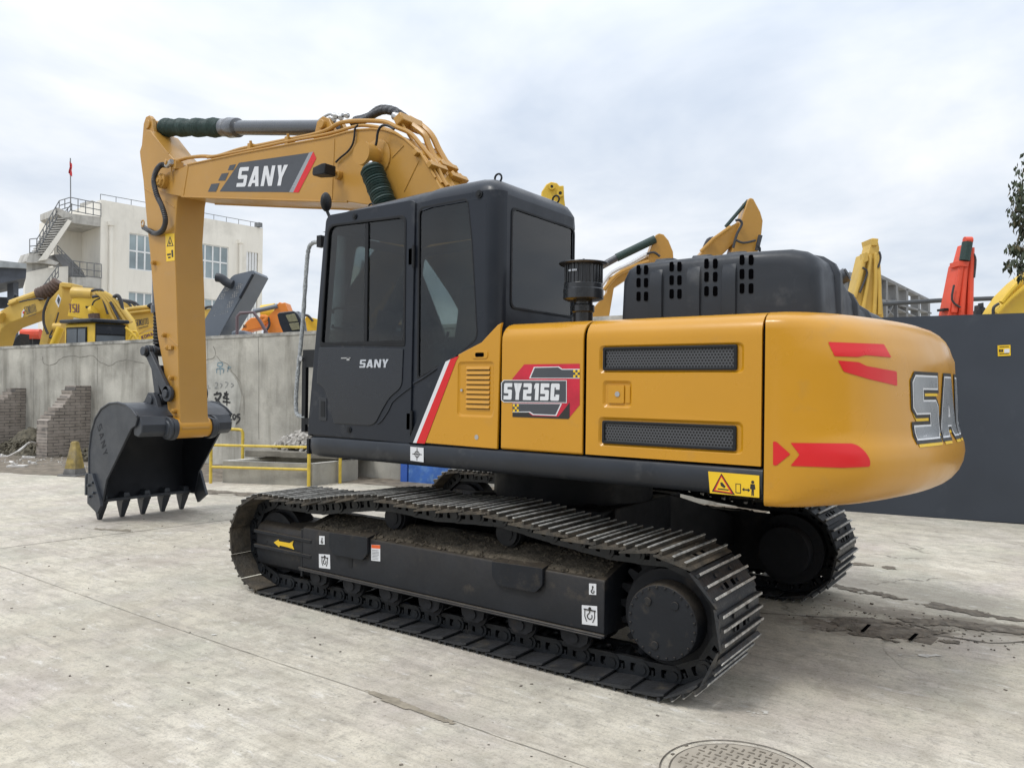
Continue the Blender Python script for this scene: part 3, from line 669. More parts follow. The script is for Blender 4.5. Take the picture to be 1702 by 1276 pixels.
def cwpt(s, z, h=0.0):
    s = max(0, min(CWT-1e-6, s)); i = 0
    while cwL[i+1] < s: i += 1
    t = (s-cwL[i])/(cwL[i+1]-cwL[i]); p = plan[i].lerp(plan[i+1], t); n_ = nrm[i].lerp(nrm[i+1], t).normalized()
    o = zoff(z); e_ = min(s, CWT-s)
    k = min(1, e_/.45); k = k*k*(3-2*k); o = o*k if o > 0 else o
    if z < 1.2 and o < 0: o *= .3+.7*k
    q = p+n_*(o+h); return Vector((q.x, q.y, z))
b = MB().use(YEL)
SS = [CWT*k/110 for k in range(111)]
b.loft([[cwpt(s, z) for s in SS] for z, _ in ZO], caps=True)
cw = b.build('counterweight', YEL, EX, smooth=50)
bvh = BVHTree.FromPolygons([v.co.copy() for v in cw.data.vertices], [tuple(p.vertices) for p in cw.data.polygons])
def cast(px, py, h=.0025):
    d = (FW*FPX+RT*(px-W0/2)-UP*(py-H0/2)).normalized(); loc, n_, i, dd = bvh.ray_cast(CAM, d)
    return None if loc is None else loc+(n_ if n_.dot(d) < 0 else -n_)*h
def wrap_decal(name, mt_, pts):
    bm = bmesh.new(); vs = [bm.verts.new((a, c, 0)) for a, c in pts]; f = bm.faces.new(vs)
    for ax, lo, hi in ((0, min(p[0] for p in pts), max(p[0] for p in pts)), (1, min(p[1] for p in pts), max(p[1] for p in pts))):
        v = math.floor(lo/6)*6+6
        while v < hi:
            co_ = [0, 0, 0]; no = [0, 0, 0]; co_[ax] = v; no[ax] = 1
            bmesh.ops.bisect_plane(bm, geom=bm.verts[:]+bm.edges[:]+bm.faces[:], plane_co=co_, plane_no=no); v += 6
    for v in bm.verts:
        q = cast(v.co.x, v.co.y)
        if q: v.co = q
    me = bpy.data.meshes.new(name)
    for f in bm.faces: f.smooth = True
    bm.to_mesh(me); bm.free(); me.materials.append(mt_)
    o = bpy.data.objects.new(name, me); COL.objects.link(o); o.parent = cw; return o
def C8(pts): return [(1250+a/3.19, 500+c/3.19) for a, c in pts]
wrap_decal('red_stripe', REDV, rnd(C8([(402, 218), (697, 230), (737, 300), (600, 288), (560, 298), (436, 293)]), 2, 3))
wrap_decal('red_stripe', REDV, rnd(C8([(454, 316), (565, 325), (605, 345), (765, 374), (768, 450), (620, 415), (485, 375)]), 2, 3))
wrap_decal('red_stripe', REDV, rnd(C8([(112, 744), (130, 746), (204, 812), (130, 872), (112, 870)]), 2, 3))
wrap_decal('red_stripe', REDV, rnd(C8([(204, 752), (530, 756), (565, 768), (600, 800), (625, 840), (625, 878), (480, 884), (204, 874), (252, 815)]), [2, 3, 8, 8, 8, 4, 4, 2, 2], 3))
# rear lettering: starts where the photograph shows it, centred on the rear
qa = cast(1520, 690); qz1 = cast(1530, 622); qz0 = cast(1530, 733)
ytop, ybot = (qz1.z if qz1 else 1.78), (qz0.z if qz0 else 1.43)
def s_of_y(y):
    best = min(range(len(plan)), key=lambda i: abs(plan[i].y-y)); return cwL[best]
sL = s_of_y(qa.y if qa else .5); tw = CWT-2*sL
hL = ytop-ybot-.02; wl = (tw-3*.035)/4
print('REARTEXT', qa, ytop, ybot, tw)
fn = lambda u, v, h: cwpt(sL+u, ybot+.01+v, .002+h)
wl = (tw-3*.03)/4.24; tk = wl*.36
for mt_, oy, hh_, gr in ((YELV, -.036, .0012, .004), (INK, 0, .0026, .024), (WHITE, 0, .0040, .006), (LGREY, 0, .0054, -.004)):
    b.use(mt_) if mt_ is not YELV else None
    if mt_ is YELV: b = MB().use(YELV)
    add_text(b, 'SANY', None, 0, oy, wl, hL, tk, .03, slant=0, fn=fn, th=hh_, grow=gr, thh=hL*.2)
b.build('rear_lettering', None, cw, smooth=40)
# ---------------------------------------------------------------- engine hood
def hood_ring(y, k=0.0, zk=0.0):
    zt = 2.415 if y > .55 else (2.415-.19*min(1, (.55-y)/.55) if y > -.15 else 2.225)
    zt -= zk
    x0, x1 = -.925-k, -2.10+k
    return [(x0, y, 2.04), (x0-.01, y, zt-.10), (x0-.045, y, zt-.035), (x0-.10, y, zt-.006), (-1.2, y, zt), (-1.7, y, zt+.006), (x1+.16, y, zt-.002), (x1+.08, y, zt-.022), (x1+.03, y, zt-.06), (x1+.004, y, zt-.12), (x1-.012, y, 2.04)]
b = MB().use(HOODM)
ys = [(1.005, .05, .085), (1.001, .028, .048), (.990, .013, .024), (.970, .004, .009), (.93, 0, .001)]+[(.85-.1*k, 0, 0) for k in range(19)]+[(-1.0, .05, .06), (-1.03, .12, .16)]
b.loft([hood_ring(*a) for a in ys], closed=False)
b._add([Vector(p) for p in hood_ring(1.005, .05, .085)], [tuple(range(11))])
hood = b.build('engine_hood', HOODM, EX, smooth=60, weld=True)
ribx = [on_y(px, 470, 1.0).x for px in (1092, 1154, 1213)]
for x in ribx:                          # pressed ribs running up the near face and over the top
    b = MB().use(HOODM)
    v = [Vector(p) for p in [(x, 1.000, 2.045), (x, 1.005, 2.24), (x, 1.001, 2.31), (x, .975, 2.375), (x, .93, 2.412), (x, .85, 2.424), (x, .4, 2.424)]]; rings = []
    for p in v: rings.append([p+Vector((-.054, -.02, 0)), p+Vector((-.038, .018, 0)), p+Vector((.038, .018, 0)), p+Vector((.054, -.02, 0))])
    for R in rings[4:]:
        R[0] += Vector((0, .02, -.02)); R[3] += Vector((0, .02, -.02)); R[1] += Vector((0, -.016, .016)); R[2] += Vector((0, -.016, .016))
    b.loft(rings, closed=False); b.build('hood_rib', HOODM, hood, smooth=60)
for y in (.62, .18, -.28):              # pressed ribs on the rear face of the hood
    zt = hood_ring(y)[4][2]; b = MB().use(HOODM); rings = []
    for x, z in ((-2.115, 2.045), (-2.108, zt-.12), (-2.075, zt-.055), (-2.02, zt-.016), (-1.94, zt+.006), (-1.6, zt+.010)):
        rings.append([Vector((x+.01, y-.05, z-.012)), Vector((x-.012, y-.03, z+.006)), Vector((x-.012, y+.03, z+.006)), Vector((x+.01, y+.05, z-.012))])
    b.loft(rings, closed=False); b.build('hood_rib', HOODM, hood, smooth=60)
for xs, ys_ in (((1061, 1073.4), (448.3, 469.7, 492.4)), ((1116, 1129), (443, 465.6, 488.3)), ((1174, 1188.5), (438, 460, 483.8)), ((1233, 1248), (431.8, 455.3, 479.2))):
    for xx in xs:
        for yy in ys_:
            q = on_y(xx, yy, 1.0085); w_ = .0128; b = MB().use(BLACK)
            b.use(VOID).plate(rnd([(-q.x-w_, q.z-.028), (-q.x+w_, q.z-.028), (-q.x+w_, q.z+.028), (-q.x-w_, q.z+.028)], .010, 3), .003, SIDE(1.0060)); b.build('vent_slot', VOID, hood)
b = MB().use(BLACK); b.tube([(-1.75, .9, 2.41), (-1.75, .9, 2.44), (-1.74, .9, 2.455)], .007, 8); b.build('hood_antenna_stub', BLACK, hood)
b = MB().use(CYL); b.tube([(-2.0, .3, 2.05), (-2.0, .3, 2.24), (-2.02, .3, 2.31), (-2.08, .3, 2.345)], .045, 14)
b.use(BLACK).cyl((-2.085, .3, 2.347), (-2.078, .3, 2.344), .036, n=14); b.build('exhaust_pipe', None, EX)
# ---------------------------------------------------------------- pre-cleaner
b = MB().use(CYL)
P0 = (-.665, 1.0, 2.04)
b.lathe(P0, (-.665, 1.0, 3), [(0, .062), (.08, .062), (.085, .072), (.125, .072), (.13, .06), (.15, .06), (.155, .105), (.165, .128), (.225, .128), (.23, .124), (.26, .124), (.262, .116), (.375, .116), (.38, .150), (.388, .158), (.393, .156), (.403, .10), (.407, .04), (.409, .01)], 40)
for k in range(28):
    a = 2*PI*k/28; b.box((-.665+.119*math.cos(a), 1.0+.119*math.sin(a), 2.36), (.006, .006, .11))
b.cyl((-.665, 1.0, 2.44), (-.665, 1.0, 2.462), .008, n=8)
pc = b.build('air_precleaner', PCM, EX, bevel=.0015)
b = MB().use(SILVER)
for k in range(9):
    if k == 3: continue
    a = .55+k*.055; x, y = -.665+.1245*math.cos(a+.75), 1.0+.1245*math.sin(a+.75)
    b.box((x, y, 2.375), (.0045, .0045, .012))
b.build('print_marks', SILVER, pc)
# ================================================================== CAB
CY = 1.33; CI = .33
cab_side = [(1.569, 1.255), (1.42, 2.70), (1.402, 2.80), (1.36, 2.835), (1.25, 2.865), (.44, 2.893), (.36, 2.895), (.30, 2.90), (-.13, 2.90), (-.13, 1.255)]
doorwin = rnd(pyl([(549, 376), (676, 360), (674, 573), (536, 571)], CY), [.07, .06, .02, .02])
quart = rnd(pyl([(697, 347), (777, 331), (784, 400), (793, 562), (760, 590), (695, 628)], CY), [.05, .04, .02, .05, .05, .02])
b = MB().use(CABK)
b.plate([(-x, z) for x, z in cab_side], .035, SIDE(CY-.035), holes=[[(-x, z) for x, z in doorwin], [(-x, z) for x, z in quart]])
# inner side wall with its window
b.plate([(-max(x, -.12), z-(.05 if z > 2.5 else 0)) for x, z in cab_side], .03, SIDE(CI), holes=[rnd(sx([(1.40, 2.05), (1.30, 2.74), (.62, 2.76), (.62, 2.05)]), .06)])
# rear wall, corner posts
rw = rnd([(-1.178, 2.162), (-.412, 2.160), (-.412, 2.795), (-1.178, 2.800)], .05)
b.plate([(-1.235, 1.255), (-.43, 1.255), (-.43, 2.88), (-1.235, 2.88)], .03, REAR(-.20), holes=[rw])
def post(cx, cy, r, a0, z0, z1):
    ring = lambda z: [(cx, cy, z)]+[(cx+r*math.cos(a0+PI/2*k/8), cy+r*math.sin(a0+PI/2*k/8), z) for k in range(9)]
    b.loft([ring(z0), ring(z1)], caps=True)
post(-.13, 1.23, .10, PI/2, 1.255, 2.90); post(-.13, .43, .10, PI, 1.255, 2.87)
b.box((.65, .83, 1.25), (1.75, .98, .03)); b.box((-.1, .83, 1.5), (.18, .94, .5))
# front posts and lower front wall
fr_ = lambda t: 1.569+(1.405-1.569)*t
for y0, y1 in ((1.25, CY), (CI, .41)):
    b.loft([[(fr_(t)-.06, y0, z), (fr_(t)-.0, y0, z), (fr_(t), y1-.02 if y1 > 1 else y1, z), (fr_(t)-.02, y1, z), (fr_(t)-.06, y1, z)] for t, z in ((0, 1.255), (1, 2.84))], caps=True)
b.loft([[(fr_(t)-.04, CI, z), (fr_(t)+.0, CI, z), (fr_(t)+.0, CY-.03, z), (fr_(t)-.04, CY-.03, z)] for t, z in ((0, 1.255), (.08, 1.40))], caps=True)
# roof cap with rounded shoulders
def roof_ring(y, dz):
    P = [(1.43, 2.80), (1.405, 2.858), (1.34, 2.925), (1.23, 2.962), (.46, 2.992), (.40, 2.992), (.33, 3.003), (-.05, 3.006), (-.13, 2.995), (-.185, 2.965), (-.215, 2.92), (-.228, 2.85), (-.228, 2.82)]
    return [(x-(.0 if x < .5 else 0), y, max(2.80, z-dz)) for x, z in P]
def roof():
    rings = []
    for y, dz, k in ((CY+.001, .155, 0), (CY-.004, .105, 0), (CY-.02, .062, 0), (CY-.045, .030, 0), (CY-.085, .008, 0), (CY-.14, 0, 0), (.50, 0, 0), (.43, .006, 0), (.38, .03, 0), (.345, .065, 0), (.33, .12, 0)):
        R = []
        for x, yy, z in roof_ring(y, dz):
            cxr = .10 if yy > 1 else .08
            if x < -.1:                                       # round the rear corners in plan
                dy = max(0, yy-1.23) if yy > 1 else max(0, .42-yy)
                x = max(x, -.13-(math.sqrt(max(0, .1**2-dy**2)) if dy > 0 else .1))
            R.append((x, yy, z))
        rings.append(R)
    b.loft(rings, closed=False)
roof()
b.use(INTER).box((.6, .83, 2.84), (1.5, .9, .02))
cab = b.build('cab', None, EX, smooth=40)
def gl(name, pts, M):
    b = MB(); b.plate(pts, .006, M); return b.build(name, GLASS2 if name in ('windscreen', 'inner_window') else GLASS, cab)
gl('windscreen', [(-1.26, 0), (-.40, 0), (-.40, 1.45), (-1.26, 1.45)], frame((fr_(.08)-.02, 0, 1.40), (0, -1, 0), Vector((-.104, 0, .995)).normalized()))
gl('quarter_window', [(-x, z) for x, z in quart], SIDE(CY-.014))
gl('inner_window', rnd(sx([(1.40, 2.05), (1.30, 2.74), (.62, 2.76), (.62, 2.05)]), .06), SIDE(CI+.01))
gl('rear_window', rw, REAR(-.222))
def grown(poly, k): return inset(poly, -k)
b = MB().use(BLACK)
q = [(-x, z) for x, z in quart]; b.plate(grown(q, .010), .006, SIDE(CY-.004), holes=[grown(q, -.004)], bev=.0015)
b.plate(grown(rw, .012), .008, REAR(-.228), holes=[grown(rw, -.004)], bev=.002)
b.build('window_seal', BLACK, cab)
# door
door = rnd(pyl([(544, 366), (549, 358), (686, 333), (692, 336), (684, 737), (513, 721)], CY), [.06, .05, .03, .03, .02, .04])
b = MB().use(CABK); b.plate([(-x, z) for x, z in door], .014, SIDE(CY), holes=[[(-x, z) for x, z in doorwin]], bev=.004)
dr = b.build('door', CABK, cab)
gw = [(-x, z) for x, z in doorwin]
b = MB().use(BLACK); b.plate(grown(gw, .012), .010, SIDE(CY+.009), holes=[inset(gw, .008)], bev=.003)
b.box((.942, CY+.006, 2.375), (.030, .012, .87)); b.box((.99, CY+.014, 1.948), (.86, .012, .022)); b.build('window_frame', BLACK, dr)
b = MB(); b.plate(gw, .005, SIDE(CY-.004)); b.build('window_pane', GLASS, dr)
low = rnd(pyl([(534, 577.5), (673.5, 580), (671, 643), (650, 661), (640, 678), (627, 703), (618, 707), (558, 703), (555, 690), (549, 660), (541, 643), (530, 636)], CY), [.01, .01, .05, .05, .03, .03, .03, .02, .06, .06, .04, .01])
b = MB().use(CABP); b.plate([(-x, z) for x, z in low], .008, SIDE(CY+.013), bev=.0035); b.build('lower_panel', CABP, dr)
b = MB().use(CABP); b.plate(rnd([(-x, z) for x, z in pyl([(534, 660), (546, 661), (546, 699), (533, 698)], CY)], .012), .006, SIDE(CY+.013), bev=.002)
b.use(BLACK).plate(rnd([(-x, z) for x, z in pyl([(537, 666), (543.5, 667), (543.5, 693), (536.5, 692)], CY)], .006), .003, SIDE(CY+.0185)); b.build('handle', None, dr)
for px, py in ((590, 360), (581, 714)):
    q = on_y(px, py, CY+.014); b = MB().cyl(q, q+Vector((0, .008, 0)), .022, n=20); b.cyl(q, q+Vector((0, .014, 0)), .012, n=12); b.build('door_buffer', BLACK, dr)
q = on_y(575, 595, CY+.022); b = MB().box(q, (.10, .006, .008)) and None
b = MB(); b.box(q, (.10, .006, .008)); b.box(q+Vector((-.025, 0, -.008)), (.03, .006, .02)); b.build('emblem_bar', STEEL, dr)
A = on_y(597.5, 611, CY+.022); B = on_y(646, 613, CY+.022); hT = on_y(620, 598, CY).z-on_y(620, 611.5, CY).z
b = MB().use(SILVER); wl = (A.x-B.x-3*.010)/4.24-.002
Mdir = frame((0, CY+.021, 0), (-1, 0, 0), (0, 0, 1))
add_text(b, 'SANY', Mdir, -A.x, A.z, wl, hT, wl*.33, .010, slant=.15, th=.003, thh=hT*.2); b.build('lettering', SILVER, dr, smooth=0)
# hinges, crease line, bolts
for z in (2.53, 1.40):
    b = MB(); b.cyl((.478, CY+.016, z-.075), (.478, CY+.016, z+.075), .011, n=12); b.box((.50, CY+.010, z), (.05, .008, .11)); b.build('door_hinge', BLACK, cab)
b = MB(); cr = [on_y(a, c, CY+.004) for a, c in [(687, 637), (700, 630), (722, 615), (742, 602), (762, 590), (781, 579)]]
b.tube(cr, .006, 6, 2)
cr = [on_y(a, c, CY+.017) for a, c in [(627, 704), (634, 699), (646, 681), (652, 668), (668, 654), (684, 642)]]; b.tube(cr, .005, 6, 2); b.build('crease_moulding', CABK, cab)
q = on_y(797, 323, CY); b = MB().cyl(q-Vector((0, .002, 0)), q+Vector((0, .008, 0)), .026, n=20); b.cyl(q, q+Vector((0, .016, 0)), .014, n=12); b.build('plug', BLACK, cab)
for q in (Vector((-.10, 1.16, 2.99)), Vector((1.10, 1.15, 2.95)), Vector((-.13, .5, 2.98))):
    b = MB(); b.tube([q+Vector((.028*math.cos(t), 0, .03+.028*math.sin(t))) for t in [k*2*PI/14 for k in range(15)]], .007, 6); b.cyl(q+Vector((0, 0, -.02)), q+Vector((0, 0, .008)), .014, n=10); b.build('lifting_eye', BLACK, cab)
# seat and console inside
b = MB().use(SEAT); b.box((.55, .80, 1.72), (.50, .50, .16)); b.box((.30, .80, 2.05), (.14, .48, .62), Matrix.Rotation(-.15, 3, 'Y')); b.box((.24, .80, 2.42), (.10, .28, .18)); b.build('seat', SEAT, cab, bevel=.04)
b = MB().use(INTER)
for y in (.50, 1.12): b.box((.60, y, 1.80), (.55, .14, .22)); b.tube([(.85, y, 1.9), (.90, y, 2.02), (.88, y, 2.08)], .014, 8)
b.box((1.28, .45, 2.1), (.06, .2, .3)); b.build('console', INTER, cab, bevel=.02)
b = MB(); b.tube([(1.38, 1.26, 2.10), (1.33, 1.28, 2.07), (1.0, 1.29, 2.06), (.98, 1.28, 2.10)], .01, 8, 3); b.tube([(1.38, 1.26, 2.19), (1.33, 1.28, 2.22), (1.0, 1.29, 2.22)], .01, 8, 3); b.build('inner_handle', BLACK, cab)
b = MB()
for k in range(2): b.tube([(-.15+.02*k, 1.24, 2.72-.02*k), (.1, .9, 2.70), (.3, .6, 2.72)], .012, 6)
b.build('cab_wiring', BLACK, cab)
# handrail at the front of the cab
b = MB().use(WRAP); R = [on_y(a, c, 1.18) for a, c in [(531, 402), (520, 404), (513, 414), (509, 450), (503, 540), (496, 610), (492, 660), (493, 686), (500, 692), (509, 693)]]
b.tube(R, lambda t: .0165+.002*math.sin(t*190), 10, 6); b.build('handrail', WRAP, cab)
b = MB().use(BLACK)
q0 = on_y(507, 596, 1.18); q1 = on_y(507, 712, 1.18); b.box((q0+q1)/2, (.045, .03, abs(q0.z-q1.z)+.05)); b.box(q0+Vector((-.16, 0, 0)), (.34, .028, .14)); b.box(q1+Vector((-.14, 0, .06)), (.30, .028, .05))
b.use(STEEL).cyl(q0+Vector((.02, .014, 0)), q0+Vector((.02, .03, 0)), .02, n=10); b.build('rail_bracket', None, cab); b = MB(); q = on_y(531, 402, 1.18); b.use(BLACK).box(q+Vector((-.02, 0, 0)), (.05, .05, .09)); b.build('rail_bracket', None, cab)
q = on_y(542, 336, 1.22); b = MB().use(BLACK)
M = Matrix.Rotation(.5, 3, 'Z')
def ell(b, c, r, M=None, n=16, m_=10):
    rings = []
    for i in range(m_+1):
        a = -PI/2+PI*i/m_; rr = max(.02, math.cos(a)); R = []
        for k in range(n):
            t = 2*PI*k/n; v = Vector((r[0]*rr*math.cos(t), r[1]*rr*math.sin(t), r[2]*math.sin(a))); R.append(Vector(c)+((M @ v) if M else v))
        rings.append(R)
    b.loft(rings, caps=True)
ell(b, q, (.04, .066, .075), M); b.tube([q+Vector((0, 0, -.05)), q+Vector((-.06, 0, -.15)), q+Vector((-.10, 0, -.17))], .012, 8); b.build('mirror', BLACK, cab)
# ================================================================== BOOM, ARM, BUCKET
BN, BF = .28, -.14
def P3(px, py, y): return on_y(px, py, y)
near = [(262, 317), (260, 306), (264, 295), (275, 287), (300, 280), (312, 274), (407, 254), (500, 236.5), (547, 228), (575, 220), (595, 216), (618, 214.5), (639, 216), (657, 222), (673, 231), (700, 256), (724, 296)]
bp = pyl(near, BN) + [(1.02, 3.10), (.60, 2.45), (.18, 1.80), (.12, 1.66), (.16, 1.55), (.28, 1.49), (.42, 1.52), (.55, 1.66), (1.05, 2.40), (1.55, 2.98), (1.95, 3.27)] + pyl([(578, 335.5), (450, 332), (303, 327), (285, 324)], BN)
b = MB().use(BOOMY); b.prism([(x, BF, z) for x, z in bp], (0, BN-BF, 0))
boom = b.build('boom', BOOMY, EX, bevel=.008, smooth=28)
b = MB()                                     # overhanging top and bottom flange edges and weld seams
for pts, r in (([(312, 274), (407, 254), (500, 236.5), (547, 228), (575, 220), (595, 216), (618, 214.5), (639, 216), (657, 222), (673, 231), (700, 256), (724, 296)], .011), ([(303, 327), (450, 332), (578, 335.5)], .011)):
    for y in (BN+.002, BF-.002): b.tube([on_y(a, c, BN)+Vector((0, y-BN, 0)) for a, c in pts], r, 6)
for pts in ([(556, 231), (552, 332)], [(696, 268), (672, 318)], [(671, 242), (652, 262)]): b.tube([on_y(a, c, BN+.001) for a, c in pts], .006, 6)
q = [on_y(a, c, BN) for a, c in [(313, 277), (305, 326)]]; b.tube(q, .006, 6)
b.build('flange', BOOMY, boom)
b = MB()                                     # nose boss
q = on_y(269, 301, BN+.04); b.lathe((q.x, BF-.06, q.z), (q.x, 1, q.z), [(0, .085), (BN-BF+.12, .085), (BN-BF+.125, .06), (BN-BF+.15, .055)], 24); b.cyl((q.x, BN+.06, q.z), (q.x, BN+.10, q.z), .03, n=6)
for k in range(6): a = k*PI/3; b.cyl((q.x+.055*math.cos(a), BN+.06, q.z+.055*math.sin(a)), (q.x+.055*math.cos(a), BN+.085, q.z+.055*math.sin(a)), .014, n=6)
b.build('nose_boss', BOOMY, boom, bevel=.004); ARMPIN = Vector((q.x, .07, q.z))
# boom cylinder cross boss
q = on_y(590, 254, .44); b = MB()
b.lathe((q.x-.12, BF-.2, q.z-.03), (q.x-.12, 1, q.z-.03), [(0, .09), (.2, .12), (.62, .12), (.64, .085), (.76, .085), (.765, .06)], 28)
q2 = Vector((q.x-.12, 0, q.z-.03)); b.lathe((q2.x, BN, q2.z), (q2.x, 1, q2.z), [(0, .17), (.012, .17), (.02, .14)], 28)
b.build('cylinder_pin_boss', BOOMY, boom, bevel=.003)
# logo on the boom
def C3(pts): return [(220+a/2.934, 160+c/2.934) for a, c in pts]
b = MB(); DB = BN+.001
lay(b, GREYV, C3([(520, 325), (862, 276), (764, 468), (425, 465)]), DB, .0015)
lay(b, LGREY, C3([(862, 276), (882, 270), (784, 469), (764, 468)]), DB, .0018)
lay(b, REDV, C3([(882, 270), (897, 303), (810, 470), (784, 469)]), DB, .0018)
for s in ([(475, 337), (505, 332), (492, 360), (465, 362)], [(435, 378), (470, 373), (452, 412), (418, 412)], [(385, 428), (425, 424), (408, 466), (368, 466)]): lay(b, GREYV, C3(s), DB, .0015)
a_, c_ = C3([(508, 443), (742, 436)]); A = on_y(*a_, DB); B = on_y(*c_, DB)
U = (B-A).normalized(); V = Vector((0, 0, 1)); V = (V-U*V.dot(U)).normalized(); hh = on_y(*C3([(530, 350)])[0], DB).z-on_y(*C3([(530, 442)])[0], DB).z
b.use(WHITE); wl = ((B-A).length-3*.035)/4.24
M = frame(A, U, V); M.translation = A+Vector((0, .0015, 0))
add_text(b, 'SANY', M, 0, 0, wl, hh*1.02, wl*.33, .035, slant=.15, th=.0025, thh=hh*.2)
b.build('logo_decal', None, boom, smooth=0)
# steel pipes along the boom
def pipe(name, pts, r, y, m_=BOOMY, par=None, sm=4, n=8):
    b = MB(); b.tube([on_y(p[0], p[1], p[2] if len(p) > 2 else y) for p in pts], r, n, sm); return b.build(name, m_, par or boom)
pipe('hydraulic_pipe', [(290, 270), (310, 263), (335, 260), (360, 260), (400, 248), (440, 240), (480, 232), (520, 224), (545, 216), (562, 206), (580, 202), (610, 201), (640, 203), (660, 212), (682, 222), (700, 242), (722, 270), (736, 298), (744, 310)], .021, .20)
pipe('hydraulic_pipe', [(345, 262), (400, 252), (480, 235), (530, 226), (560, 219), (580, 213), (600, 209), (625, 211), (650, 218), (672, 232), (700, 256), (722, 285), (734, 305)], .016, .24)
pipe('hydraulic_pipe', [(672, 200), (690, 212), (706, 225), (712, 240), (722, 262), (740, 290), (752, 312)], .03, .05)
pipe('hydraulic_pipe', [(680, 197), (700, 209), (718, 226), (730, 250), (748, 280), (768, 306)], .03, -.10)
pipe('hydraulic_pipe', [(668, 205), (684, 232), (706, 262), (728, 298)], .013, .15)
for (px, py) in ((420, 243), (482, 232)):
    q = on_y(px, py, .20); b = MB(); b.box(q+Vector((0, 0, -.03)), (.05, .10, .10)); b.cyl(q+Vector((0, .02, .02)), q+Vector((0, .03, .05)), .015, n=8); b.build('pipe_clamp', BOOMY, boom, bevel=.004)
for (px, py, y, s) in ((727, 278, .2, .16), (745, 277, 0, .18), (762, 296, -.05, .14), (703, 258, .22, .1)):
    q = on_y(px, py, y); b = MB(); b.box(q, (.05, .22, .05), Matrix.Rotation(.6, 3, 'Y')); b.cyl(q+Vector((0, .05, .02)), q+Vector((.03, .05, .05)), .014, n=8); b.cyl(q+Vector((0, -.05, .02)), q+Vector((.03, -.05, .05)), .014, n=8); b.build('pipe_clamp', BOOMY, boom, bevel=.004)
for ys_, pts in ((.10, [(585, 204), (605, 200), (622, 190), (637, 184), (652, 186), (662, 195), (668, 200)]), (-.02, [(590, 200), (612, 194), (628, 183), (640, 181), (655, 184), (668, 192), (676, 198)])):
    b = MB(); b.tube([on_y(a, c, ys_) for a, c in pts], lambda t: .036+.003*math.sin(t*260), 10, 12); b.build('hydraulic_hose', HOSE, boom)
b = MB(); q = on_y(665, 197, .06)
for y in (.10, -.02): b.cyl((q.x+.03, y, q.z+.02), (q.x-.07, y, q.z-.04), .042, n=12)
b.build('hose_fitting', STEEL, boom); 
b = MB(); b.box((q.x-.10, .04, q.z-.06), (.10, .30, .09), Matrix.Rotation(.5, 3, 'Y')); b.build('hose_block', BOOMY, boom, bevel=.01)
pipe('cable', [(595, 208), (590, 214), (589, 226), (586, 240), (578, 252), (566, 262), (558, 270)], .009, .30, BLACK)
pipe('cable', [(617, 252), (625, 240), (628, 220), (634, 210), (644, 209), (655, 215)], .011, .36, BLACK)
# arm cylinder bracket on the boom and hoses on it
q = on_y(552, 213, .07); b = MB()
for y in (-.04, .13): b.prism([(q.x+.16, y, q.z-.16), (q.x+.10, y, q.z+.05), (q.x+.02, y, q.z+.09), (q.x-.08, y, q.z+.05), (q.x-.22, y, q.z-.20)], (0, .05, 0))
b.cyl((q.x, -.08, q.z), (q.x, .22, q.z), .045, n=16); b.build('cylinder_bracket', BOOMY, boom, bevel=.006); ACB = Vector((q.x, .07, q.z))
b = MB(); b.tube([on_y(a, c, .08) for a, c in [(527, 203), (536, 196), (548, 190), (556, 192), (568, 200)]], .012, 8, 4)
for px, py in ((560, 194), (568, 196), (578, 193), (556, 199)): q = on_y(px, py, .10); b.cyl(q, q+Vector((.06, .0, .03)), .026, n=10); b.cyl(q, q+Vector((-.03, .05, -.02)), .02, n=8)
b.build('hose_fitting', STEEL, boom)
# work lamp on the boom side
q = on_y(536, 284, .62); b = MB().use(BLACK)
q0 = on_y(565, 292, BN); hd = on_y(537, 285, .46)
b.loft([[hd+Vector((dx, dy*s, dz*s)) for dy, dz in ((-.07, -.05), (.07, -.05), (.07, .05), (-.07, .05))] for dx, s in ((.13, .25), (.08, .75), (-.06, 1.0), (-.10, .95))], caps=True)
b.build('work_lamp', BLACK, boom, bevel=.008)
b = MB(); b.tube([q0, q0+Vector((0, .10, .02)), hd+Vector((-.08, 0, .0))], .018, 8); b.cyl(q0, q0+Vector((0, .05, 0)), .045, n=12); b.build('lamp_bracket', BOOMY, boom, bevel=.003)
# arm cylinder
ear = on_y(262, 206, .07); R0 = Vector((ear.x-.02, .07, ear.z-.05)); ax = (ACB-R0); Lc = ax.length; axn = ax.normalized()
s1 = (on_y(371, 211, .07)-R0).dot(axn); s0_ = .13
b = MB().use(CYL)
b.lathe(R0, ACB, [(s1+.0, .085), (s1+.01, .098), (s1+.11, .100), (s1+.13, .112), (s1+.28, .105), (s1+.30, .078), (Lc-.16, .078), (Lc-.155, .085), (Lc-.10, .085), (Lc-.06, .05)], 32)
b.cyl(ACB-Vector((0, .04, 0)), ACB+Vector((0, .04, 0)), .075, n=24)
ac = b.build('arm_cylinder', CYL, EX)
b = MB(); prof = []
k = 0; L_ = s1-s0_; nseg = 64
for i in range(nseg+1): prof.append((s0_+L_*i/nseg, .094+(.009 if i % 2 else -.004)+.008*math.sin(i*.37)+random.uniform(-.003, .003)))
b.lathe(R0, ACB, [(s0_-.005, .05)]+prof+[(s1+.005, .05)], 28); b.build('rod_boot', BOOT, ac, smooth=50)
b = MB(); b.cyl(R0-Vector((0, .06, 0)), R0+Vector((0, .06, 0)), .075, n=20); b.cyl(R0, R0+axn*.15, .045, n=14); b.build('rod_eye', BOOMY, ac)
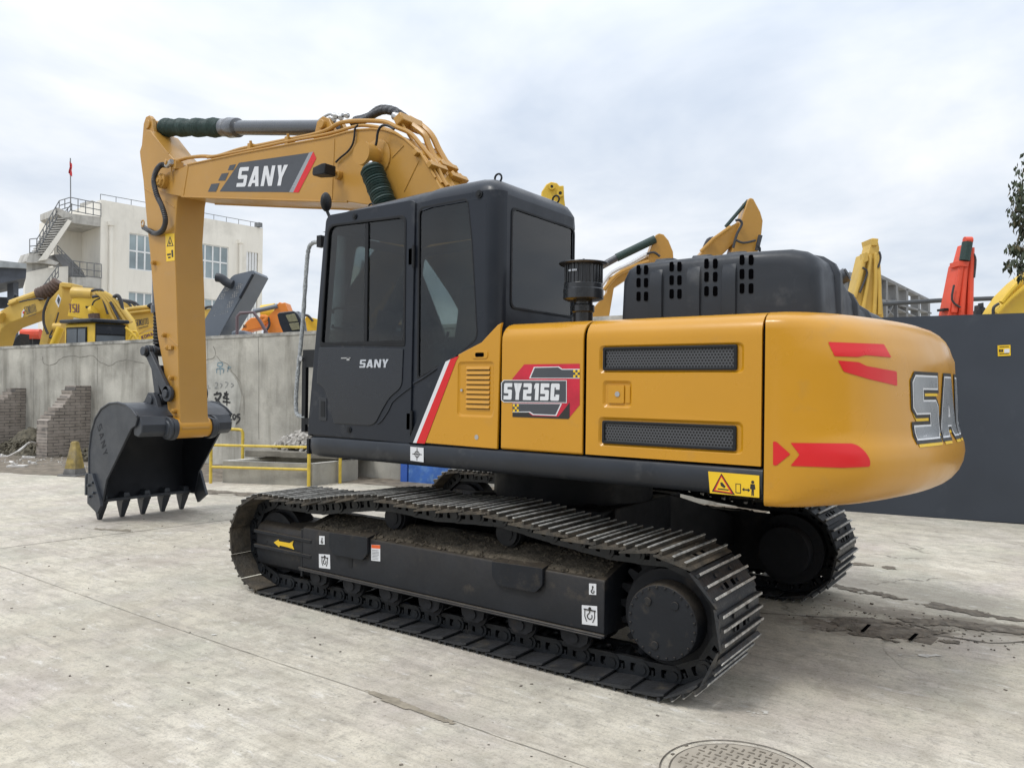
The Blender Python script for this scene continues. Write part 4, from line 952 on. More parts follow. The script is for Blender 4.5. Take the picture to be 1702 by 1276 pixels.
# boom cylinders
for y, f in ((.42, 1), (-.30, 1)):
    P_ = Vector((q2.x, y, q2.z)); Q_ = Vector((.86, y-(.10 if y > 0 else 0), 1.45)); d = (Q_-P_).normalized(); Lb = (Q_-P_).length
    b = MB().use(BOOMY).cyl(P_-Vector((0, .06, 0)), P_+Vector((0, .06, 0)), .105, n=24)
    b.use(CYL).lathe(P_, Q_, [(.62, .10), (.64, .112), (.75, .112), (.76, .088), (Lb-.1, .088), (Lb, .06)], 24); b.use(CHROME).cyl(P_+d*.1, P_+d*.66, .045, n=16)
    bc = b.build('boom_cylinder', None, EX)
    b = MB(); prof = []
    for i in range(20):
        t0 = .16+i*.026; prof += [(t0, .088+random.uniform(0, .006)), (t0+.012, .102+random.uniform(0, .008)), (t0+.020, .103)]
    b.lathe(P_, Q_, [(.13, .05), (.14, .085)]+prof+[(.69, .09), (.70, .05)], 26); b.build('rod_boot', BOOT, bc, smooth=45)
# arm
AN, AF = .25, -.11
arm = [(238, 226), (245, 208), (262, 226), (291, 258)]
ap = pyl([(243, 215), (247, 216), (272, 246), (288, 264), (297, 300), (291, 345), (291, 420), (296, 560), (300, 690), (300, 705), (297, 722), (285, 722), (275, 600), (262, 560), (253, 470), (246, 400), (237, 300), (233, 258), (235, 243)], AN)
ap = pyl([(243, 216), (250, 217), (275, 250), (296, 272)], AN)+[(5.16, 4.0), (5.24, 3.75)]+pyl([(290, 400), (293, 480), (296, 580), (298.5, 690)], AN)
e_ = pyl([(298.5, 690)], AN)[0]
ap += [(5.075, 1.12), (5.10, 1.06), (5.15, 1.02), (5.22, 1.0), (5.29, 1.03), (5.33, 1.10)] + pyl([(272, 612), (262, 560), (254, 480), (249, 420), (244, 370), (238, 300), (233, 262), (232, 252), (237, 236)], AN)
b = MB().use(BOOMY); b.prism([(x, AF, z) for x, z in ap], (0, AN-AF, 0))
armo = b.build('arm', BOOMY, EX, bevel=.008, smooth=25)
b = MB()                                      # cylinder ears on the arm head
for y in (-.06, .15):
    b.prism([(ear.x+.13, y, ear.z-.30), (ear.x+.09, y, ear.z-.02), (ear.x+.04, y, ear.z+.055), (ear.x-.04, y, ear.z+.06), (ear.x-.10, y, ear.z+.01), (ear.x-.13, y, ear.z-.12), (ear.x-.30, y, ear.z-.42), (ear.x-.55, y, ear.z-.78), (ear.x-.2, y, ear.z-.8)], (0, .05, 0))
b.cyl((R0.x, -.09, R0.z), (R0.x, .22, R0.z), .055, n=18); b.build('cylinder_ear', BOOMY, armo, bevel=.006)
b = MB()
for pts in ([(240, 313), (262, 328), (290, 345)], [(252, 222), (272, 246), (280, 256)], [(281, 560), (296, 575)], [(240, 312), (262, 326)]): b.tube([on_y(a, c, AN+.001) for a, c in pts], .006, 6)
for px, py in ((258, 437), (275, 557), (281, 578), (287, 628), (292, 683)):
    q = on_y(px, py, AN); g_ = MB(); g_.cyl(q-Vector((0, .01, 0)), q+Vector((0, .045, 0)), .028, n=12); g_.cyl(q, q+Vector((0, .052, 0)), .014, n=10); g_.build('grease_boss', BOOMY, armo, bevel=.002)
q = on_y(285, 578, AN); b.box(q+Vector((0, .02, 0)), (.10, .03, .04)); q = on_y(240, 372, AN); b.tube([q+Vector((.03*math.cos(t), .02, .04*math.sin(t))) for t in [k*.5 for k in range(13)]], .008, 6)
b.build('arm_fitting', BOOMY, armo, bevel=.002)
b = MB(); z1, z0 = 1.125, 1.06
b.cyl((5.195, AF-.03, 1.125), (5.195, AN+.03, 1.125), .115, n=32); b.build('bucket_pin_sleeve', YEL, armo)
b = MB(); lay(b, YELV, [(274.5, 389), (290, 388), (290.3, 433), (276.5, 435)], AN, .0025)
lay(b, INK, [(282.5, 392), (288.5, 409), (277, 410)], AN, .0032); lay(b, YELV, [(282.5, 396), (286.5, 407.8), (279, 408.3)], AN, .0038); lay(b, INK, [(282, 400), (284.5, 406), (280.5, 406.5)], AN, .0044)
lay(b, INK, [(284.5, 416), (287.5, 415), (288, 427), (285.5, 428), (285, 422)], AN, .0034); lay(b, INK, [(277.5, 422), (284, 421), (284, 424), (277.8, 425)], AN, .0034); lay(b, INK, [(279, 427), (283.5, 426.5), (283.7, 429), (279.5, 429.5)], AN, .0034)
b.build('warning_sticker', None, armo, smooth=0)
b = MB(); b.tube([on_y(a, c, y) for a, c, y in [(276, 275, .33), (267, 275, .36), (259, 286, .38), (256, 303, .38), (261, 325, .37), (270, 345, .35), (275, 366, .33), (270, 383, .30), (259, 388, .28), (249, 384, .26), (239, 378, .2)]], lambda t: .030+.0028*math.sin(t*420), 10, 14); b.build('hydraulic_hose', HOSE, armo)
b = MB(); q = on_y(281, 273, .33); b.cyl(q+Vector((.05, 0, -.01)), q+Vector((-.06, 0, .02)), .032, n=12); b.use(STEEL); b.build('hose_fitting', STEEL, armo)
b = MB(); q = on_y(288, 272, .28); b.box(q, (.10, .14, .07)); b.cyl(q, q+Vector((.02, .09, 0)), .035, n=6); q = on_y(296, 276, .26); b.box(q, (.07, .10, .09)); q = on_y(285, 287, .3); b.box(q, (.015, .01, .2)); b.build('hose_block', BOOMY, armo, bevel=.006)
pc_ = [on_y(a, c, .30) for a, c in [(300, 275), (288, 290), (280, 300)]]
# bucket cylinder on the front of the arm
b = MB().use(CYL); C0 = Vector((5.80, .07, 3.55)); C1 = Vector((5.90, .07, 2.04)); d = (C1-C0).normalized()
b.lathe(C0+Vector((.14, 0, 0)), C1, [(0, .05), (.02, .075), (.95, .075), (.96, .09), (1.05, .09), (1.06, .04)], 24)
b.use(BLACK).lathe(C0+Vector((.10, 0, 0)), C1, [(1.0, .06)]+[(1.05+.02*k, .06+(.012 if k % 2 else 0)) for k in range(20)]+[(1.46, .03)], 20); b.use(CYL).cyl(C1-Vector((0, .06, 0)), C1+Vector((0, .06, 0)), .06, n=18)
b.build('bucket_cylinder', None, EX)
# linkage
TOPP = on_y(250, 584, .26); TOPP.y = 0; RP = on_y(283, 654, .26); RP.y = 0; BP = on_y(261, 665, .26); BP.y = 0
def bar(b, A, B, y, th, r0, r1):
    A = Vector((A.x, y, A.z)); B = Vector((B.x, y, B.z)); d = (B-A).normalized(); n_ = Vector((-d.z, 0, d.x))
    b.prism([A+n_*r0*.7, B+n_*r1*.7, B-n_*r1*.7, A-n_*r0*.7], (0, th, 0))
    b.cyl(A, A+Vector((0, th, 0)), r0, n=20); b.cyl(B, B+Vector((0, th, 0)), r1, n=20)
b = MB().use(BUCK)
for y in (.265, -.17): bar(b, TOPP, RP, y, .045, .075, .095)
b.cyl((RP.x, -.18, RP.z), (RP.x, .335, RP.z), .05, n=16); b.cyl((TOPP.x, -.22, TOPP.z), (TOPP.x, .36, TOPP.z), .055, n=18); b.build('rocker_link', BUCK, EX, bevel=.006)
b = MB().use(BUCK)
for y in (.20, -.10): bar(b, TOPP, BP, y, .05, .075, .08)
b.box((TOPP+BP)/2+Vector((0, .075, 0)), (.07, .3, .25)); b.cyl((BP.x, -.20, BP.z), (BP.x, .36, BP.z), .055, n=18); b.build('bucket_link', BUCK, EX, bevel=.006)
# bucket
BL, BR = .65, -.50
prof = [(5.26, 1.262), (5.37, 1.335), (5.50, 1.385), (5.68, 1.41), (5.88, 1.395), (6.06, 1.33), (6.20, 1.21), (6.29, 1.04), (6.335, .82), (6.335, .60), (6.31, .40), (6.265, .235)]
inn = [(5.29, 1.235), (5.39, 1.305), (5.51, 1.355), (5.68, 1.38), (5.87, 1.365), (6.04, 1.305), (6.17, 1.19), (6.26, 1.03), (6.305, .82), (6.305, .60), (6.28, .41), (6.235, .235)]
b = MB().use(BUCK)
b.loft([[(x, BR, z) for x, z in prof]+[(x, BR, z) for x, z in inn[::-1]], [(x, BL, z) for x, z in prof]+[(x, BL, z) for x, z in inn[::-1]]], caps=True)
n_ = len(prof)
spl = prof[:-1]+[(6.30, .30), (6.26, .215), (6.02, .215), (5.93, .50), (5.40, 1.12), (5.30, 1.16)]
for y in (BL, BR-.025): b.prism([(x, y, z) for x, z in spl], (0, .025, 0))
for y, s in ((BL+.025, 1), (BR-.025, -1)):       # rim bead on the side plate
    b.tube([(x, y, z) for x, z in prof], .014, 6)
b.box((6.19, (BL+BR)/2, .235), (.22, BL-BR+.03, .035), Matrix.Rotation(.06, 3, 'Y'))
bk = b.build('bucket', BUCK, EX, bevel=.004, smooth=40)
b = MB().use(BUCKIN)  # thin inner faces in a darker tone than the bucket shell
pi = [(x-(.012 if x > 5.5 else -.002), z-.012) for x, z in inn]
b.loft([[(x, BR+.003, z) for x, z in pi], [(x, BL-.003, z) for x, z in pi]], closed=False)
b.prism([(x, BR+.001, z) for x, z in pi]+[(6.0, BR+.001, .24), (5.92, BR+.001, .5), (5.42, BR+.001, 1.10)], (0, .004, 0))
b.prism([(x, BL-.006, z) for x, z in pi]+[(6.0, BL-.006, .24), (5.92, BL-.006, .5), (5.42, BL-.006, 1.10)], (0, .004, 0)); b.build('bucket_inner_faces', BUCKIN, bk)
for y0, y1 in ((.34, BL-.002), (BR+.002, -.21)):
    b = MB().use(BUCK); rg = lambda y, k: [(5.25-k, y, 1.27), (5.19-k, y, 1.17), (5.20-k, y, 1.08), (5.27-k, y, 1.03), (5.36-k, y, 1.05), (5.42, y, 1.25)]
    e0, e1 = (.0, .0)
    rings = [rg(y0, .03 if y0 > 0 else 0), rg(y0+.06 if y0 > 0 else y1-.06, .03 if y0 > 0 else 0), rg(y1-.1 if y0 > 0 else y1, 0)]
    rings = [rg(y0, .03), rg(y0+.08, .03), rg(y1, -.02)] if y0 > 0 else [rg(y0, -.02), rg(y1-.08, .03), rg(y1, .03)]
    b.loft(rings, caps=True); b.build('mouth_beam', BUCK, bk, bevel=.01)
for y in (.285, -.20):
    b = MB().use(BUCK)
    q = [(5.195+.14*math.cos(a), 1.125+.14*math.sin(a)) for a in [PI*.75+k*PI/8 for k in range(9)]]
    top = [(5.45, 1.20), (5.80, 1.39), (BP.x+.13, BP.z+.0), (BP.x+.06, BP.z+.09), (BP.x-.04, BP.z+.09), (BP.x-.11, BP.z+.02), (5.40, 1.28)]
    b.prism([(x, y, z) for x, z in q]+[(x, y, z) for x, z in top], (0, .055, 0))
    b.lathe((5.195, y+(.055 if y > 0 else 0), 1.125), (5.195, y+(1 if y > 0 else -1), 1.125), [(0, .13), (.03, .13), (.035, .09), (.05, .085)], 24)
    b.build('hinge_ear', BUCK, bk, bevel=.005)
for y in (.60, .33, .07, -.19, -.45):
    b = MB().use(BUCK)
    r = lambda x0, x1, w, z: [(x0, y-w, z), (x1, y-w, z), (x1, y+w, z), (x0, y+w, z)]
    b.loft([r(6.12, 6.30, .030, .31), r(6.10, 6.29, .044, .25), r(6.11, 6.28, .045, .20), r(6.13, 6.27, .040, .185)], caps=True)
    b.loft([r(6.125, 6.275, .046, .20), r(6.14, 6.27, .042, .15), r(6.18, 6.25, .030, .06), r(6.20, 6.24, .022, .003)], caps=True)
    b.build('tooth', BUCK, bk, bevel=.005)
for y in (BL+.025, BR-.065):
    s = 1 if y > 0 else -1; b = MB().use(BUCK)
    b.prism([(6.30, y, .55), (6.20, y, .56), (6.02, y, .30), (5.98, y, .20), (6.06, y, .10), (6.30, y, .20)] if s > 0 else [(6.05, y, .52), (5.95, y, .52), (5.84, y, .30), (5.80, y, .22), (5.99, y, .10), (6.12, y, .30)], (0, .035, 0))
    for x, z in ((6.16, .46), (6.25, .42), (6.13, .34), (6.22, .29)): b.cyl((x, y, z), (x, y+s*.06, z), .018, n=6)
    b.build('side_cutter', BUCK, bk, bevel=.004)
b = MB().use(BUCK); b.box((6.36, BL+.01, .42), (.04, .09, .26)); b.build('corner_shroud', BUCK, bk, bevel=.006)
b = MB().use(INK); M = frame((6.16, BL+.0258, 1.13), Vector((-.30, 0, -.954)), Vector((-.954, 0, .30)) * -1)
M = frame((6.15, BL+.0255, 1.12), Vector((-.42, 0, -.907)), Vector((-.907, 0, .42)))
add_text(b, 'SANY', M, 0, 0, .070, .10, .016, .03, th=.0015); b.build('cast_lettering', BUCKIN, bk, smooth=0)
# ================================================================== GROUND
def ground_mat():
    M = bpy.data.materials.new('yard_concrete'); M.use_nodes = True; nt = M.node_tree; N = nt.nodes; L = nt.links; b = N['Principled BSDF']
    g = N.new('ShaderNodeNewGeometry')
    def ns(scale, det=6, rough=.6, mp=None, dist=0):
        n = N.new('ShaderNodeTexNoise'); n.inputs['Scale'].default_value = scale; n.inputs['Detail'].default_value = det; n.inputs['Roughness'].default_value = rough; n.inputs['Distortion'].default_value = dist
        src = g.outputs['Position']
        if mp:
            m_ = N.new('ShaderNodeMapping'); m_.inputs['Rotation'].default_value = (0, 0, mp[0]); m_.inputs['Scale'].default_value = mp[1]; L.new(src, m_.inputs[0]); src = m_.outputs[0]
        L.new(src, n.inputs['Vector']); return n.outputs['Fac']
    def rng(v, a, c, lo=0, hi=1):
        r = N.new('ShaderNodeMapRange'); L.new(v, r.inputs[0])
        for i, x in enumerate((a, c, lo, hi)): r.inputs[i+1].default_value = x
        return r.outputs[0]
    def mix(f, a, c, mode='MIX'):
        m_ = N.new('ShaderNodeMixRGB'); m_.blend_type = mode
        if isinstance(f, (int, float)): m_.inputs[0].default_value = f
        else: L.new(f, m_.inputs[0])
        for i, x in ((1, a), (2, c)):
            if isinstance(x, tuple): m_.inputs[i].default_value = (*x, 1)
            else: L.new(x, m_.inputs[i])
        return m_.outputs[0]
    c = mix(rng(ns(.55, 6, .6), .35, .65), (.54, .49, .39), (.68, .63, .53))
    c = mix(rng(ns(1.7, 8, .65), .45, .72, 0, .55), c, (.33, .305, .26))
    c = mix(rng(ns(.9, 5, .6, dist=.8), .52, .7, 0, .45), c, (.50, .44, .42))
    c = mix(rng(ns(5, 8, .7), .47, .68, 0, .6), c, (.29, .265, .22))
    c = mix(rng(ns(.7, 5, .6, (.9, (1.3, 1, 1))), .5, .7, 0, .5), c, (.45, .38, .36))
    c = mix(rng(ns(.8, 5, .6, (2.1, (1.3, 1, 1))), .5, .7, 0, .4), c, (.36, .38, .30))
    # scuff streaks left by tracks and tyres, along and across the machine
    c = mix(rng(ns(1, 7, .68, (0, (1.1, 16, 1))), .52, .70, 0, .34), c, (.24, .22, .19))
    c = mix(rng(ns(1, 7, .68, (.54, (1.3, 20, 1))), .54, .70, 0, .38), c, (.22, .20, .175))
    c = mix(rng(ns(1, 7, .72, (-.2, (2.5, 30, 1))), .56, .72, 0, .30), c, (.60, .57, .54))
    c = mix(rng(ns(13, 10, .75), .53, .64, 0, .6), c, (.27, .25, .215))
    c = mix(rng(ns(60, 6, .8), .5, .7, 0, .65), c, (.21, .195, .165))
    c = mix(rng(ns(31, 8, .8), .60, .70, 0, .55), c, (.66, .64, .61))
    c = mix(rng(ns(2.6, 10, .8, dist=.5), .63, .67, 0, .5), c, (.64, .63, .60))
    # fine cracks
    v = N.new('ShaderNodeTexVoronoi'); v.feature = 'DISTANCE_TO_EDGE'; v.inputs['Scale'].default_value = .55
    ad = N.new('ShaderNodeVectorMath'); ad.operation = 'ADD'
    nn_ = N.new('ShaderNodeTexNoise'); nn_.inputs['Scale'].default_value = 2.2; nn_.inputs['Detail'].default_value = 9; L.new(g.outputs['Position'], nn_.inputs['Vector'])
    sc_ = N.new('ShaderNodeVectorMath'); sc_.operation = 'SCALE'; sc_.inputs['Scale'].default_value = .7; L.new(nn_.outputs['Color'], sc_.inputs[0])
    L.new(g.outputs['Position'], ad.inputs[0]); L.new(sc_.outputs[0], ad.inputs[1]); L.new(ad.outputs[0], v.inputs['Vector'])
    s = N.new('ShaderNodeSeparateXYZ'); L.new(g.outputs['Position'], s.inputs[0])
    dx = mth('ADD', s.outputs['X'], 2.4, nt); dy = mth('ADD', s.outputs['Y'], 2.6, nt)
    rr = mth('SQRT', mth('ADD', mth('MULTIPLY', dx, dx, nt), mth('MULTIPLY', dy, dy, nt), nt), None, nt)
    zone = rng(rr, 2.0, 3.6, 1, .0)
    ck = mth('MULTIPLY', rng(v.outputs['Distance'], .0, .010, 1, 0), mth('MULTIPLY', zone, rng(ns(1.3, 4), .42, .56), nt), nt)
    c = mix(mth('MULTIPLY', ck, .75, nt), c, (.10, .09, .075))
    # dirt caught round the drain
    def spot(x, y, ax, ay, rot, col, amt, c, rag=.5):
        m_ = N.new('ShaderNodeMapping'); m_.vector_type = 'TEXTURE'; m_.inputs['Location'].default_value = (x, y, 0); m_.inputs['Rotation'].default_value = (0, 0, rot); m_.inputs['Scale'].default_value = (ax, ay, 1)
        L.new(g.outputs['Position'], m_.inputs[0])
        ln = N.new('ShaderNodeVectorMath'); ln.operation = 'LENGTH'; L.new(m_.outputs[0], ln.inputs[0])
        q = mth('ADD', ln.outputs['Value'], mth('MULTIPLY', mth('SUBTRACT', ns(7, 9, .75), .5, nt), rag*2.4, nt), nt)
        return mix(rng(q, .65, 1.05, amt, 0), c, col)
    c = spot(-2.05, -.62, .62, .26, .45, (.17, .14, .11), .85, c, .7)
    c = spot(-2.7, -1.15, 1.0, .20, .15, (.18, .155, .12), .8, c, .9)
    c = spot(-2.2, -1.9, 1.2, .35, -.1, (.30, .27, .22), .5, c, 1.3)
    c = spot(-2.1, -1.1, .9, .16, -.15, (.25, .22, .18), .55, c, .9)
    c = spot(10.6, -1.6, 2.4, .35, .0, (.20, .175, .14), .6, c, .6)
    c = spot(7.2, -1.6, 2.6, .22, .25, (.22, .195, .16), .6, c, .7)
    c = mix(rng(ns(1, 6, .6, (.54, (.5, 5, 1))), .50, .66, 0, .38), c, (.34, .30, .255))
    # coarse mottling, dark flecks and pale scuffs
    c = mix(rng(ns(2.3, 9, .78), .50, .60, 0, .42), c, (.33, .295, .235))
    c = mix(rng(ns(4.1, 9, .78, (.3, (1, 3.5, 1))), .54, .62, 0, .40), c, (.28, .255, .21))
    c = mix(rng(ns(3.3, 9, .8, (.1, (1, 3, 1))), .57, .63, 0, .55), c, (.70, .67, .62))
    c = mix(rng(ns(95, 4, .6), .60, .66, 0, .45), c, (.18, .165, .135))
    c = mix(rng(ns(38, 3, .5), .67, .71, 0, .6), c, (.16, .145, .12))
    L.new(c, b.inputs['Base Color']); b.inputs['Specular IOR Level'].default_value = .25
    L.new(rng(ns(3, 5), .3, .7, .72, .95), b.inputs['Roughness'])
    bp = N.new('ShaderNodeBump'); bp.inputs['Strength'].default_value = .5; bp.inputs['Distance'].default_value = .012
    h = mth('ADD', mth('MULTIPLY', ns(26, 10, .75), .6, nt), mth('MULTIPLY', ns(1, 7, .7, (.2, (3, 22, 1))), .5, nt), nt); h = mth('SUBTRACT', h, mth('MULTIPLY', ck, .8, nt), nt)
    L.new(h, bp.inputs['Height']); L.new(bp.outputs[0], b.inputs['Normal']); return M
GROUND = ground_mat()
b = MB(); b.quad((-400, -400, 0), (400, -400, 0), (400, 400, 0), (-400, 400, 0)); tag(b.build('ground', GROUND, smooth=0), kind='structure')
JNT = mat('joint_dirt', (.12, .105, .085), .95, var=.5, vscale=12)
def strip(pts, w_, name, mt_, rag=.3, z=.004, kind='structure'):
    P = [Vector((p[0], p[1], z)) for p in pts]; Q = []
    for a, c in zip(P, P[1:]):
        n_ = max(1, int((c-a).length/.05)); Q += [a.lerp(c, i/n_) for i in range(n_)]
    Q.append(P[-1]); b = MB(); rings = []
    for i, q in enumerate(Q):
        d = (Q[min(i+1, len(Q)-1)]-Q[max(i-1, 0)]).normalized(); nn = Vector((-d.y, d.x, 0))
        off = noise.noise(q*2.3)*rag*.12; ww = w_*(1+noise.noise(q*9)*rag*1.3)
        rings.append([q+nn*(off+ww/2), q+nn*(off-ww/2)])
    b.loft(rings, closed=False); return tag(b.build(name, mt_, smooth=0), kind=kind)
strip([(5.62, 6.0), (5.34, 2.0), (5.145, .5), (4.95, -1.2)], .012, 'ground_joint', mat('joint_line', (.20, .18, .15), .95, var=.5, vscale=8), .08)
strip([(9.5, 2.4), (4.8, 2.30), (1.27, 2.33), (-.6, 2.30), (-3, 2.3)], .006, 'ground_joint', mat('faint_joint', (.40, .37, .31), .95, var=.5, vscale=8), .06)
strip([(-1.2, -.42), (-1.83, -.72), (-2.3, -.62), (-2.75, -.75), (-3.6, -1.45), (-5, -2.4)], .012, 'ground_joint', JNT, 1.0)
SOIL = mat('bare_soil', (.17, .142, .108), .97, var=.45, vscale=6, bump=1, bscale=30, dirt=(.28, .25, .21), dirt_amt=.4, dirt_scale=2.2)
WA = Vector((17.9, -2.75, 0)); WU = Vector((-.98873, -.14971, 0)); WN = Vector((-.14971, .98873, 0))
def wp(s, z, off=0): return WA+WU*s+WN*off+Vector((0, 0, z))
b = MB(); edge = []
e0 = [(22, .6), (16, .1), (12.6, -.55), (10.9, -1.15), (10.2, -1.35), (9.3, -1.75), (8.6, -2.0), (8.3, -2.5), (6.6, -3.75), (4, -4.1), (0, -4.9)]
pts = []
for a, c in zip(e0, e0[1:]):
    n_ = int(math.hypot(c[0]-a[0], c[1]-a[1])/.12)+1
    for i in range(n_):
        t = i/n_; x, y = a[0]+(c[0]-a[0])*t, a[1]+(c[1]-a[1])*t; pts.append((x, y+noise.noise((x*2.1, y*3, 0))*.16+noise.noise((x*8, y*8, 3))*.05))
rings = []
for x, y in pts:
    yw = WA.y+WU.y*((x-WA.x)/WU.x); r = []
    for k in range(9): t = k/8; yy = y+(yw-y)*t; r.append(Vector((x, yy, .004+(.02*t+.03*abs(noise.noise((x*3, yy*3, 2)))*t)*(1 if x > 8.4 else .4))))
    rings.append(r)
b.loft(rings, closed=False); tag(b.build('soil', SOIL), kind='structure')
# ================================================================== LEFT CONCRETE WALL
WALLM = mat('stained_concrete', (.40, .385, .34), .9, var=.32, vscale=1.1, bump=.5, bscale=22, dirt=(.19, .18, .155), dirt_amt=.5, dirt_scale=1.3, streak=.6)
WLEN = 18.6
def wtop(s): return 2.46+.0165*s
b = MB(); n_ = 60
front = []; back = []
for i in range(n_+1):
    s = -6+(WLEN+6)*i/n_; zt = wtop(s)+noise.noise((s*1.3, 0, 0))*.012
    front.append([wp(s, -.05), wp(s, zt)]); back.append([wp(s, zt, -.24), wp(s, -.05, -.24)])
b.loft([f+g for f, g in zip(front, back)], caps=True)
wall = b.build('concrete_wall', WALLM, smooth=20); tag(wall, 'long weathered grey concrete wall with dark streaks and painted graffiti behind the bucket', 'wall')
b = MB(); b.loft([[wp(-6+(WLEN+6)*i/n_, wtop(-6+(WLEN+6)*i/n_)+.004+.008, .012), wp(-6+(WLEN+6)*i/n_, wtop(-6+(WLEN+6)*i/n_)+.012, -.25), wp(-6+(WLEN+6)*i/n_, wtop(-6+(WLEN+6)*i/n_)-.05, .012)] for i in range(n_+1)], caps=True)
b.build('mortar_cap', mat('mortar_cap', (.36, .35, .32), .95, var=.5, vscale=5, bump=.5, dirt=(.12, .12, .11), dirt_amt=.5, dirt_scale=1.5), wall)
def wpx(px, py, off=0): return hit(px, py, WA+WN*off, WN)
CRK = mat('crack', (.20, .19, .165), .95, var=.4, vscale=20)
def wline(pts, w_, off, mt_, name, sm=4, rag=1, par=wall):
    P = catmull([wpx(a, c, off) for a, c in pts], sm); b = MB(); rings = []
    for i, q in enumerate(P):
        d = (P[min(i+1, len(P)-1)]-P[max(i-1, 0)]).normalized(); nn = d.cross(WN); j = noise.noise(q*7)*rag*.03
        ww = w_*(1+rag*.6*noise.noise(q*11)); rings.append([q+nn*(ww/2+j), q-nn*(ww/2-j)])
    b.loft(rings, closed=False); o = b.build(name, mt_, par, smooth=0); return o
wline([(70, 592), (72, 601), (80, 607), (92, 604), (102, 595), (118, 592), (135, 593), (152, 591), (164, 600), (180, 607), (196, 601), (215, 598), (240, 604)], .012, .004, CRK, 'crack')
wline([(336, 601), (350, 597), (358, 590), (355, 575)], .012, .004, CRK, 'crack'); wline([(359, 592), (368, 600), (378, 605), (388, 620), (398, 634), (402, 650), (406, 664), (406, 690)], .010, .004, CRK, 'crack')
for px in (161, 430, 300, 345, 55): wline([(px, 572), (px+1, 590), (px+.5, 640)] if px == 161 else [(px-1, 560), (px, 600), (px, 730)], .007, .004, CRK, 'crack', rag=.4)
# repaired pale patch and the brushed writing
pp = rnd([(338, 604), (352, 604), (360, 594), (372, 603), (386, 622), (396, 636), (401, 655), (398, 680), (390, 712), (372, 716), (350, 714), (338, 700)], 6, 3)
b = MB(); q = [wpx(a, c, .003) for a, c in pp]; b._add(q, [tuple(range(len(q)))]); b.build('plaster_patch', mat('plaster_patch', (.42, .415, .38), .9, var=.25, vscale=3, streak=.4, bump=.3), wall, smooth=0)
BRUSH = mat('black_brush_paint', (.035, .035, .035), .8); FADE = mat('faded_blue_paint', (.20, .27, .30), .85, var=.4, vscale=20)
def brush(strokes, mt_, w_, name):
    b = MB()
    for st in strokes:
        P = [wpx(a, c, .006) for a, c in st]
        if len(P) > 2: P = catmull(P, 4)
        rings = []
        for i, q in enumerate(P):
            d = (P[min(i+1, len(P)-1)]-P[max(i-1, 0)]).normalized(); nn = d.cross(WN); k = w_*(.75+.5*math.sin(PI*min(1, (i+1)/len(P)))); rings.append([q+nn*k/2, q-nn*k/2])
        b.loft(rings, closed=False)
    b.build(name, mt_, wall, smooth=0)
brush([[(355, 656), (367, 654), (364, 662), (358, 669), (354, 673)], [(357, 661), (362, 666), (369, 674)], [(360, 651), (362, 656)]], BRUSH, .045, 'graffiti')
brush([[(372, 654), (380, 655)], [(377, 650), (374, 658), (371, 661), (381, 663)], [(370, 667), (383, 669)], [(377, 655), (377, 674)]], BRUSH, .04, 'graffiti')
brush([[(378, 686), (382, 685), (384, 689), (380, 694), (378, 697), (386, 697)], [(389, 688), (387, 692), (389, 697), (392, 692), (389, 688)], [(399, 688), (395, 689), (394, 692), (398, 694), (397, 699), (392, 704)]], BRUSH, .035, 'graffiti')
brush([[(372, 684), (371, 692), (372, 697), (375, 693)]], BRUSH, .035, 'graffiti')
brush([[(362, 603), (369, 603), (369, 608), (362, 608), (362, 603)], [(360, 613), (360, 620)], [(360, 613), (371, 613), (371, 620)], [(366, 609), (366, 623)], [(378, 612), (384, 610)], [(380, 608), (378, 618)]], FADE, .028, 'graffiti')
brush([[(346, 640), (346, 645), (350, 645)], [(357, 637), (361, 636), (361, 641), (357, 645), (363, 645)], [(366, 637), (369, 640), (366, 645)], [(374, 635), (379, 637), (374, 645)], [(384, 637), (388, 640), (384, 644)]], mat('faded_grey_paint', (.24, .245, .235), .85, var=.4, vscale=20), .022, 'graffiti')
# ------------------------------------------------ brick buttresses
BRICK = bpy.data.materials.new('old_grey_brick'); BRICK.use_nodes = True
nt = BRICK.node_tree; N = nt.nodes; L = nt.links; bs = N['Principled BSDF']; tcn = N.new('ShaderNodeTexCoord'); br = N.new('ShaderNodeTexBrick')
mp = N.new('ShaderNodeMapping'); mp.inputs['Rotation'].default_value = (-PI/2, 0, 0); mp.inputs['Scale'].default_value = (1, 1, 1); L.new(tcn.outputs['Object'], mp.inputs[0]); L.new(mp.outputs[0], br.inputs['Vector'])
br.inputs['Scale'].default_value = 1; br.inputs['Brick Width'].default_value = .24; br.inputs['Row Height'].default_value = .066; br.inputs['Mortar Size'].default_value = .010
br.inputs['Color1'].default_value = (.26, .225, .195, 1); br.inputs['Color2'].default_value = (.34, .30, .26, 1); br.inputs['Mortar'].default_value = (.12, .11, .10, 1)
nz = N.new('ShaderNodeTexNoise'); nz.inputs['Scale'].default_value = 5; nz.inputs['Detail'].default_value = 9; L.new(tcn.outputs['Object'], nz.inputs['Vector'])
mm = N.new('ShaderNodeMapRange'); L.new(nz.outputs[0], mm.inputs[0]); mm.inputs[1].default_value = .42; mm.inputs[2].default_value = .66; mm.inputs[4].default_value = .75
mxx = N.new('ShaderNodeMixRGB'); L.new(mm.outputs[0], mxx.inputs[0]); L.new(br.outputs['Color'], mxx.inputs[1]); mxx.inputs[2].default_value = (.38, .335, .295, 1); L.new(mxx.outputs[0], bs.inputs['Base Color']); bs.inputs['Roughness'].default_value = .95
bp = N.new('ShaderNodeBump'); bp.inputs['Strength'].default_value = .8; bp.inputs['Distance'].default_value = .012; L.new(mth('SUBTRACT', nz.outputs[0], br.outputs['Fac'], nt), bp.inputs['Height']); L.new(bp.outputs[0], bs.inputs['Normal'])
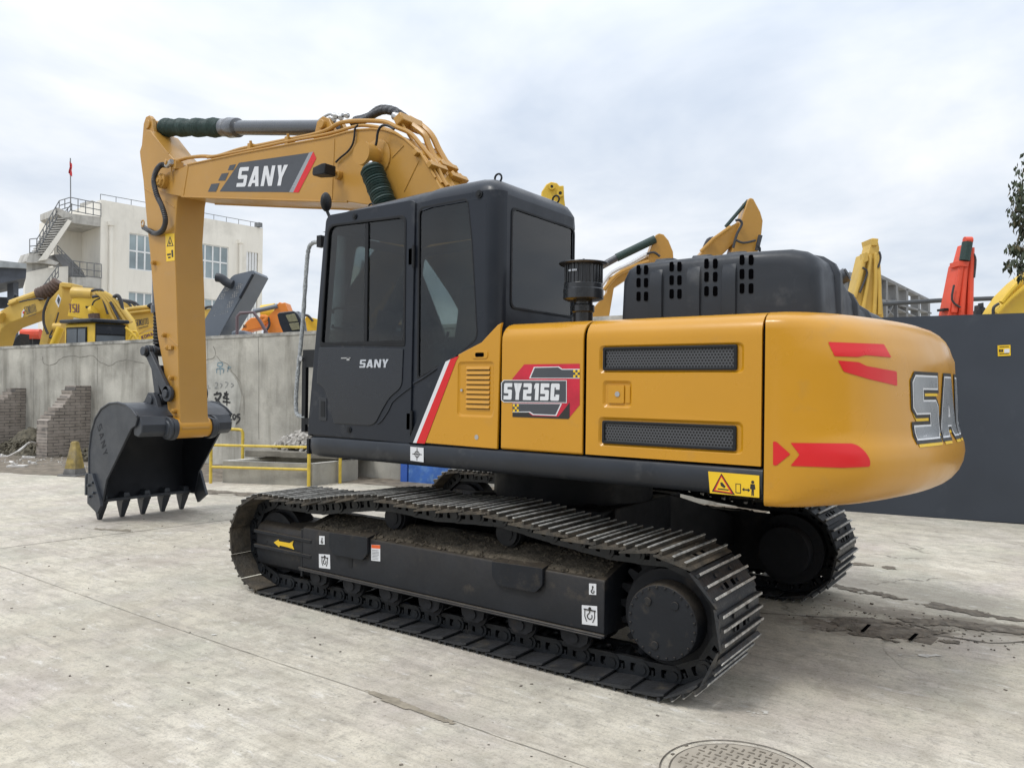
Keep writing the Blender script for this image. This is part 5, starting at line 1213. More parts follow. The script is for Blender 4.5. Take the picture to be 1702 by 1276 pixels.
def buttress(pxw, pyw, outline, label):
    P0 = wpx(pxw, pyw, 0); P0.z = 0
    b = MB(); loc = []
    for a, c in outline:
        q = hit(a, c, P0, WU); loc.append(((q-P0).dot(WN), max(q.z, -.02)))
    # steps of single courses along the sloping edge
    out = [(0, -.02), (0, loc[0][1])]
    for (u0, z0), (u1, z1) in zip(loc, loc[1:]):
        n_ = max(1, int(abs(z1-z0)/.066))
        if abs(u1-u0) < .08: out.append((u1, z1)); continue
        for i in range(n_): u = u0+(u1-u0)*(i+1)/n_; out += [(u+random.uniform(-.02, .02), z0+(z1-z0)*i/n_), (u+random.uniform(-.01, .01), z0+(z1-z0)*(i+1)/n_)]
    out[-1] = (out[-1][0], -.02)
    # local axes: x along the wall normal, z up, depth along -WU
    b.prism([(u, 0, z) for u, z in out], (0, -.37, 0))
    o = b.build('brick_buttress', BRICK, smooth=0)
    o.location = P0; o.rotation_euler = (0, 0, math.atan2(WN.y, WN.x)); 
    tag(o, label, 'buttress', 'brick buttresses against the concrete wall'); return o
buttress(150, 742, [(150, 641), (131, 641), (120, 656), (104, 677), (84, 697), (79, 699), (78, 757)], 'stepped brick buttress left of the bucket with a cone at its foot')
buttress(42, 730, [(42, 645), (32, 646), (20, 656), (0, 672), (-14, 690), (-15, 740)], 'stepped brick buttress against the concrete wall, cut off by the left edge')
# ------------------------------------------------ rubble and soil heaps
def heap(cx, cy, rx, ry, h, rot, seed, n=46):
    rings = []; b = MB()
    for i in range(n//2+1):
        t = i/(n//2); R = []
        for k in range(n):
            a = 2*PI*k/n; x, y = math.cos(a)*t*rx, math.sin(a)*t*ry
            z = h*max(0, 1-t*t)**1.1*(1+.7*noise.noise((x*2.5, y*2.5, seed)))+.05*h*6*abs(noise.noise((x*9, y*9, seed)))*(1-t)+.01
            R.append(Vector((cx+x*math.cos(rot)-y*math.sin(rot), cy+x*math.sin(rot)+y*math.cos(rot), z*(1-t**4))))
        rings.append(R)
    b.loft(rings); return b
def chips(b, cx, cy, rx, ry, h, n, s0, s1, rot=0):
    for _ in range(n):
        t = random.random()**.7; a = random.random()*2*PI; x, y = rx*t*math.cos(a), ry*t*math.sin(a); s = random.uniform(s0, s1)
        M = Matrix.Rotation(random.random()*6, 3, Vector((random.random(), random.random(), random.random())).normalized())
        b.box((cx+x*math.cos(rot)-y*math.sin(rot), cy+x*math.sin(rot)+y*math.cos(rot), h*(1-t*t)+s*.3), (s, s*random.uniform(.4, 1), s*random.uniform(.25, .7)), M)
HEAP = mat('dark_weedy_soil', (.10, .088, .062), .98, var=.6, vscale=14, bump=1, bscale=40)
RUB = mat('rubble_stone', (.36, .34, .31), .95, var=.4, vscale=14, bump=.6, bscale=50)
wA = math.atan2(WU.y, WU.x)
b = heap(15.6, -2.65, 1.4, .6, .46, wA, 1); chips(b, 15.6, -2.6, 1.3, .6, .36, 420, .02, .11, wA); tag(b.build('soil_heap', HEAP, smooth=0), 'low heap of dark soil and litter between the two brick buttresses', kind='stuff')
b = heap(13.2, -3.0, .9, .45, .42, wA, 2); chips(b, 13.2, -2.9, .8, .5, .3, 200, .02, .10, wA); tag(b.build('soil_heap', HEAP, smooth=0), 'dark rubble heap at the wall foot between the right buttress and the bucket', kind='stuff')
b = MB(); chips(b, 13.9, -2.1, 1.8, .7, .0, 220, .01, .05, wA); chips(b, 12, -2.6, 2.5, .8, .0, 160, .01, .05, wA); tag(b.build('litter', RUB, smooth=0), 'small stones and litter scattered on the soil along the wall', kind='stuff')
LIT = mat('pale_litter', (.62, .60, .57), .8, var=.2)
b = MB(); q0 = on_z(15, 760, .12); q1 = on_z(52, 732, .30); 
b.tube([on_z(14, 758, .06), on_z(30, 750, .18), on_z(45, 738, .3), on_z(52, 734, .38), on_z(60, 737, .30)], .022, 6, 2); tag(b.build('pole_offcut', LIT), 'pale stick lying on the soil heap left of the right buttress', 'stick')
for (px, py, s) in ((29, 774, .16), (48, 760, .12), (54, 769, .07), (10, 758, .1), (136, 776, .08)):
    q = on_z(px, py, .03); b = MB(); b.box((0, 0, 0), (s*2, s, .03), Matrix.Rotation(random.random(), 3, 'Z')); b.box((s*.4, .02, .015), (s, s*1.2, .03), Matrix.Rotation(random.random(), 3, 'X'))
    o = b.build('crumpled_litter', LIT, smooth=0); o.location = q
    tag(o, 'pale crumpled litter lying on the soil by the wall', 'litter', 'pale litter pieces on the soil')
# ------------------------------------------------ grimy yellow cone
CONEY = mat('grimy_yellow_plastic', (.27, .20, .06), .75, var=.4, vscale=9, dirt=(.20, .17, .12), dirt_amt=.7, dirt_scale=6, bump=.4)
CONEG = mat('grimy_grey_base', (.14, .135, .13), .85, var=.3, vscale=9)
c0 = on_z(124, 790, 0)
ct = thing('traffic_cone', 'battered square yellow traffic cone standing on the soil in front of the right brick buttress', 'cone', c0)
h_ = .60
b = MB().use(CONEY); sq = lambda r, z: [c0+Vector((r*math.cos(a+.4), r*math.sin(a+.4), z)) for a in (PI/4, 3*PI/4, 5*PI/4, 7*PI/4)]
b.loft([sq(.16, .12), sq(.145, .2), sq(.07, h_-.02), sq(.05, h_)], caps=True); b.build('cone_body', CONEY, ct, bevel=.012)
b = MB(); b.loft([sq(.185, .03), sq(.16, .125)], caps=True); b.loft([sq(.27, .0), sq(.26, .03)], caps=True); b.build('cone_base', CONEG, ct, bevel=.006)
# ------------------------------------------------ water basin, slab, rubble, yellow rail, blue cabinet
BAS = mat('basin_concrete', (.36, .345, .30), .9, var=.25, vscale=3, bump=.4, bscale=30, dirt=(.22, .20, .16), dirt_amt=.4, dirt_scale=3, streak=.3)
B1 = Vector((6.75, -3.05, 0)); B0 = Vector((8.22, -2.38, 0)); v1 = (B0-B1).normalized(); v2 = Vector((.06, -1.0, 0)).normalized(); Lb, Wb = (B0-B1).length, 1.05
hz = on_y(519, 770.5, B1.y).z
b = MB()
def bwall(a, c, t, h): 
    d = (c-a).normalized(); n_ = Vector((-d.y, d.x, 0)); b.prism([a, c, c+n_*t, a+n_*t], (0, 0, h))
Z = Vector((0, 0, 0)); c00 = B1; c10 = B1+v1*Lb; c11 = c10+v2*Wb; c01 = B1+v2*Wb
o4 = [c00, c10, c11, c01]; cen = sum(o4, Vector())/4; i4 = [cen+(p-cen)*.84 for p in o4]
up_ = Vector((0, 0, hz))
vs = [p for p in o4]+[p+up_ for p in o4]+[p+up_ for p in i4]+[p+Vector((0, 0, .12)) for p in i4]
b._add(vs, [(i, (i+1) % 4, 4+(i+1) % 4, 4+i) for i in range(4)]+[(4+i, 4+(i+1) % 4, 8+(i+1) % 4, 8+i) for i in range(4)]+[(8+i, 8+(i+1) % 4, 12+(i+1) % 4, 12+i) for i in range(4)]+[(12, 13, 14, 15)])
bas = b.build('concrete_basin', BAS, bevel=.012); tag(bas, 'square open concrete basin with pale rim inside the yellow railing', 'basin')
b = MB(); vs = [c+(p-c)*1.0 for c, p in ((cen, p) for p in o4)]
k_ = [cen+(p-cen)*1.005+up_+Vector((0, 0, .002)) for p in o4]; j_ = [cen+(p-cen)*.90+up_+Vector((0, 0, .002)) for p in o4]
b._add(k_+j_, [(i, (i+1) % 4, 4+(i+1) % 4, 4+i) for i in range(4)]); b.build('rim', mat('pale_rim', (.62, .60, .55), .85, var=.2), bas, smooth=0)
b = MB(); s0 = cen+Vector((.18, -.42, hz+.03))
b.prism([s0+v1*.75-v2*.45, s0+v1*.1-v2*.38, s0+v1*.05-v2*.5, s0-v1*.95-v2*.45, s0-v1*1.0+v2*.5, s0+v1*.7+v2*.5], (0, 0, .11)); o = b.build('concrete_slab', mat('dark_slab_concrete', (.20, .185, .155), .95, var=.3, vscale=5, bump=.6), bevel=.012); tag(o, 'broken flat concrete slab lying across the back of the basin with rubble on it', 'slab')
b = MB(); chips(b, s0.x-.15, s0.y-.15, .80, .45, .30, 620, .03, .14, .4)
for v in b.bm.verts: v.co.z += hz+.13
tag(b.build('rubble', RUB, smooth=0), 'pile of broken grey concrete rubble on the slab over the basin', kind='stuff')
RAILY = mat('yellow_rail_paint', (.62, .45, .06), .45, var=.15, vscale=8, dirt=(.3, .22, .08), dirt_amt=.3, dirt_scale=9)
p1 = on_z(350, 803, 0); p2 = on_z(513, 808, 0); p3 = on_z(565, 803, 0)
t1 = on_y(350, 768, p1.y).z; tt = on_y(512, 743, p2.y).z; tm = on_y(512, 780, p2.y).z
rl = thing('railing', 'bright yellow pipe railing round the concrete basin beside the cab', 'railing', p1)
b = MB().use(RAILY)
b.cyl(p2, p2+Vector((0, 0, tt+.02)), .028, n=12); b.build('post', RAILY, rl)
b = MB(); b.cyl(p1, p1+Vector((0, 0, tt)), .026, n=12); b.build('post', RAILY, rl)
b = MB(); b.cyl(p3, p3+Vector((0, 0, tt+.02)), .026, n=12); b.build('post', RAILY, rl)
d12 = (p1-p2)
b = MB(); b.tube([p2+Vector((0, 0, tt)), p1+Vector((0, 0, tt))], .022, 10); b.tube([p2+Vector((0, 0, tm)), p1+Vector((0, 0, tm))], .022, 10); b.tube([p2+Vector((0, 0, tt)), p3+Vector((0, 0, tt))], .022, 10); b.build('rail', RAILY, rl)
q = hit(403, 770, WA+WN*.9, WN); q.z = 0; zt = hit(403, 714, WA+WN*.9, WN).z
b = MB(); b.tube([q, q+Vector((0, 0, zt-.06)), q+Vector((.02, .01, zt-.01)), q+Vector((.07, .02, zt)), q+Vector((1.4, .25, zt))], .028, 10, 0); tag(b.build('bent_pipe_rail', RAILY), 'short yellow pipe bent over at the top standing at the wall behind the bucket', 'rail')
BLUE = mat('blue_sheet_metal', (.04, .13, .42), .5, var=.2, vscale=5, dirt=(.2, .35, .5), dirt_amt=.5, dirt_scale=8)
q = on_z(665, 801, 0); q3 = on_z(748, 807, 0); dd = (q3-q).normalized(); nn = Vector((-dd.y, dd.x, 0)); nn = nn if nn.y < 0 else -nn
bc_ = thing('blue_cabinet', 'blue sheet metal cabinet at the foot of the wall seen under the machine', 'cabinet', q)
b = MB(); b.prism([q+dd*.16, q3, q3+nn*.25, q+dd*.16+nn*.25], (0, 0, .95)); b.build('cabinet_body', BLUE, bc_, bevel=.01)
b = MB(); b.prism([q, q+dd*.14, q+dd*.14+nn*.14, q+nn*.14], (0, 0, 1.05)); b.build('cabinet_post', mat('blue_post', (.03, .10, .40), .45, var=.1), bc_, bevel=.01)
# ================================================================== DARK SHEET-METAL FENCE
FEN = mat('slate_sheet_metal', (.040, .048, .062), .45, spec=.4, var=.12, vscale=.8, bump=.35, bscale=1.6, dirt=(.11, .12, .13), dirt_amt=.15, dirt_scale=1.5)
DA = on_z(1420, 850, 0); DB_ = on_z(1702, 871, 0); DU = (DB_-DA).normalized(); DN = Vector((DU.y, -DU.x, 0)); DN = DN if DN.y > 0 else -DN
st = -1.05
fz = 2.63
fn_ = thing('sheet_metal_fence', 'tall dark slate sheet metal fence behind the counterweight with a small yellow notice', 'fence', DA+DU*st)
for k, (s0_, s1_) in enumerate(((-1.05, 2.9), (2.908, 4.9), (4.908, 6.8))):
    b = MB(); P = lambda s, z, o=0: DA+DU*s+DN*o+Vector((0, 0, z+.008*s))
    nx, nz_ = 48, 30; vs = []
    for i in range(nx+1):
        for j in range(nz_+1):
            s = s0_+(s1_-s0_)*i/nx; z = fz*j/nz_; vs.append(P(s, z, .022+.010*noise.noise((s*1.1, z*1.1, k))+.004*noise.noise((s*3, z*3, k+4))-.012*math.exp(-((s-.85)**2+(z-1.75)**2)*60)-.012*math.exp(-((s-.8)**2+(z-.95)**2)*60)))
    b._add(vs, [(i*(nz_+1)+j, (i+1)*(nz_+1)+j, (i+1)*(nz_+1)+j+1, i*(nz_+1)+j+1) for i in range(nx) for j in range(nz_)])
    b.build('fence_panel', FEN, fn_, smooth=60)
b = MB(); b.prism([DA+DU*st-DN*.06, DA+DU*6.8-DN*.06, DA+DU*6.8+DN*.01, DA+DU*st+DN*.01], (0, 0, fz-.01))
b.build('fence_backing', FEN, fn_)
b = MB().use(YELV); fp = lambda a, c, o: hit(a, c, DA+DN*o, DN)
q = [fp(a, c, .034) for a, c in ((1658, 574), (1679.5, 573), (1680, 591), (1658.5, 592))]; b._add(q, [(0, 1, 2, 3)]); b.use(INK)
for y in (576, 587.5): b._add([fp(1661, y, .036), fp(1677, y-.6, .036), fp(1677, y+.6, .036), fp(1661, y+1.2, .036)], [(0, 1, 2, 3)])
for x in (1660.5, 1664.2): b._add([fp(x, 580.5, .036), fp(x+3, 580.3, .036), fp(x+3, 585, .036), fp(x, 585.2, .036)], [(0, 1, 2, 3)])
b.use(WHITE); b._add([fp(1669, 580, .036), fp(1678, 579.6, .036), fp(1678, 586, .036), fp(1669, 586.4, .036)], [(0, 1, 2, 3)])
b.build('notice_sticker', None, fn_, smooth=0)
# ================================================================== MANHOLE, DRAIN, SMALL DEBRIS
IRON = mat('manhole_concrete', (.36, .32, .26), .85, var=.2, vscale=8, bump=.3, bscale=40)
MC = Vector((-2.055, 1.985, 0)); mo = thing('manhole_cover', 'round manhole cover with raised cross pattern at the bottom of the photo', 'manhole cover', MC)
b = MB().use(IRON); b.lathe(MC+Vector((0, 0, -.02)), MC+Vector((0, 0, 1)), [(0, .30), (.026, .30), (.028, .295), (.028, .01)], 64); b.use(mat('dirty_iron', (.20, .175, .14), .8, var=.3))
for i in range(-7, 8):
    for j in range(-7, 8):
        x, y = i*.038, j*.038
        if math.hypot(x, y) < .275: b.box(MC+Vector((x, y, .0095)), (.028 if (i+j) % 2 else .007, .007 if (i+j) % 2 else .028, .004))
b.build('lid', None, mo, smooth=30)
b = MB()
for r0, r1 in ((.303, .309), (.342, .349)):
    n_ = 72; b._add([MC+Vector((r*math.cos(2*PI*k/n_), r*math.sin(2*PI*k/n_), .0045)) for r in (r0, r1) for k in range(n_)], [(k, (k+1) % n_, n_+(k+1) % n_, n_+k) for k in range(n_)])
b.build('rim_groove', JNT, mo, smooth=0)
dA = on_z(1392, 1026, 0); dB = on_z(1560, 1060, 0); du = (dB-dA).normalized(); dn = Vector((-du.y, du.x, 0)); dn = dn if dn.y > 0 else -dn
dg = thing('drain_cover', 'sunken dirty drain cover with two slots in the concrete right of the far track', 'drain cover', dA)
b = MB(); b.prism([dA+dn*.0, dB, dB+dn*.19, dA+dn*.19], (0, 0, .0035)); b.build('cover_plate', mat('drain_plate', (.165, .14, .11), .95, var=.35, vscale=10, bump=.6), dg, smooth=0)
b = MB()
for px, py, px2, py2 in ((1445, 1037, 1433, 1049), (1524, 1052, 1512, 1063)):
    a, c = on_z(px, py, .018), on_z(px2, py2, .018); d = (c-a).normalized(); n_ = Vector((-d.y, d.x, 0))*.012; b._add([a+n_, c+n_, c-n_, a-n_], [(0, 1, 2, 3)])
b.build('drain_slot', VOID, dg, smooth=0)
def patch(name, mt_, cx, cy, rx, ry, rot, thr, hgt, seed, label, cell=.022, fs=6.0):
    b = MB(); nx, ny = int(2*rx/cell), int(2*ry/cell); g = {}; cr, sr = math.cos(rot), math.sin(rot)
    def fld(u, v):
        q = Vector((u*fs*.6, v*fs, seed)); r = (u/rx)**2+(v/ry)**2
        return .55*(1-r)+noise.noise(q)*.55+noise.noise(q*3.1)*.3+noise.noise(q*8)*.2
    F = {}
    for i in range(nx+1):
        for j in range(ny+1):
            u, v = -rx+2*rx*i/nx, -ry+2*ry*j/ny; f = fld(u, v)-thr; F[i, j] = f
            jx, jy = noise.noise((i*.9, j*.9, seed))*cell*.5, noise.noise((i*.9, j*.9, seed+9))*cell*.5; u += jx; v += jy
            g[i, j] = (cx+u*cr-v*sr, cy+u*sr+v*cr, .0045+hgt*max(0, min(1, f*2))*(.5+abs(noise.noise((u*30, v*30, seed)))))
    vs = []; ids = {}; fs_ = []
    for i in range(nx):
        for j in range(ny):
            c4 = [(i, j), (i+1, j), (i+1, j+1), (i, j+1)]; ok = [c for c in c4 if F[c] > 0]
            if len(ok) < 3: continue
            for c in ok:
                if c not in ids: ids[c] = len(vs); vs.append(g[c])
            fs_.append(tuple(ids[c] for c in ok))
    b._add(vs, fs_); return tag(b.build(name, mt_, smooth=60), label, kind='stuff')
MUDG = mat('grey_brown_silt', (.155, .13, .10), .97, var=.5, vscale=16, bump=1, bscale=70, dirt=(.27, .245, .205), dirt_amt=.6, dirt_scale=7)
STAIN = mat('damp_silt', (.27, .235, .18), .8, var=.3, vscale=16)
CHALK = mat('pale_scuff', (.58, .56, .51), .95, var=.2, vscale=16)
patch('silt', MUDG, -2.16, -.60, .50, .26, .42, .16, .012, 3, 'ragged brown silt lying round the drain cover')
patch('silt', MUDG, -2.75, -1.12, 1.0, .15, .30, .26, .008, 5, 'long band of brown silt running right from the drain cover')
patch('silt', MUDG, -2.3, -1.55, 1.1, .14, -.12, .36, .006, 7, 'thin broken silt line on the concrete behind the drain cover')
patch('silt', MUDG, -1.5, -2.7, .9, .2, .1, .5, .004, 11, 'faint silt spots on the concrete before the dark fence')
patch('silt', STAIN, -.42, 2.31, .36, .035, -.04, .02, .0006, 13, 'narrow damp brown stain on the joint in the foreground concrete', .012)
patch('silt', STAIN, 5.6, .9, .6, .2, .2, .45, .0006, 15, 'faint sandy stain on the concrete before the bucket')
patch('silt', MUDG, 7.6, -1.5, 1.9, .22, .35, .22, .006, 17, 'brown silt band crossing the concrete beside the basin')
patch('chalk_scuff', CHALK, -1.95, 1.25, .5, .12, .45, .70, .0004, 19, 'pale chalky scuffs on the concrete behind the near track', .010, 12)
patch('chalk_scuff', CHALK, -2.42, -.18, .26, .08, .45, .50, .0004, 21, 'pale chipped concrete edge beside the drain cover', .010, 12)
patch('chalk_scuff', CHALK, 1.7, 2.25, 1.1, .07, .0, .78, .0004, 23, 'pale scuffs along the joint in the left foreground', .010, 12)
b = MB()
for _ in range(220):
    x = random.gauss(-2.4, .5); y = random.gauss(-.85, .22); s = random.uniform(.002, .010)*(1.6 if random.random() < .06 else 1); b.box((x, y, s*.2+.003), (s*1.5, s, s*.5), Matrix.Rotation(random.random()*6, 3, 'Z'))
for _ in range(260):
    a = random.random(); x = random.uniform(-3.5, 6); y = random.uniform(-1, 4.2)
    if -1.9 < x < 2.4 and y < 1.6: continue
    s = random.uniform(.003, .011); b.box((x, y, s*.2+.001), (s*1.6, s, s*.4), Matrix.Rotation(random.random()*6, 3, 'Z'))
tag(b.build('grit', mat('grit', (.16, .14, .115), .95, var=.5, vscale=30), smooth=0), 'scattered grit and small chips on the concrete', kind='stuff')
# ================================================================== BEHIND THE WALL
BY = mat('mustard_machine_paint', (.56, .37, .075), .5, var=.1, vscale=1.5, bump=.05, dirt=(.3, .22, .1), dirt_amt=.25, dirt_scale=2)
BY2 = mat('bright_yellow_machine_paint', (.66, .43, .035), .48, var=.1, vscale=1.5, dirt=(.35, .25, .08), dirt_amt=.2, dirt_scale=2)
BO = mat('orange_machine_paint', (.72, .22, .03), .5, var=.1, vscale=1.5, dirt=(.35, .15, .06), dirt_amt=.2)
BR_ = mat('red_machine_paint', (.66, .075, .035), .5, var=.12, vscale=1.5, dirt=(.3, .1, .06), dirt_amt=.25)
BRN = mat('brown_rod_boot', (.10, .065, .05), .8, var=.3, vscale=12)
BPUR = mat('plum_ink', (.10, .03, .09), .6)
def bp_(b, pts, d, th, mt_=None):
    if mt_: b.use(mt_)
    b.prism([dist(x, y, d) for x, y in pts], FWH*th)
def Z3(pts): return [(a/7.092, 440+c/7.092) for a, c in pts]
def Z5(pts): return [(330+a/8.105, 440+c/8.105) for a, c in pts]
def Z6(pts): return [(1000+a/2.4245, 280+c/2.4245) for a, c in pts]
def down(pts, x0, x1, y=690): return pts+[(x1, y), (x0, y)]
def tube_px(b, pts, d, r, n=8, sm=3): b.tube([dist(x, y, d) for x, y in pts], r, n, sm)
def text_px(b, s, p0, p1, d, hpx, mt_, t=.18, gap=.12, slant=.1):
    A, B = dist(*p0, d), dist(*p1, d); U = (B-A).normalized(); V = (Vector((0, 0, 1))-U*U.z).normalized(); n_ = len(s)
    h = (dist(p0[0], p0[1]-hpx, d)-A).length; w_ = (B-A).length/(n_+(n_-1)*gap); b.use(mt_)
    add_text(b, s, frame(A, U, V), 0, 0, w_, h, w_*t*1.3, w_*gap, slant=slant, th=.01)
# 1: arm folded machine with brown boot
D1 = 21.0
e1 = thing('background_excavator', 'mustard yellow excavator behind the wall at far left with brown boot on its arm cylinder', 'excavator', dist(60, 640, D1), 'yellow excavators parked behind the left wall')
b = MB().use(BY).prism([dist(x, y, D1+.15) for x, y in Z3([(-60, 640), (0, 545), (200, 430), (430, 395), (590, 395), (600, 470), (460, 560), (100, 690), (20, 760), (-40, 960), (-80, 1150), (-400, 1150), (-300, 900)])], RTH*.14+FWH*.42-Vector((0, 0, .10))); bo = b.build('boom', BY, e1, bevel=.02)
b = MB(); bp_(b, Z3([(705, 208), (850, 225), (858, 400), (820, 560), (740, 730), (690, 820), (640, 980), (560, 1150), (390, 1150), (460, 930), (500, 760), (520, 580), (590, 400), (690, 290)]), D1, .5, BY) if False else b.use(BY).prism([dist(x, y, D1) for x, y in Z3([(700, 212), (722, 214), (738, 300), (735, 420), (690, 520), (640, 640), (560, 940), (520, 1150), (390, 1150), (460, 930), (500, 760), (520, 580), (590, 400), (690, 290)])], RTH*.27+FWH*.42)
b.build('arm', BY, e1, bevel=.02)
b = MB(); bp_(b, Z3([(720, 205), (845, 218), (850, 270), (715, 262)]), D1-.03, .56, BY2); b.build('arm_head', BY, e1, bevel=.02); b = MB(); tube_px(b, Z3([(640, 735), (745, 735)]), D1-.1, .12, 12, 0); b.build('pivot_pin', BY, e1)
b = MB(); tube_px(b, Z3([(715, 740), (650, 900), (610, 1000)]), D1-.15, .10, 12, 0); b.build('bucket_cylinder', BY2, e1); b = MB(); tube_px(b, Z3([(690, 560), (650, 700), (580, 850)]), D1-.14, .02, 6, 2); tube_px(b, Z3([(590, 850), (640, 860)]), D1-.16, .05, 8, 0); b.build('grease_line', HOSE, e1)
b = MB(); bp_(b, Z3([(650, 430), (685, 345), (720, 400), (690, 505)]), D1-.012, .01, WHITE); bp_(b, Z3([(672, 420), (686, 375), (706, 405), (688, 470)]), D1-.025, .01, GREYV); b.build('arm_emblem', None, e1, smooth=0)
b = MB().use(BRN); b.tube([dist(x, y, D1+.2) for x, y in Z3([(455, 355), (560, 320), (650, 265), (700, 205)])], lambda t: .19+.025*math.sin(t*60), 12, 6); b.use(BY); tube_px(b, Z3([(130, 455), (455, 340)]), D1+.2, .10, 10, 0); b.build('arm_cylinder', None, e1)
b = MB(); text_px(b, 'SOKUTO', Z3([(305, 590)])[0], Z3([(432, 552)])[0], D1+.15, 13, GREYV, .2, .15); bp_(b, Z3([(255, 560), (280, 520), (290, 540), (270, 615), (252, 620)]), D1+.13, .01, WHITE); bp_(b, Z3([(262, 560), (285, 545), (278, 580)]), D1+.12, .01, REDV); bp_(b, Z3([(330, 607), (425, 576), (425, 582), (330, 613)]), D1+.13, .01, GREYV); b.build('logo_decal', None, bo, smooth=0)
b = MB().use(HOSE); tube_px(b, Z3([(580, 385), (545, 460), (515, 560), (515, 680), (540, 760), (565, 815)]), D1-.1, .035); tube_px(b, Z3([(230, 440), (330, 415), (450, 400), (520, 410)]), D1, .02); b.build('hydraulic_hose', HOSE, e1)
b = MB(); tube_px(b, Z3([(-10, 620), (20, 630)]), D1, .16, 14, 0); tube_px(b, Z3([(100, 470), (200, 425)]), D1+.1, .04, 8, 0); b.build('cylinder_boss', BY, e1)
# 2: machine with roofed cab
D2 = 19.0
e2 = thing('background_excavator', 'bright yellow excavator with a dark glazed cab showing above the wall left of the arm', 'excavator', dist(160, 640, D2), 'yellow excavators parked behind the left wall')
b = MB(); bp_(b, Z3([(790, 605), (850, 395), (1000, 378), (1180, 368), (1290, 400), (1400, 510), (1500, 640), (1550, 900), (1500, 1150), (1250, 1150), (1250, 690), (1150, 650), (1040, 655)]), D2+1.2, .45, BY2); bo = b.build('boom', BY2, e2, bevel=.02)
b = MB(); tube_px(b, Z3([(860, 335), (1100, 350)]), D2+1.3, .16, 14, 0); tube_px(b, Z3([(1090, 350), (1120, 345)]), D2+1.3, .12, 12, 0); b.build('arm_cylinder', BY, e2)
b = MB()
for o_ in (0, 60, 120, 175): tube_px(b, Z3([(1140+o_*.5, 330), (1210+o_*.6, 380), (1270+o_*.7, 470), (1310+o_*.9, 570), (1370+o_, 680)]), D2+1.0, .055, 8)
b.build('steel_pipe', BY, e2)
b = MB().use(HOSE); tube_px(b, Z3([(1080, 310), (1130, 295), (1200, 300), (1250, 365)]), D2+1, .035); tube_px(b, Z3([(1335, 390), (1370, 365), (1400, 375), (1430, 450), (1440, 520), (1465, 570)]), D2+1, .05); tube_px(b, Z3([(1090, 380), (1160, 368), (1210, 390), (1245, 480), (1275, 580)]), D2+1, .04); tube_px(b, Z3([(1300, 440), (1380, 600), (1420, 680)]), D2+.9, .035); tube_px(b, Z3([(1180, 395), (1110, 430), (1080, 500)]), D2+1.1, .02); b.build('hydraulic_hose', HOSE, e2)
b = MB(); text_px(b, 'TSU', Z3([(812, 562)])[0], Z3([(935, 562)])[0], D2+1.2, 14, BPUR, .24, .2, 0); b.use(INK); b.build('logo_decal', None, bo, smooth=0)
b = MB(); tube_px(b, Z3([(1085, 560), (1120, 540)]), D2+1.0, .16, 12, 0); b.use(BY2); bp_(b, Z3([(1005, 485), (1065, 490), (1060, 518), (1010, 512)]), D2+1.1, .08, BLACK); b.use(BRN).tube([dist(x, y, D2+.95) for x, y in Z3([(1105, 580), (1120, 680)])], .14, 10); b.build('boom_fitting', None, e2)
# cab as a real box
C0_ = dist(*Z3([(1110, 800)])[0], D2-.6); a0 = FWH*.55+RTH*.85; a0.normalize(); a1 = Vector((-a0.y, a0.x, 0)); a1 = a1 if a1.dot(FWH) > 0 else -a1
zr = dist(*Z3([(1110, 680)])[0], D2-.6).z
cabB = MB(); wA_, wB_ = .0, .0
Rr = (dist(*Z3([(1495, 760)])[0], D2-.2)-C0_); Rr.z = 0; Lf_ = (dist(*Z3([(755, 800)])[0], D2-.1)-C0_); Lf_.z = 0
base = Vector((C0_.x, C0_.y, 0)); z0_ = 1.2
b = MB().use(BY2)
b.prism([base+Vector((0, 0, z0_)), base+Rr+Vector((0, 0, z0_)), base+Rr+Lf_+Vector((0, 0, z0_)), base+Lf_+Vector((0, 0, z0_))], (0, 0, zr-z0_)); cb = b.build('cab', BY2, e2, bevel=.05)
nR = Vector((Rr.y, -Rr.x, 0)).normalized(); nR = nR if nR.dot(FWH) < 0 else -nR; nL = Vector((Lf_.y, -Lf_.x, 0)).normalized(); nL = nL if nL.dot(FWH) < 0 else -nL
DGL = mat('dark_cab_window', (.055, .07, .085), .12, spec=.8, var=.3, vscale=1.5)
def facep(b, o, e_, nn_, u0, u1, z0, z1, off, mt_): b.use(mt_); P = [base+e_*u+nn_*off+Vector((0, 0, z)) for u, z in ((u0, z0), (u1, z0), (u1, z1), (u0, z1))]; b.prism(P, nn_*.01)
b = MB(); facep(b, 0, Rr, nR, .03, .96, z0_, zr-.02, .01, BLACK); facep(b, 0, Rr, nR, .06, .93, z0_, zr-.30, .022, DGL); facep(b, 0, Rr, nR, .06, .93, zr-.26, zr-.08, .022, CABK)
facep(b, 0, Lf_, nL, .22, .90, z0_, zr-.10, .01, BLACK); facep(b, 0, Lf_, nL, .25, .50, z0_, zr-.14, .022, DGL); facep(b, 0, Lf_, nL, .53, .86, z0_, zr-.14, .022, DGL); b.build('cab_window', None, cb)
b = MB(); o_ = Vector((0, 0, zr)); b.prism([base+o_+nR*.08+nL*.1, base+Rr*1.08+o_+nR*.08, base+Rr*1.08+Lf_+o_-nR*.05, base+Lf_*1.05+o_+nL*.1], (0, 0, .09)); b.build('cab_roof', CABK, cb, bevel=.03)
b = MB().use(BY2); tube_px(b, Z3([(1480, 740), (1540, 790), (1590, 840), (1610, 880)]), D2-.3, .03); tube_px(b, Z3([(1530, 880), (1560, 830), (1600, 850)]), D2-.3, .03); tube_px(b, Z3([(1540, 790), (1610, 790), (1625, 850)]), D2-.2, .03); b.build('guard_rail', BY2, e2)
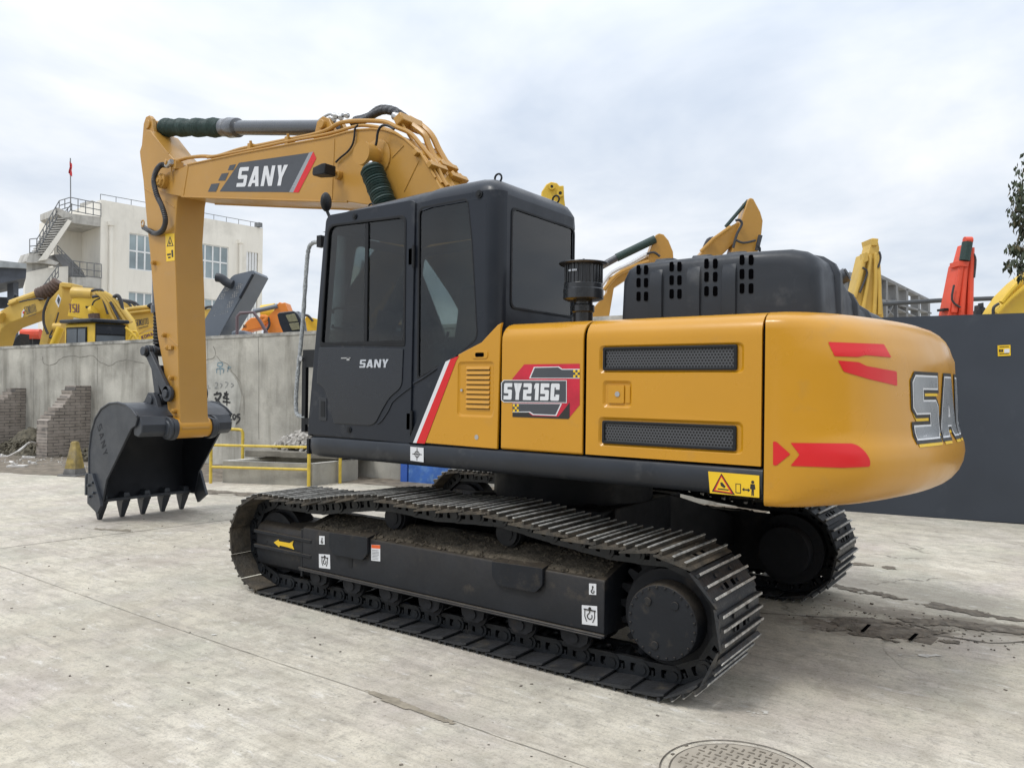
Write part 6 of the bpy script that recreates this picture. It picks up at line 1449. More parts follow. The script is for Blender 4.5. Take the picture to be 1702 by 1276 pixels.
# 3: third boom right behind the arm
D3 = 24.0
e3 = thing('background_excavator', 'amber boom with white lettering rising behind the wall just left of the upright arm', 'excavator', dist(240, 640, D3), 'yellow excavators parked behind the left wall')
b = MB(); bp_(b, [(206, 519), (215, 515), (238, 511), (262, 510), (262, 540), (238, 551), (222, 562), (206, 575), (195, 620), (150, 640), (150, 600), (190, 560)], D3, .45, BY); bo = b.build('boom', BY, e3, bevel=.02)
b = MB(); bp_(b, [(222, 560), (245, 552), (265, 548), (340, 545), (340, 600), (222, 600)], D3-.6, .4, BY2); text_px(b, 'KOMAT', (236, 564), (259, 556), D3-.6, 6, BPUR, .22, .2, 0); b.build('second_boom', None, e3, smooth=0)
b = MB(); text_px(b, 'SOKUTO', (225.5, 542), (247, 538.5), D3, 10, GREYV, .22, .12); bp_(b, [(219, 545), (223, 533), (224, 543)], D3-.02, .01, REDV); bp_(b, [(230, 545), (246, 541), (246, 542), (230, 546)], D3-.02, .01, GREYV); b.build('logo_decal', None, bo, smooth=0)
b = MB(); b.use(BY); tube_px(b, [(206, 516), (225, 512), (262, 509)], D3-.1, .06); tube_px(b, [(215, 520), (262, 514)], D3-.1, .04); b.build('hydraulic_pipe', None, e3); b = MB(); b.use(BLACK); tube_px(b, [(248, 511), (252, 508), (263, 508)], D3-.1, .09); b.build('cylinder_head', None, e3); b = MB().use(HOSE); tube_px(b, [(225, 575), (229, 567), (222, 561)], D3-.2, .03); b.build('hydraulic_hose', None, e3)
# more of the parked row: a dim boom and cab roof between the near machines
e3b = thing('background_excavator', 'dull mustard boom with black hoses half hidden behind the glazed cab and boom pipes', 'excavator', dist(190, 640, 28), 'yellow excavators parked behind the left wall')
b = MB(); bp_(b, [(170, 505), (196, 498), (214, 506), (226, 522), (236, 545), (236, 620), (160, 620), (160, 530)], 28, .45, BY); b.build('boom', BY, e3b, bevel=.02)
b = MB()
for o_ in (0, 7, 13): tube_px(b, [(196+o_*.4, 498), (212+o_, 503), (224+o_, 520), (233+o_, 548)], 27.8, .045, 7)
b.build('hydraulic_hose', HOSE, e3b)
# red machine deep behind the first boom
D4 = 27
e4 = thing('red_machine', 'low red and black crawler machine glimpsed between the two yellow booms at left', 'machine', dist(50, 640, D4))
b = MB()
for y in (801, 820, 842): tube_px(b, Z3([(255, y), (480, y)]), D4, .13 if y < 830 else .10, 12, 0)
b.build('body_tube', BR_, e4); b = MB(); bp_(b, Z3([(235, 860), (470, 860), (470, 1150), (235, 1150)]), D4+.1, 1.2, BLACK); 
for k in range(7): bp_(b, Z3([(240, 880+k*12), (470, 880+k*12), (470, 884+k*12), (240, 884+k*12)]), D4+.05, .1, GREYV)
bp_(b, Z3([(140, 950), (190, 860), (235, 810), (240, 960), (200, 1150), (140, 1150)]), D4-1, .5, BLACK); b.build('grille', None, e4)
# 4: raised grey engine cover
D5 = 17.5
e5 = thing('raised_engine_cover', 'tall grey perforated engine cover tilted open behind the wall right of the upright arm', 'engine cover', dist(370, 640, D5))
GREYC = mat('blue_grey_cover_paint', (.125, .145, .175), .42, coat=.2, var=.08, vscale=1.2, dirt=(.2, .21, .22), dirt_amt=.2)
f0 = [(-160, 1150), (20, 860), (300, 380), (430, 190), (480, 140), (740, 78), (760, 110), (545, 480), (290, 940), (180, 1150)]
o5 = dist(400, 500, D5); F5 = frame(o5, RTH, (0, 0, 1)); uv = lambda x, y: (lambda p: ((p-o5).dot(RTH), p.z-o5.z))(dist(x, y, D5))
sidev = (dist(*Z5([(925, 165)])[0], D5+.45)-dist(*Z5([(745, 90)])[0], D5))
hs = []
for (cx, cy, w_, h_) in ((395, 330, 80, 100), (330, 440, 90, 80), (560, 310, 90, 90), (500, 420, 90, 110), (430, 550, 80, 100), (350, 665, 100, 70), (240, 680, 44, 70), (245, 610, 100, 14)):
    for r_ in range(max(1, int(h_/20))):
        for c_ in range(max(1, int(w_/24))):
            x = cx-w_/2+c_*24+(12 if r_ % 2 else 0)-(r_*20-h_/2)*.55; y = cy-h_/2+r_*20-c_*4
            hs.append([uv(*p) for p in Z5([(x-8, y+5), (x+7, y+2), (x+9, y-5), (x-7, y-2)])])
b = MB().use(GREYC); b.plate(rnd([uv(*p) for p in Z5(f0)], .05, 3), .03, F5, holes=hs, bev=.0)
E5 = [dist(x, y, D5) for x, y in Z5([(430, 190), (480, 140), (740, 78), (762, 112), (545, 480), (290, 940), (180, 1150)])]
ins = [p+(o5-p).normalized()*.03 for p in E5]
b.loft([[p, p+sidev, q_+sidev, q_] for p, q_ in zip(E5, ins)], caps=True)
cv = b.build('cover_shell', GREYC, e5, smooth=30)
b = MB().use(GREYC); b.tube([dist(x, y, D5-.02) for x, y in Z5([(735, 130), (560, 450)])], .035, 8); b.build('cover_seam', CABK, cv)
b = MB().use(CABK); tube_px(b, Z5([(460, 270), (380, 240), (310, 185), (240, 170)]), D5-.15, lambda t: .10, 14, 4); b.build('exhaust_pipe', HOODM, e5)
b = MB(); tube_px(b, Z5([(520, 1000), (520, 700), (560, 652), (740, 640), (830, 760), (940, 960)]), D5-.6, .035, 8, 0); b.build('hand_rail', mat('plum_rail', (.13, .09, .10), .5), e5)
b = MB(); bp_(b, Z5([(440, 900), (500, 880), (620, 885), (680, 960), (680, 1150), (440, 1150)]), D5-.2, .5, GREYC); b.build('rear_cowl', GREYC, e5, bevel=.03)
# 5: orange excavator
D6 = 20
e6 = thing('background_excavator', 'orange excavator boom and arm showing over the wall right of the grey engine cover', 'excavator', dist(440, 640, D6))
b = MB(); bp_(b, Z5([(560, 900), (640, 770), (700, 715), (930, 690), (960, 760), (860, 850), (700, 880), (640, 900), (600, 1150), (500, 1150)]), D6+.2, .45, BO); bo = b.build('boom', BO, e6, bevel=.02)
b = MB(); bp_(b, Z5([(940, 690), (1010, 620), (1060, 530), (1090, 500), (1120, 515), (1165, 505), (1210, 625), (1130, 700), (1120, 800), (1160, 940), (1180, 1150), (880, 1150), (870, 930), (930, 850), (955, 760)]), D6, .5, BO); b.build('arm', BO, e6, bevel=.02)
b = MB().use(GREYC); tube_px(b, Z5([(740, 630), (1065, 555)]), D6, .06, 8, 0); b.build('arm_cylinder', None, e6); b = MB().use(BY2); tube_px(b, Z5([(860, 650), (1040, 625)]), D6+1.2, .22, 12, 0); b.build('air_tank', None, e6); b = MB().use(BO); tube_px(b, Z5([(840, 700), (920, 710), (880, 760)]), D6-.1, .06); b.build('boom_bracket', None, e6); b = MB().use(HOSE); tube_px(b, Z5([(940, 710), (955, 800), (930, 860), (880, 920)]), D6-.1, .03); b.build('hydraulic_hose', None, e6)
b = MB(); text_px(b, 'AI', Z5([(600, 850)])[0], Z5([(660, 845)])[0], D6+.2, 5.5, INK, .25, .2, 0); b.build('lettering', None, bo, smooth=0)
b = MB().use(BLACK); D7 = 16.5
e7 = thing('machine_guard', 'black framed guard with olive mesh panels standing over the wall left of the cab', 'machine guard', dist(480, 640, D7))
b = MB(); bp_(b, rnd(Z5([(1055, 665), (1090, 640), (1280, 620), (1330, 660), (1390, 760), (1420, 1150), (1230, 1150), (1150, 940), (1090, 800)]), 2, 3), D7, .35, BLACK); b.build('guard_frame', CABK, e7, bevel=.03)
OLV = mat('olive_mesh', (.19, .18, .11), .8, var=.2, vscale=20, bump=1, bscale=60)
b = MB(); bp_(b, Z5([(1170, 680), (1290, 655), (1340, 760), (1215, 775)]), D7-.02, .03, OLV); bp_(b, Z5([(1215, 790), (1345, 775), (1365, 870), (1255, 885)]), D7-.02, .03, OLV); b.build('mesh_panel', OLV, e7, bevel=.01)
b = MB(); bp_(b, rnd(Z5([(1300, 630), (1350, 625), (1380, 680), (1420, 900), (1430, 960), (1400, 960)]), 1.5), D7+.36, .3, GREYC); b.build('guard_cowl', GREYC, e7, bevel=.03)
e8 = thing('background_excavator', 'scrap of bright yellow machine visible between the handrail and the cab above the wall', 'excavator', dist(515, 640, 21), 'yellow excavators parked behind the left wall')
b = MB(); bp_(b, Z5([(1410, 760), (1450, 690), (1560, 720), (1640, 740), (1640, 1150), (1440, 1150)]), 21, .5, BY2); b.build('boom', BY2, e8, bevel=.02); b = MB().use(HOSE); tube_px(b, Z5([(1430, 680), (1480, 690), (1540, 760)]), 20.9, .035); b.build('hydraulic_hose', HOSE, e8)
e9 = thing('background_excavator', 'small piece of yellow boom pipework peeping between the upright arm and the grey cover', 'excavator', dist(340, 640, 26), 'yellow excavators parked behind the left wall')
b = MB(); bp_(b, Z5([(50, 650), (60, 610), (150, 590), (160, 640), (110, 700), (60, 900), (0, 900)]), 26, .4, BY); b.build('boom', BY, e9); b = MB().use(HOSE); tube_px(b, Z5([(80, 590), (130, 565), (180, 570), (190, 600)]), 26, .05); b.build('hydraulic_hose', HOSE, e9)
# ---------------------------------------------------------------- right side booms
def arm_tip(name, label, d, parts, mt_, group=None):
    base_ = dist(parts[0][0][0][0], 640, d); e_ = thing(name, label, 'excavator', base_, group)
    for nm, pts, dd, th, m_ in [(p[1], p[0], p[2], p[3], p[4]) for p in parts]:
        b = MB(); bp_(b, pts, d+dd, th, m_); b.build(nm, m_, e_, bevel=.02)
    return e_
AMB = 'amber booms raised behind the machine'
d_ = 19
e_ = arm_tip('background_excavator', 'amber boom behind the air intake with a black cylinder leading to its head', d_, [(Z6([(190, 345), (218, 268), (232, 261), (250, 266), (270, 290), (288, 335), (290, 360), (250, 385), (185, 400)]), 'arm_head', 0, .5, BOOMY), (Z6([(20, 500), (30, 440), (100, 400), (200, 345), (270, 352), (180, 400), (110, 440), (50, 480), (30, 600), (-60, 760), (-200, 760)]), 'boom', .1, .45, BOOMY)], BOOMY, AMB)
b = MB().use(BOOT); tube_px(b, Z6([(60, 360), (215, 285)]), d_, .10, 12, 0); b.use(CYL); tube_px(b, Z6([(-30, 410), (60, 360)]), d_, .085, 12, 0); b.build('arm_cylinder', None, e_)
b = MB().use(WHITE); tube_px(b, Z6([(0, 470), (40, 420), (110, 385), (180, 345)]), d_-.1, .05); b.use(HOSE); tube_px(b, Z6([(180, 345), (210, 338), (235, 355)]), d_-.1, .03); b.use(BOOMY)
tube_px(b, Z6([(10, 490), (60, 430), (130, 395), (190, 375)]), d_-.2, .05); b.build('hydraulic_pipe', None, e_)
d_ = 17
e_ = arm_tip('background_excavator', 'large amber arm and boom rising behind the black engine hood', d_, [(Z6([(590, 125), (600, 118), (612, 122), (640, 175), (650, 210), (645, 260), (632, 330), (600, 420), (560, 700), (480, 700), (500, 420), (527, 325), (560, 215)]), 'arm', 0, .45, BOOMY), (Z6([(395, 345), (430, 305), (480, 255), (550, 215), (575, 230), (535, 300), (500, 335), (430, 400), (300, 700), (150, 700), (330, 420)]), 'boom', .1, .4, BOOMY)], BOOMY, AMB)
b = MB().use(HOSE); tube_px(b, Z6([(415, 320), (430, 290), (450, 283)]), d_, .05); tube_px(b, Z6([(530, 320), (545, 265), (565, 225), (555, 208), (540, 210)]), d_-.1, .03); tube_px(b, Z6([(535, 285), (570, 300), (620, 290)]), d_-.1, .025); tube_px(b, Z6([(640, 270), (632, 300), (626, 330)]), d_-.1, .05); b.build('hydraulic_hose', HOSE, e_)
b = MB().use(BOOT); tube_px(b, Z6([(500, 235), (590, 130)]), d_+.1, .04, 8, 0); b.build('arm_cylinder', BOOT, e_)
b = MB().use(BOOMY); tube_px(b, Z6([(400, 335), (450, 285), (520, 235)]), d_-.05, .04, 8, 0); b.build('hydraulic_pipe', BOOMY, e_)
d_ = 22
e_ = arm_tip('background_excavator', 'slim yellow excavator boom standing upright beside the grey frame building', d_, [(Z6([(1012, 530), (1030, 450), (1055, 345), (1075, 340), (1086, 300), (1090, 280), (1112, 282), (1120, 320), (1118, 420), (1130, 540), (1150, 760), (980, 760)]), 'boom', 0, .5, BY)], BY, None)
b = MB()
for a, c in (((1060, 350), (1020, 520)), ((1082, 350), (1050, 590)), ((1104, 340), (1098, 590)), ((1112, 350), (1120, 590))): tube_px(b, Z6([a, ((a[0]+c[0])/2+3, (a[1]+c[1])/2), c]), d_-.05, .06)
bp_(b, Z6([(1058, 340), (1072, 336), (1076, 370), (1060, 380)]), d_-.15, .3, BY2); bp_(b, Z6([(1084, 283), (1116, 283), (1112, 310), (1090, 310)]), d_-.06, .6, BY2); bp_(b, Z6([(1116, 490), (1128, 490), (1136, 600), (1118, 600)]), d_-.06, .3, BY2); b.build('boom_pipework', BY, e_, bevel=.01)
b = MB().use(HOSE); tube_px(b, Z6([(1118, 335), (1124, 360), (1114, 400)]), d_-.1, .03); tube_px(b, Z6([(1050, 400), (1070, 420), (1040, 500)]), d_-.1, .03); b.build('hydraulic_hose', HOSE, e_)
d_ = 19
e_ = arm_tip('background_excavator', 'red excavator boom standing upright above the dark fence', d_, [(Z6([(1396, 590), (1415, 500), (1438, 385), (1455, 372), (1475, 300), (1490, 300), (1500, 345), (1498, 480), (1498, 600), (1510, 800), (1370, 800)]), 'boom', 0, .45, BR_)], BR_, None)
b = MB().use(BR_)
for a, c in (((1450, 385), (1420, 580)), ((1466, 385), (1448, 590)), ((1490, 320), (1484, 590))): tube_px(b, Z6([a, c]), d_-.06, .07, 8, 0)
bp_(b, Z6([(1440, 372), (1482, 375), (1478, 395), (1440, 392)]), d_-.15, .4, BR_); tube_px(b, Z6([(1462, 290), (1490, 290)]), d_-.1, .09, 12, 0); b.build('boom_pipework', BR_, e_)
b = MB().use(BOOT); tube_px(b, Z6([(1474, 298), (1462, 372)]), d_-.1, .12, 12, 0); b.build('rod_boot', BOOT, e_); b = MB().use(HOSE); tube_px(b, Z6([(1498, 345), (1506, 370), (1500, 440)]), d_-.1, .03); tube_px(b, Z6([(1420, 470), (1412, 530), (1445, 560)]), d_-.15, .025); b.build('hydraulic_hose', HOSE, e_)
b = MB(); bp_(b, Z6([(1378, 563), (1398, 563), (1398, 572), (1378, 572)]), d_, .3, BLACK); b.build('lamp', BLACK, e_)
d_ = 16
e_ = arm_tip('background_excavator', 'bright yellow machine boom sloping up at the right edge above the dark fence', d_, [(Z6([(1590, 580), (1605, 555), (1640, 505), (1690, 455), (1760, 400), (1900, 420), (1900, 800), (1560, 800)]), 'boom', 0, .5, BY2)], BY2, None)
b = MB().use(BY2); tube_px(b, Z6([(1610, 540), (1650, 490), (1700, 440)]), d_-.1, .05); tube_px(b, Z6([(1590, 585), (1640, 530), (1720, 465)]), d_-.1, .05); b.use(HOSE); tube_px(b, Z6([(1578, 590), (1580, 560), (1600, 545)]), d_-.1, .03); b.build('hydraulic_pipe', None, e_)
d_ = 15
e_ = arm_tip('background_excavator', 'small amber arm tip with two pin holes showing above the cab roof', d_, [([(900, 319), (908, 306), (916, 302), (926, 304), (930, 309), (937, 308), (938, 330), (950, 420), (900, 420)], 'arm_head', 0, .35, BY2)], BY2, None)
b = MB().use(BY2)
for px, py, r in ((917, 311, .06), (931, 322, .07)): q = dist(px, py, d_-.02); b.cyl(q, q-FWH*.05, r, n=18); b.use(BLACK).cyl(q-FWH*.04, q-FWH*.055, r*.45, n=14); b.use(BY2)
b.build('pin_boss', None, e_)
# dark attachments between the booms at right, above the fence
b = MB(); tube_px(b, [(1466, 505.5), (1560, 499.5), (1702, 494), (1800, 490)], 24, .07, 8, 0)
for x, y in ((1488, 504), (1650, 496), (1740, 492)): tube_px(b, [(x, y), (x, 640)], 24, .05, 8, 0)
tag(b.build('pipe_gantry', mat('gantry_steel', (.05, .055, .06), .6), smooth=40), 'long thin dark pipe gantry running above the fence at right', 'gantry')
for px, py, s, lb in ((1628, 516, 5, 'left'), (1634, 512, 4, 'right')):
    b = MB(); bp_(b, [(px-s, py), (px-s*.3, py), (px-s*.2, py-9), (px+s*.2, py-9), (px+s*.3, py-2), (px+s, py), (px+s, 640), (px-s, 640)], 20, .2, HOODM); tag(b.build('machine_bracket', HOODM), 'small dark bracket above the fence right of the red boom, the %s of two' % lb, 'bracket', 'brackets above the fence')
# ================================================================== UNFINISHED FRAME BUILDING (right)
CON = mat('raw_concrete_frame', (.20, .20, .20), .9, var=.2, vscale=.5, dirt=(.10, .10, .10), dirt_amt=.4, dirt_scale=.4)
fb = thing('frame_building', 'unfinished grey concrete frame building far behind the engine hood at right', 'building', dist(1470, 640, 48))
corner = dist(*Z6([(1110, 425)])[0], 44); dirR = (FWH*FPX+RTH*(2900-851)).normalized(); 
def vpdir(px): v = FWH*FPX+RTH*(px-W0/2); return v.normalized()
far = hit(*Z6([(1325, 532)])[0], corner, Vector((0, 0, 1)).cross(vpdir(1830)))
nrmF = Vector((0, 0, 1)).cross(vpdir(1830))
def fpx(px, py): return hit(*Z6([(px, py)])[0], corner, nrmF)
back_ = -nrmF*.5 if (-nrmF).dot(RTH) < 0 else nrmF*.5
b = MB()
for a, c, t in (((1110, 420), (1330, 530), 14), ((1110, 520), (1330, 580), 9)):
    P = [fpx(a[0], a[1]), fpx(c[0], c[1]), fpx(c[0], c[1]+t*.7), fpx(a[0], a[1]+t)]; b.prism(P, back_)
b.build('floor_beam', CON, fb)
for px in (1150, 1190, 1232, 1280, 1320):
    t = (px-1110)/215; yt = 425+107*t
    b = MB(); b.prism([fpx(px-4, yt), fpx(px+4, yt), fpx(px+4, 800), fpx(px-4, 800)], back_); b.build('column', CON, fb)
b = MB()
for a, c in (((1150, 600), (1190, 520)), ((1190, 560), (1280, 600)), ((1150, 560), (1190, 600))): b.prism([fpx(*a), fpx(*c), fpx(c[0], c[1]+6), fpx(a[0], a[1]+6)], back_)
b.build('stair_slab', CON, fb)
dl = 44
b = MB(); bp_(b, Z6([(905, 437), (985, 418), (1112, 424), (1112, 445), (990, 440), (905, 450)]), dl, 7.0, CON)
bp_(b, Z6([(975, 420), (1010, 420), (1010, 520), (975, 520)]), dl+.5, 5, CON); bp_(b, Z6([(940, 490), (1112, 500), (1112, 520), (940, 510)]), dl+.3, 6, CON); b.build('roof_slab', CON, fb)
for px in (945, 985, 1060, 1105): b = MB(); bp_(b, Z6([(px-8, 440), (px+8, 440), (px+8, 800), (px-8, 800)]), dl+.2, .6, CON); b.build('column', CON, fb)
for k in range(9): 
    b = MB(); x = 985+k*14; tube_px(b, Z6([(x, 424), (x+2, 424-8-random.random()*6)]), dl, .02, 5, 0); b.build('rebar', CON, fb)
# ================================================================== WHITE BUILDING (left)
WB = mat('cream_render', (.78, .745, .67), .85, var=.06, vscale=.3, bump=.1, bscale=3, dirt=(.45, .43, .38), dirt_amt=.25, dirt_scale=.35, streak=.12)
WB2 = mat('stained_white_concrete', (.50, .485, .45), .9, var=.15, vscale=.8, dirt=(.22, .20, .17), dirt_amt=.5, dirt_scale=1.2, streak=.5)
FRW = mat('white_window_frame', (.72, .73, .73), .5); RSTL = mat('grey_rail_steel', (.16, .165, .17), .6)
Cc = dist(168, 332, 47.0); Fd = vpdir(1994); Nf = Vector((Fd.y, -Fd.x, 0)); Nf = Nf if Nf.dot(FWH) < 0 else -Nf     # outward normal
wb = thing('white_building', 'three storey cream building with outside staircase at left behind the yellow excavators', 'building', Vector((Cc.x, Cc.y, 0)))
def F_(px, py, off=0): return hit(px, py, Cc+Nf*off, Nf)
def Fu(px, py=400): return (F_(px, py)-Cc).dot(Fd)
ZT = Cc.z; uR = Fu(437, 380)
Ff = frame((Cc.x, Cc.y, 0), Fd if Fd.cross(Vector((0, 0, 1))).dot(Nf) > 0 else -Fd, (0, 0, 1)); sgU = 1 if Fd.cross(Vector((0, 0, 1))).dot(Nf) > 0 else -1
def win_uz(x0, x1, yt, yb):
    u0, u1 = Fu(x0), Fu(x1); zt = F_(x0, yt).z; zb = F_(x0, yb).z; return (u0, zb, u1, zt)
wins = [win_uz(215, 268, 387, 447), win_uz(329, 380, 403.5, 461), win_uz(215, 268, 484, 545), win_uz(329, 380, 495, 550)]
notch = (Fu(410), -1, uR-.35, F_(410, 418).z)
b = MB().use(WB); sg_ = sgU
def ru(r_): return [(sg_*a, c) for a, c in rect(*r_)]
b.plate([(sg_*a, c) for a, c in [(0, -.1), (uR, -.1), (uR, ZT), (0, ZT)]], .25, Ff @ Matrix.Translation((0, 0, -.25)), holes=[ru(w_) for w_ in wins]+[ru((notch[0], .1, notch[2], notch[3]))])
b.prism([Cc-Nf*.25, Cc+Fd*uR-Nf*.25, Cc+Fd*uR-Nf*.27, Cc-Nf*.27], (0, 0, -.3)) 
q = lambda u, o, z: Vector((Cc.x, Cc.y, 0))+Fd*u+Nf*o+Vector((0, 0, z))
for z0_, z1_ in ((0, ZT),):
    b.prism([q(0, -.25, -.1), q(.25, -.25, -.1), q(.25, -11, -.1), q(0, -11, -.1)], (0, 0, ZT+.1)); b.prism([q(uR-.25, -4, -.1), q(uR, -4, -.1), q(uR, -11, -.1), q(uR-.25, -11, -.1)], (0, 0, ZT+.1)); b.prism([q(.25, -.25, ZT-.9), q(uR-.25, -.25, ZT-.9), q(uR-.25, -11, ZT-.9), q(.25, -11, ZT-.9)], (0, 0, .25))
b.prism([q(uR-.25, -.25, notch[3]), q(uR, -.25, notch[3]), q(uR, -4, notch[3]), q(uR-.25, -4, notch[3])], (0, 0, ZT-notch[3]))
body = b.build('wall', WB, wb, smooth=20)
for (u0, z0_, u1, z1_) in wins:
    b = MB().use(FRW); w__ = u1-u0; ff = Ff @ Matrix.Translation((0, 0, -.16))
    hs = []; n4 = 4; zm = z0_+(z1_-z0_)*.52
    for k in range(n4):
        a, c = u0+w__*k/n4+.05, u0+w__*(k+1)/n4-.05
        hs += [ru((a, z0_+.07, c, zm-.05)), ru((a, zm+.05, c, z1_-.07))]
    b.plate(ru((u0+.001, z0_+.001, u1-.001, z1_-.001)), .08, ff, holes=hs); wf = b.build('window', FRW, wb, smooth=20)
    b = MB(); b.plate(ru((u0+.02, z0_+.02, u1-.02, z1_-.02)), .02, Ff @ Matrix.Translation((0, 0, -.13)))
    b.build('pane', WINGL, wf, smooth=0)
    b = MB().use(mat('pale_curtain', (.55, .57, .56), .9, var=.1)) if False else MB()
b = MB().use(WB)
for px in (183, 398.5): u = Fu(px); b.box(q(u, .12, (F_(px, 372 if px < 200 else 402).z)/2), (.18, .18, F_(px, 372 if px < 200 else 402).z)); b.box(q(u, .12, F_(px, 372 if px < 200 else 402).z), (.3, .3, .25))
b.build('downpipe', WB, wb)
b = MB(); 
for k in range(13): u = uR*k/12; b.tube([q(u, -.1, ZT), q(u, -.1, ZT+.35)], .02, 5)
b.tube([q(0, -.1, ZT+.35), q(uR, -.1, ZT+.35)], .022, 5); b.box(q(uR-.3, -.1, ZT+.2), (.5, .3, .3)); b.build('roof_rail', RSTL, wb)
b = MB().use(FRW)
for k in range(4): u = notch[0]+(notch[2]-notch[0])*(k+.3)/4; b.box(q(u, -.1, notch[3]/2), (.14, .14, notch[3]))
for z in (notch[3]-3.2, notch[3]-6.4): b.box(q((notch[0]+notch[2])/2, -.1, z), (abs(notch[2]-notch[0]), .12, .12), Matrix.Rotation(math.atan2(Fd.y, Fd.x), 3, 'Z'))
b.build('veranda_post', FRW, wb); b = MB().use(WB); b.prism([q(notch[0], -2.4, 0), q(uR-.2, -2.4, 0), q(uR-.2, -2.6, 0), q(notch[0], -2.6, 0)], (0, 0, notch[3])); b.build('veranda_wall', WB, wb)
# recessed stair side
RB = 3.0
zl = F_(140, 358).z; uL = Fu(72)
b = MB().use(WB)
def FB(px, py): return hit(px, py, Cc-Nf*RB, Nf)
ul2 = (FB(90, 400)-Cc).dot(Fd)
b.prism([q(0, -RB, -.1), q(ul2, -RB, -.1), q(ul2, -RB-.3, -.1), q(0, -RB-.3, -.1)], (0, 0, zl+.1)); b.build('recessed_wall', WB, wb)
b = MB().use(BLACK); P = [FB(x, y)+Nf*.02 for x, y in ((152.5, 420), (161.5, 418), (161.5, 442), (153, 443))]; b._add(P, [(0, 1, 2, 3)]); b.build('small_window', DGL, wb, smooth=0)
def FS(px, py, off): return hit(px, py, Cc+Nf*off, Nf)
# top landing, flights, low landing (real slabs 1.4 m wide)
def slab(name, pts, off, wdt, mt_): b = MB(); b.prism([FS(x, y, off) for x, y in pts], -Nf*wdt); return b.build(name, mt_, wb)
slab('landing', [(117, 355), (168, 361), (168, 377), (117, 370)], 0, RB, WB2)
slab('parapet', [(96, 345), (118, 355), (118, 371), (110, 366), (96, 356)], .2, RB, WB2)
def Z4(pts): return [(30+a/6.717, 310+c/6.717) for a, c in pts]
n_ = 15; st = []; x0, y0, x1, y1 = 215, 740, 450, 330
for k in range(n_): t = k/n_; st += [(x0+(x1-x0)*t, y0+(y1-y0)*t), (x0+(x1-x0)*t, y0+(y1-y0)*(t+1/n_))]
b = MB().use(WB2)
for k in range(15):                       # separate treads over a sloping waist slab
    x, y = 212+k*16.2, 742-k*27.5; b.prism([FS(a, c, .2) for a, c in Z4([(x, y), (x+175, y-14), (x+175, y+3), (x, y+13)])], -Nf*1.4)
b.build('stair_tread', WB2, wb)
slab('stair_flight', Z4([(300, 765), (560, 330), (600, 330), (600, 395), (330, 812), (230, 830)]), 0.0, 1.2, WB2)
slab('stair_stringer', Z4([(560, 370), (600, 385), (320, 815), (230, 830)]), .28, .18, WB)
slab('landing', Z4([(90, 835), (130, 740), (230, 760), (460, 850), (430, 875), (230, 850), (100, 850)]), .1, 1.6, WB2)
slab('stair_flight', Z4([(400, 760), (530, 755), (765, 1010), (590, 1015), (500, 900)]), -.6, 1.3, mat('grey_stair_side', (.22, .22, .225), .85, var=.2, vscale=2))
slab('balcony', Z4([(590, 1010), (930, 1020), (930, 1140), (610, 1095)]), .1, RB, WB2)
slab('lower_wall', Z4([(78, 960), (340, 905), (560, 890), (560, 1500), (78, 1500)]), -.2, .3, WB); slab('lower_wall', Z4([(100, 850), (340, 880), (340, 905), (78, 965)]), -.4, .3, WB2)
b = MB().use(RSTL)
def rail(pts, offs=(0,), h=(0, .5), off=.2, every=1):
    for dy in offs: b.tube([FS(x, y+dy, off) for x, y in Z4(pts)], .03, 5)
def rail3(P, hpx, off, n):
    top = P
    for f in (0, .5, .95): b.tube([FS(*Z4([(x, y+hpx*f)])[0], off) for x, y in P], .028, 5)
    tot = [0]
    for a, c in zip(P, P[1:]): tot.append(tot[-1]+math.dist(a, c))
    for k in range(n+1):
        s = tot[-1]*k/n; i = max(j for j in range(len(tot)-1) if tot[j] <= s+1e-6); t = (s-tot[i])/(tot[i+1]-tot[i]); x = P[i][0]+(P[i+1][0]-P[i][0])*t; y = P[i][1]+(P[i+1][1]-P[i][1])*t
        b.tube([FS(*Z4([(x, y)])[0], off), FS(*Z4([(x, y+hpx)])[0], off)], .026, 5)
rail3([(585, 122), (755, 158), (925, 190)], 150, .1, 4); rail3([(460, 160), (585, 122)], 110, -1.0, 2); rail3([(210, 590), (460, 160)], 150, .1, 7); rail3([(280, 590), (600, 190)], 110, -1.2, 7); rail3([(130, 588), (210, 580)], 160, .1, 1)
rail3([(610, 830), (930, 868)], 160, .1, 4); rail3([(280, 1110), (450, 880)], 130, .2, 5); rail3([(440, 660), (730, 960)], 70, 0, 6)
b.build('stair_railing', RSTL, wb)
b = MB(); bp_(b, Z4([(690, 190), (830, 155), (860, 170), (860, 330), (690, 300)]), 52, 3, WB2); b.build('roof_hut', WB2, wb)
for x0, x1, y0, y1 in ((833, 862, 300, 338), (893, 928, 290, 345)):
    b = MB(); tube_px(b, Z4([((x0+x1)/2, y1), ((x0+x1)/2, y0)]), 49.5, .25, 12, 0); b.build('roof_tank', BLACK, wb)
# flag
fp0 = dist(117.3, 345, 50); fl = thing('flagpole', 'thin flagpole with a small red flag above the stair roof of the cream building', 'flag', fp0)
b = MB(); tube_px(b, [(117.5, 345), (117, 263)], 50, .035, 6, 0); b.build('pole', RSTL, fl)
b = MB(); P = []
for i in range(7):
    for j in range(5): 
        v = dist(115.5+i*.55+.8*math.sin(j), 267+j*5.2+i*.9, 50); P.append(v+FWH*.12*math.sin(i*1.7+j))
b._add(P, [(i*5+j, (i+1)*5+j, (i+1)*5+j+1, i*5+j+1) for i in range(6) for j in range(4)]); b.build('flag_cloth', mat('red_flag_cloth', (.55, .03, .035), .8), fl)
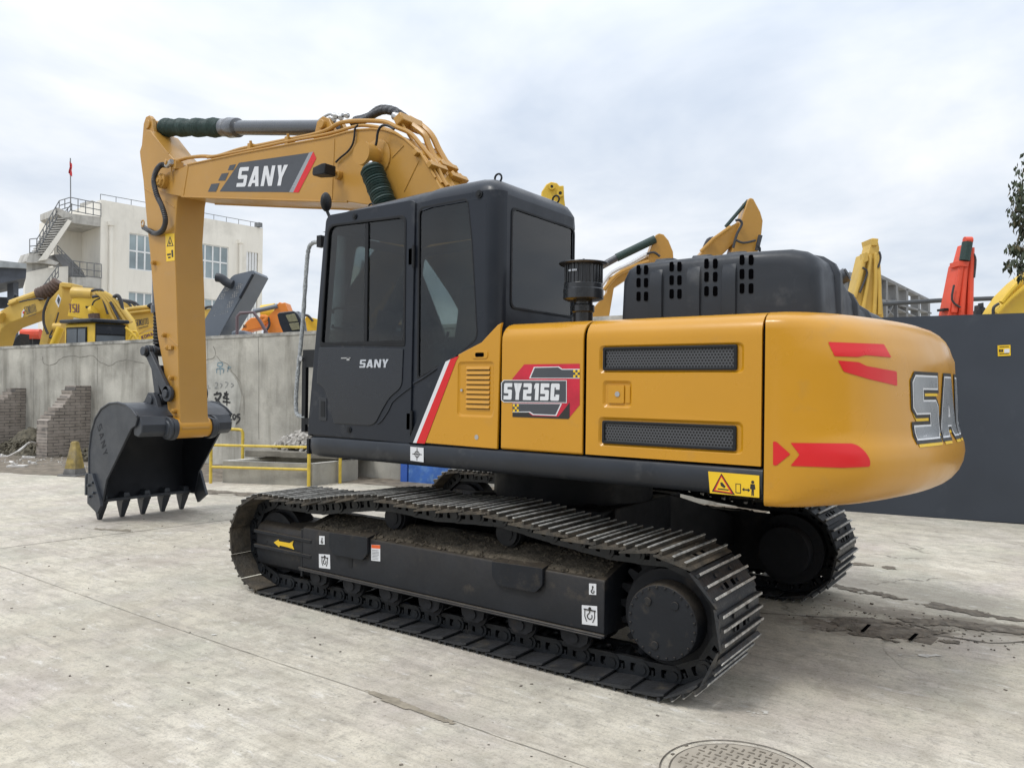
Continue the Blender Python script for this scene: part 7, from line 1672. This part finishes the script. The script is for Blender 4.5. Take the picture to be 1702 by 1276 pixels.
# canopy at far left
DK = mat('dark_canopy_steel', (.05, .058, .075), .6, var=.2); LG = mat('light_canopy_edge', (.26, .28, .29), .7, var=.2)
cn = thing('steel_canopy', 'dark flat roofed steel canopy on a column at the left edge beside the cream building', 'canopy', dist(18, 640, 36))
b = MB(); b.prism([dist(x, y, 36) for x, y in [(-160, 424), (0, 433), (44, 438), (44, 446), (0, 444), (-160, 440)]], (FWH*36+RTH*-24)*.12); b.build('roof_edge', LG, cn)
b = MB(); b.prism([dist(x, y, 36.2) for x, y in [(-160, 442), (0, 445), (44, 447), (43, 462), (0, 471), (-160, 500)]], (FWH*36+RTH*-24)*.11); b.build('roof_beam', DK, cn)
b = MB(); bp_(b, [(12, 468), (22, 466), (22, 700), (12, 700)], 37, .4, DK); b.build('column', DK, cn)
b = MB(); bp_(b, [(-60, 492), (12, 494), (25, 503), (60, 506), (60, 512), (-60, 512)], 39, .4, DK); b.build('lower_beam', DK, cn)
b = MB(); bp_(b, [(20, 497), (28, 494), (36, 500), (36, 520), (20, 520)], 33, .4, BLACK); b.use(BLACK); tube_px(b, [(30, 494), (26, 490), (22, 500)], 33, .05); tag(b.build('machine_silhouette', HOODM), 'small dark machine shape standing under the canopy behind the mustard boom', 'machine')
# ================================================================== TREE (right edge)
LEAF = mat('dark_glossy_leaf', (.045, .06, .03), .5, var=.5, vscale=9); LEAF2 = mat('brownish_leaf', (.09, .075, .035), .6, var=.4, vscale=9); BARK = mat('bark', (.10, .08, .06), .9, var=.4, vscale=14, bump=1)
DT = 12.5
tp = dist(1800, 700, DT); tp.z = 0
tr = thing('tree', 'leafy tree with drooping dark leaves reaching in at the right edge above the fence', 'tree', tp)
b = MB(); top = dist(1790, 230, DT); b.tube([tp, tp+Vector((.05, 0, 2)), (tp+top)/2+Vector((0, .1, 0)), top, dist(1770, 120, DT)], lambda t: .13*(1-t*.75), 10, 4)
cl = [(1697, 322, 14, 26), (1690, 350, 11, 18), (1697, 368, 8, 14), (1684, 410, 9, 8), (1697, 418, 8, 10), (1683, 437, 13, 9), (1697, 450, 10, 14), (1706, 385, 8, 14), (1745, 300, 40, 60), (1760, 390, 40, 50), (1790, 220, 55, 60), (1850, 330, 50, 90), (1820, 130, 60, 50), (1900, 220, 50, 60)]
for (x, y, rx, ry) in cl:
    s = dist(1785+random.uniform(-5, 5), y+60, DT); e_ = dist(x+rx*.2, y-ry*.2, DT+random.uniform(-.1, .1)); b.tube([s, s.lerp(e_, .5)+Vector((0, 0, .12)), e_], lambda t: .022*(1-t*.8), 6, 4)
    for _ in range(5): t_ = dist(x+random.uniform(-.9, .9)*rx, y+random.uniform(-.7, .9)*ry, DT+random.uniform(-.15, .15)); b.tube([e_+(s-e_)*random.uniform(0, .25), e_.lerp(t_, .6)+Vector((0, 0, .03)), t_], lambda t: .007*(1-t*.6), 5, 3)
b.build('trunk', BARK, tr)
b = MB()
for (x, y, rx, ry) in cl:
    for _ in range(int(rx*ry*.24)+20):
        r = random.random()**.6; a = random.random()*2*PI; px, py = x+rx*r*math.cos(a), y+ry*r*math.sin(a)
        c = dist(px, py, DT)+FWH*random.uniform(-.35, .35)*(.4 if rx < 20 else 1.5); Lf = random.uniform(.07, .14); wf_ = Lf*.24
        dn_ = Vector((random.gauss(0, .35), random.gauss(0, .35), -1)).normalized(); sd_ = dn_.cross(Vector((random.gauss(0, 1), random.gauss(0, 1), .1))).normalized(); b.use(LEAF if random.random() < .8 else LEAF2)
        fold = dn_.cross(sd_)*wf_*.4
        b._add([c, c+dn_*Lf*.45+sd_*wf_+fold, c+dn_*Lf, c+dn_*Lf*.45-sd_*wf_+fold, c+dn_*Lf*.5], [(0, 1, 4), (1, 2, 4), (0, 4, 3), (4, 2, 3)])
b.build('crown', None, tr, smooth=0)

# ================================================================== UNSEEN WORKSHOP ADDED BEHIND THE CAMERA (gives the glass and paint something to reflect)
PB = CAM-FWH*19; bw = thing('added_reflection_building', 'plain grey workshop front added behind the camera for glass and paint to reflect', 'building', Vector((PB.x, PB.y, 0)))
def wq(u, o, z): return Vector((PB.x, PB.y, 0))+RTH*u-FWH*o+Vector((0, 0, z))
b = MB().use(WB2); b.prism([wq(-26, 0, 0), wq(20, 0, 0), wq(20, 8, 0), wq(-26, 8, 0)], (0, 0, 7.2)); b.build('wall', WB2, bw)
for k in range(10):
    u = -24+k*4.4
    for z in (1.0, 4.3):
        b = MB(); b.prism([wq(u, -.05, z), wq(u+2.6, -.05, z), wq(u+2.6, .05, z), wq(u, .05, z)], (0, 0, 1.9)); b.build('window', WINGL, bw)
b = MB(); b.prism([wq(-26.5, -.6, 7.2), wq(20.5, -.6, 7.2), wq(20.5, 8, 7.2), wq(-26.5, 8, 7.2)], (0, 0, .35)); b.build('roof', DK, bw)
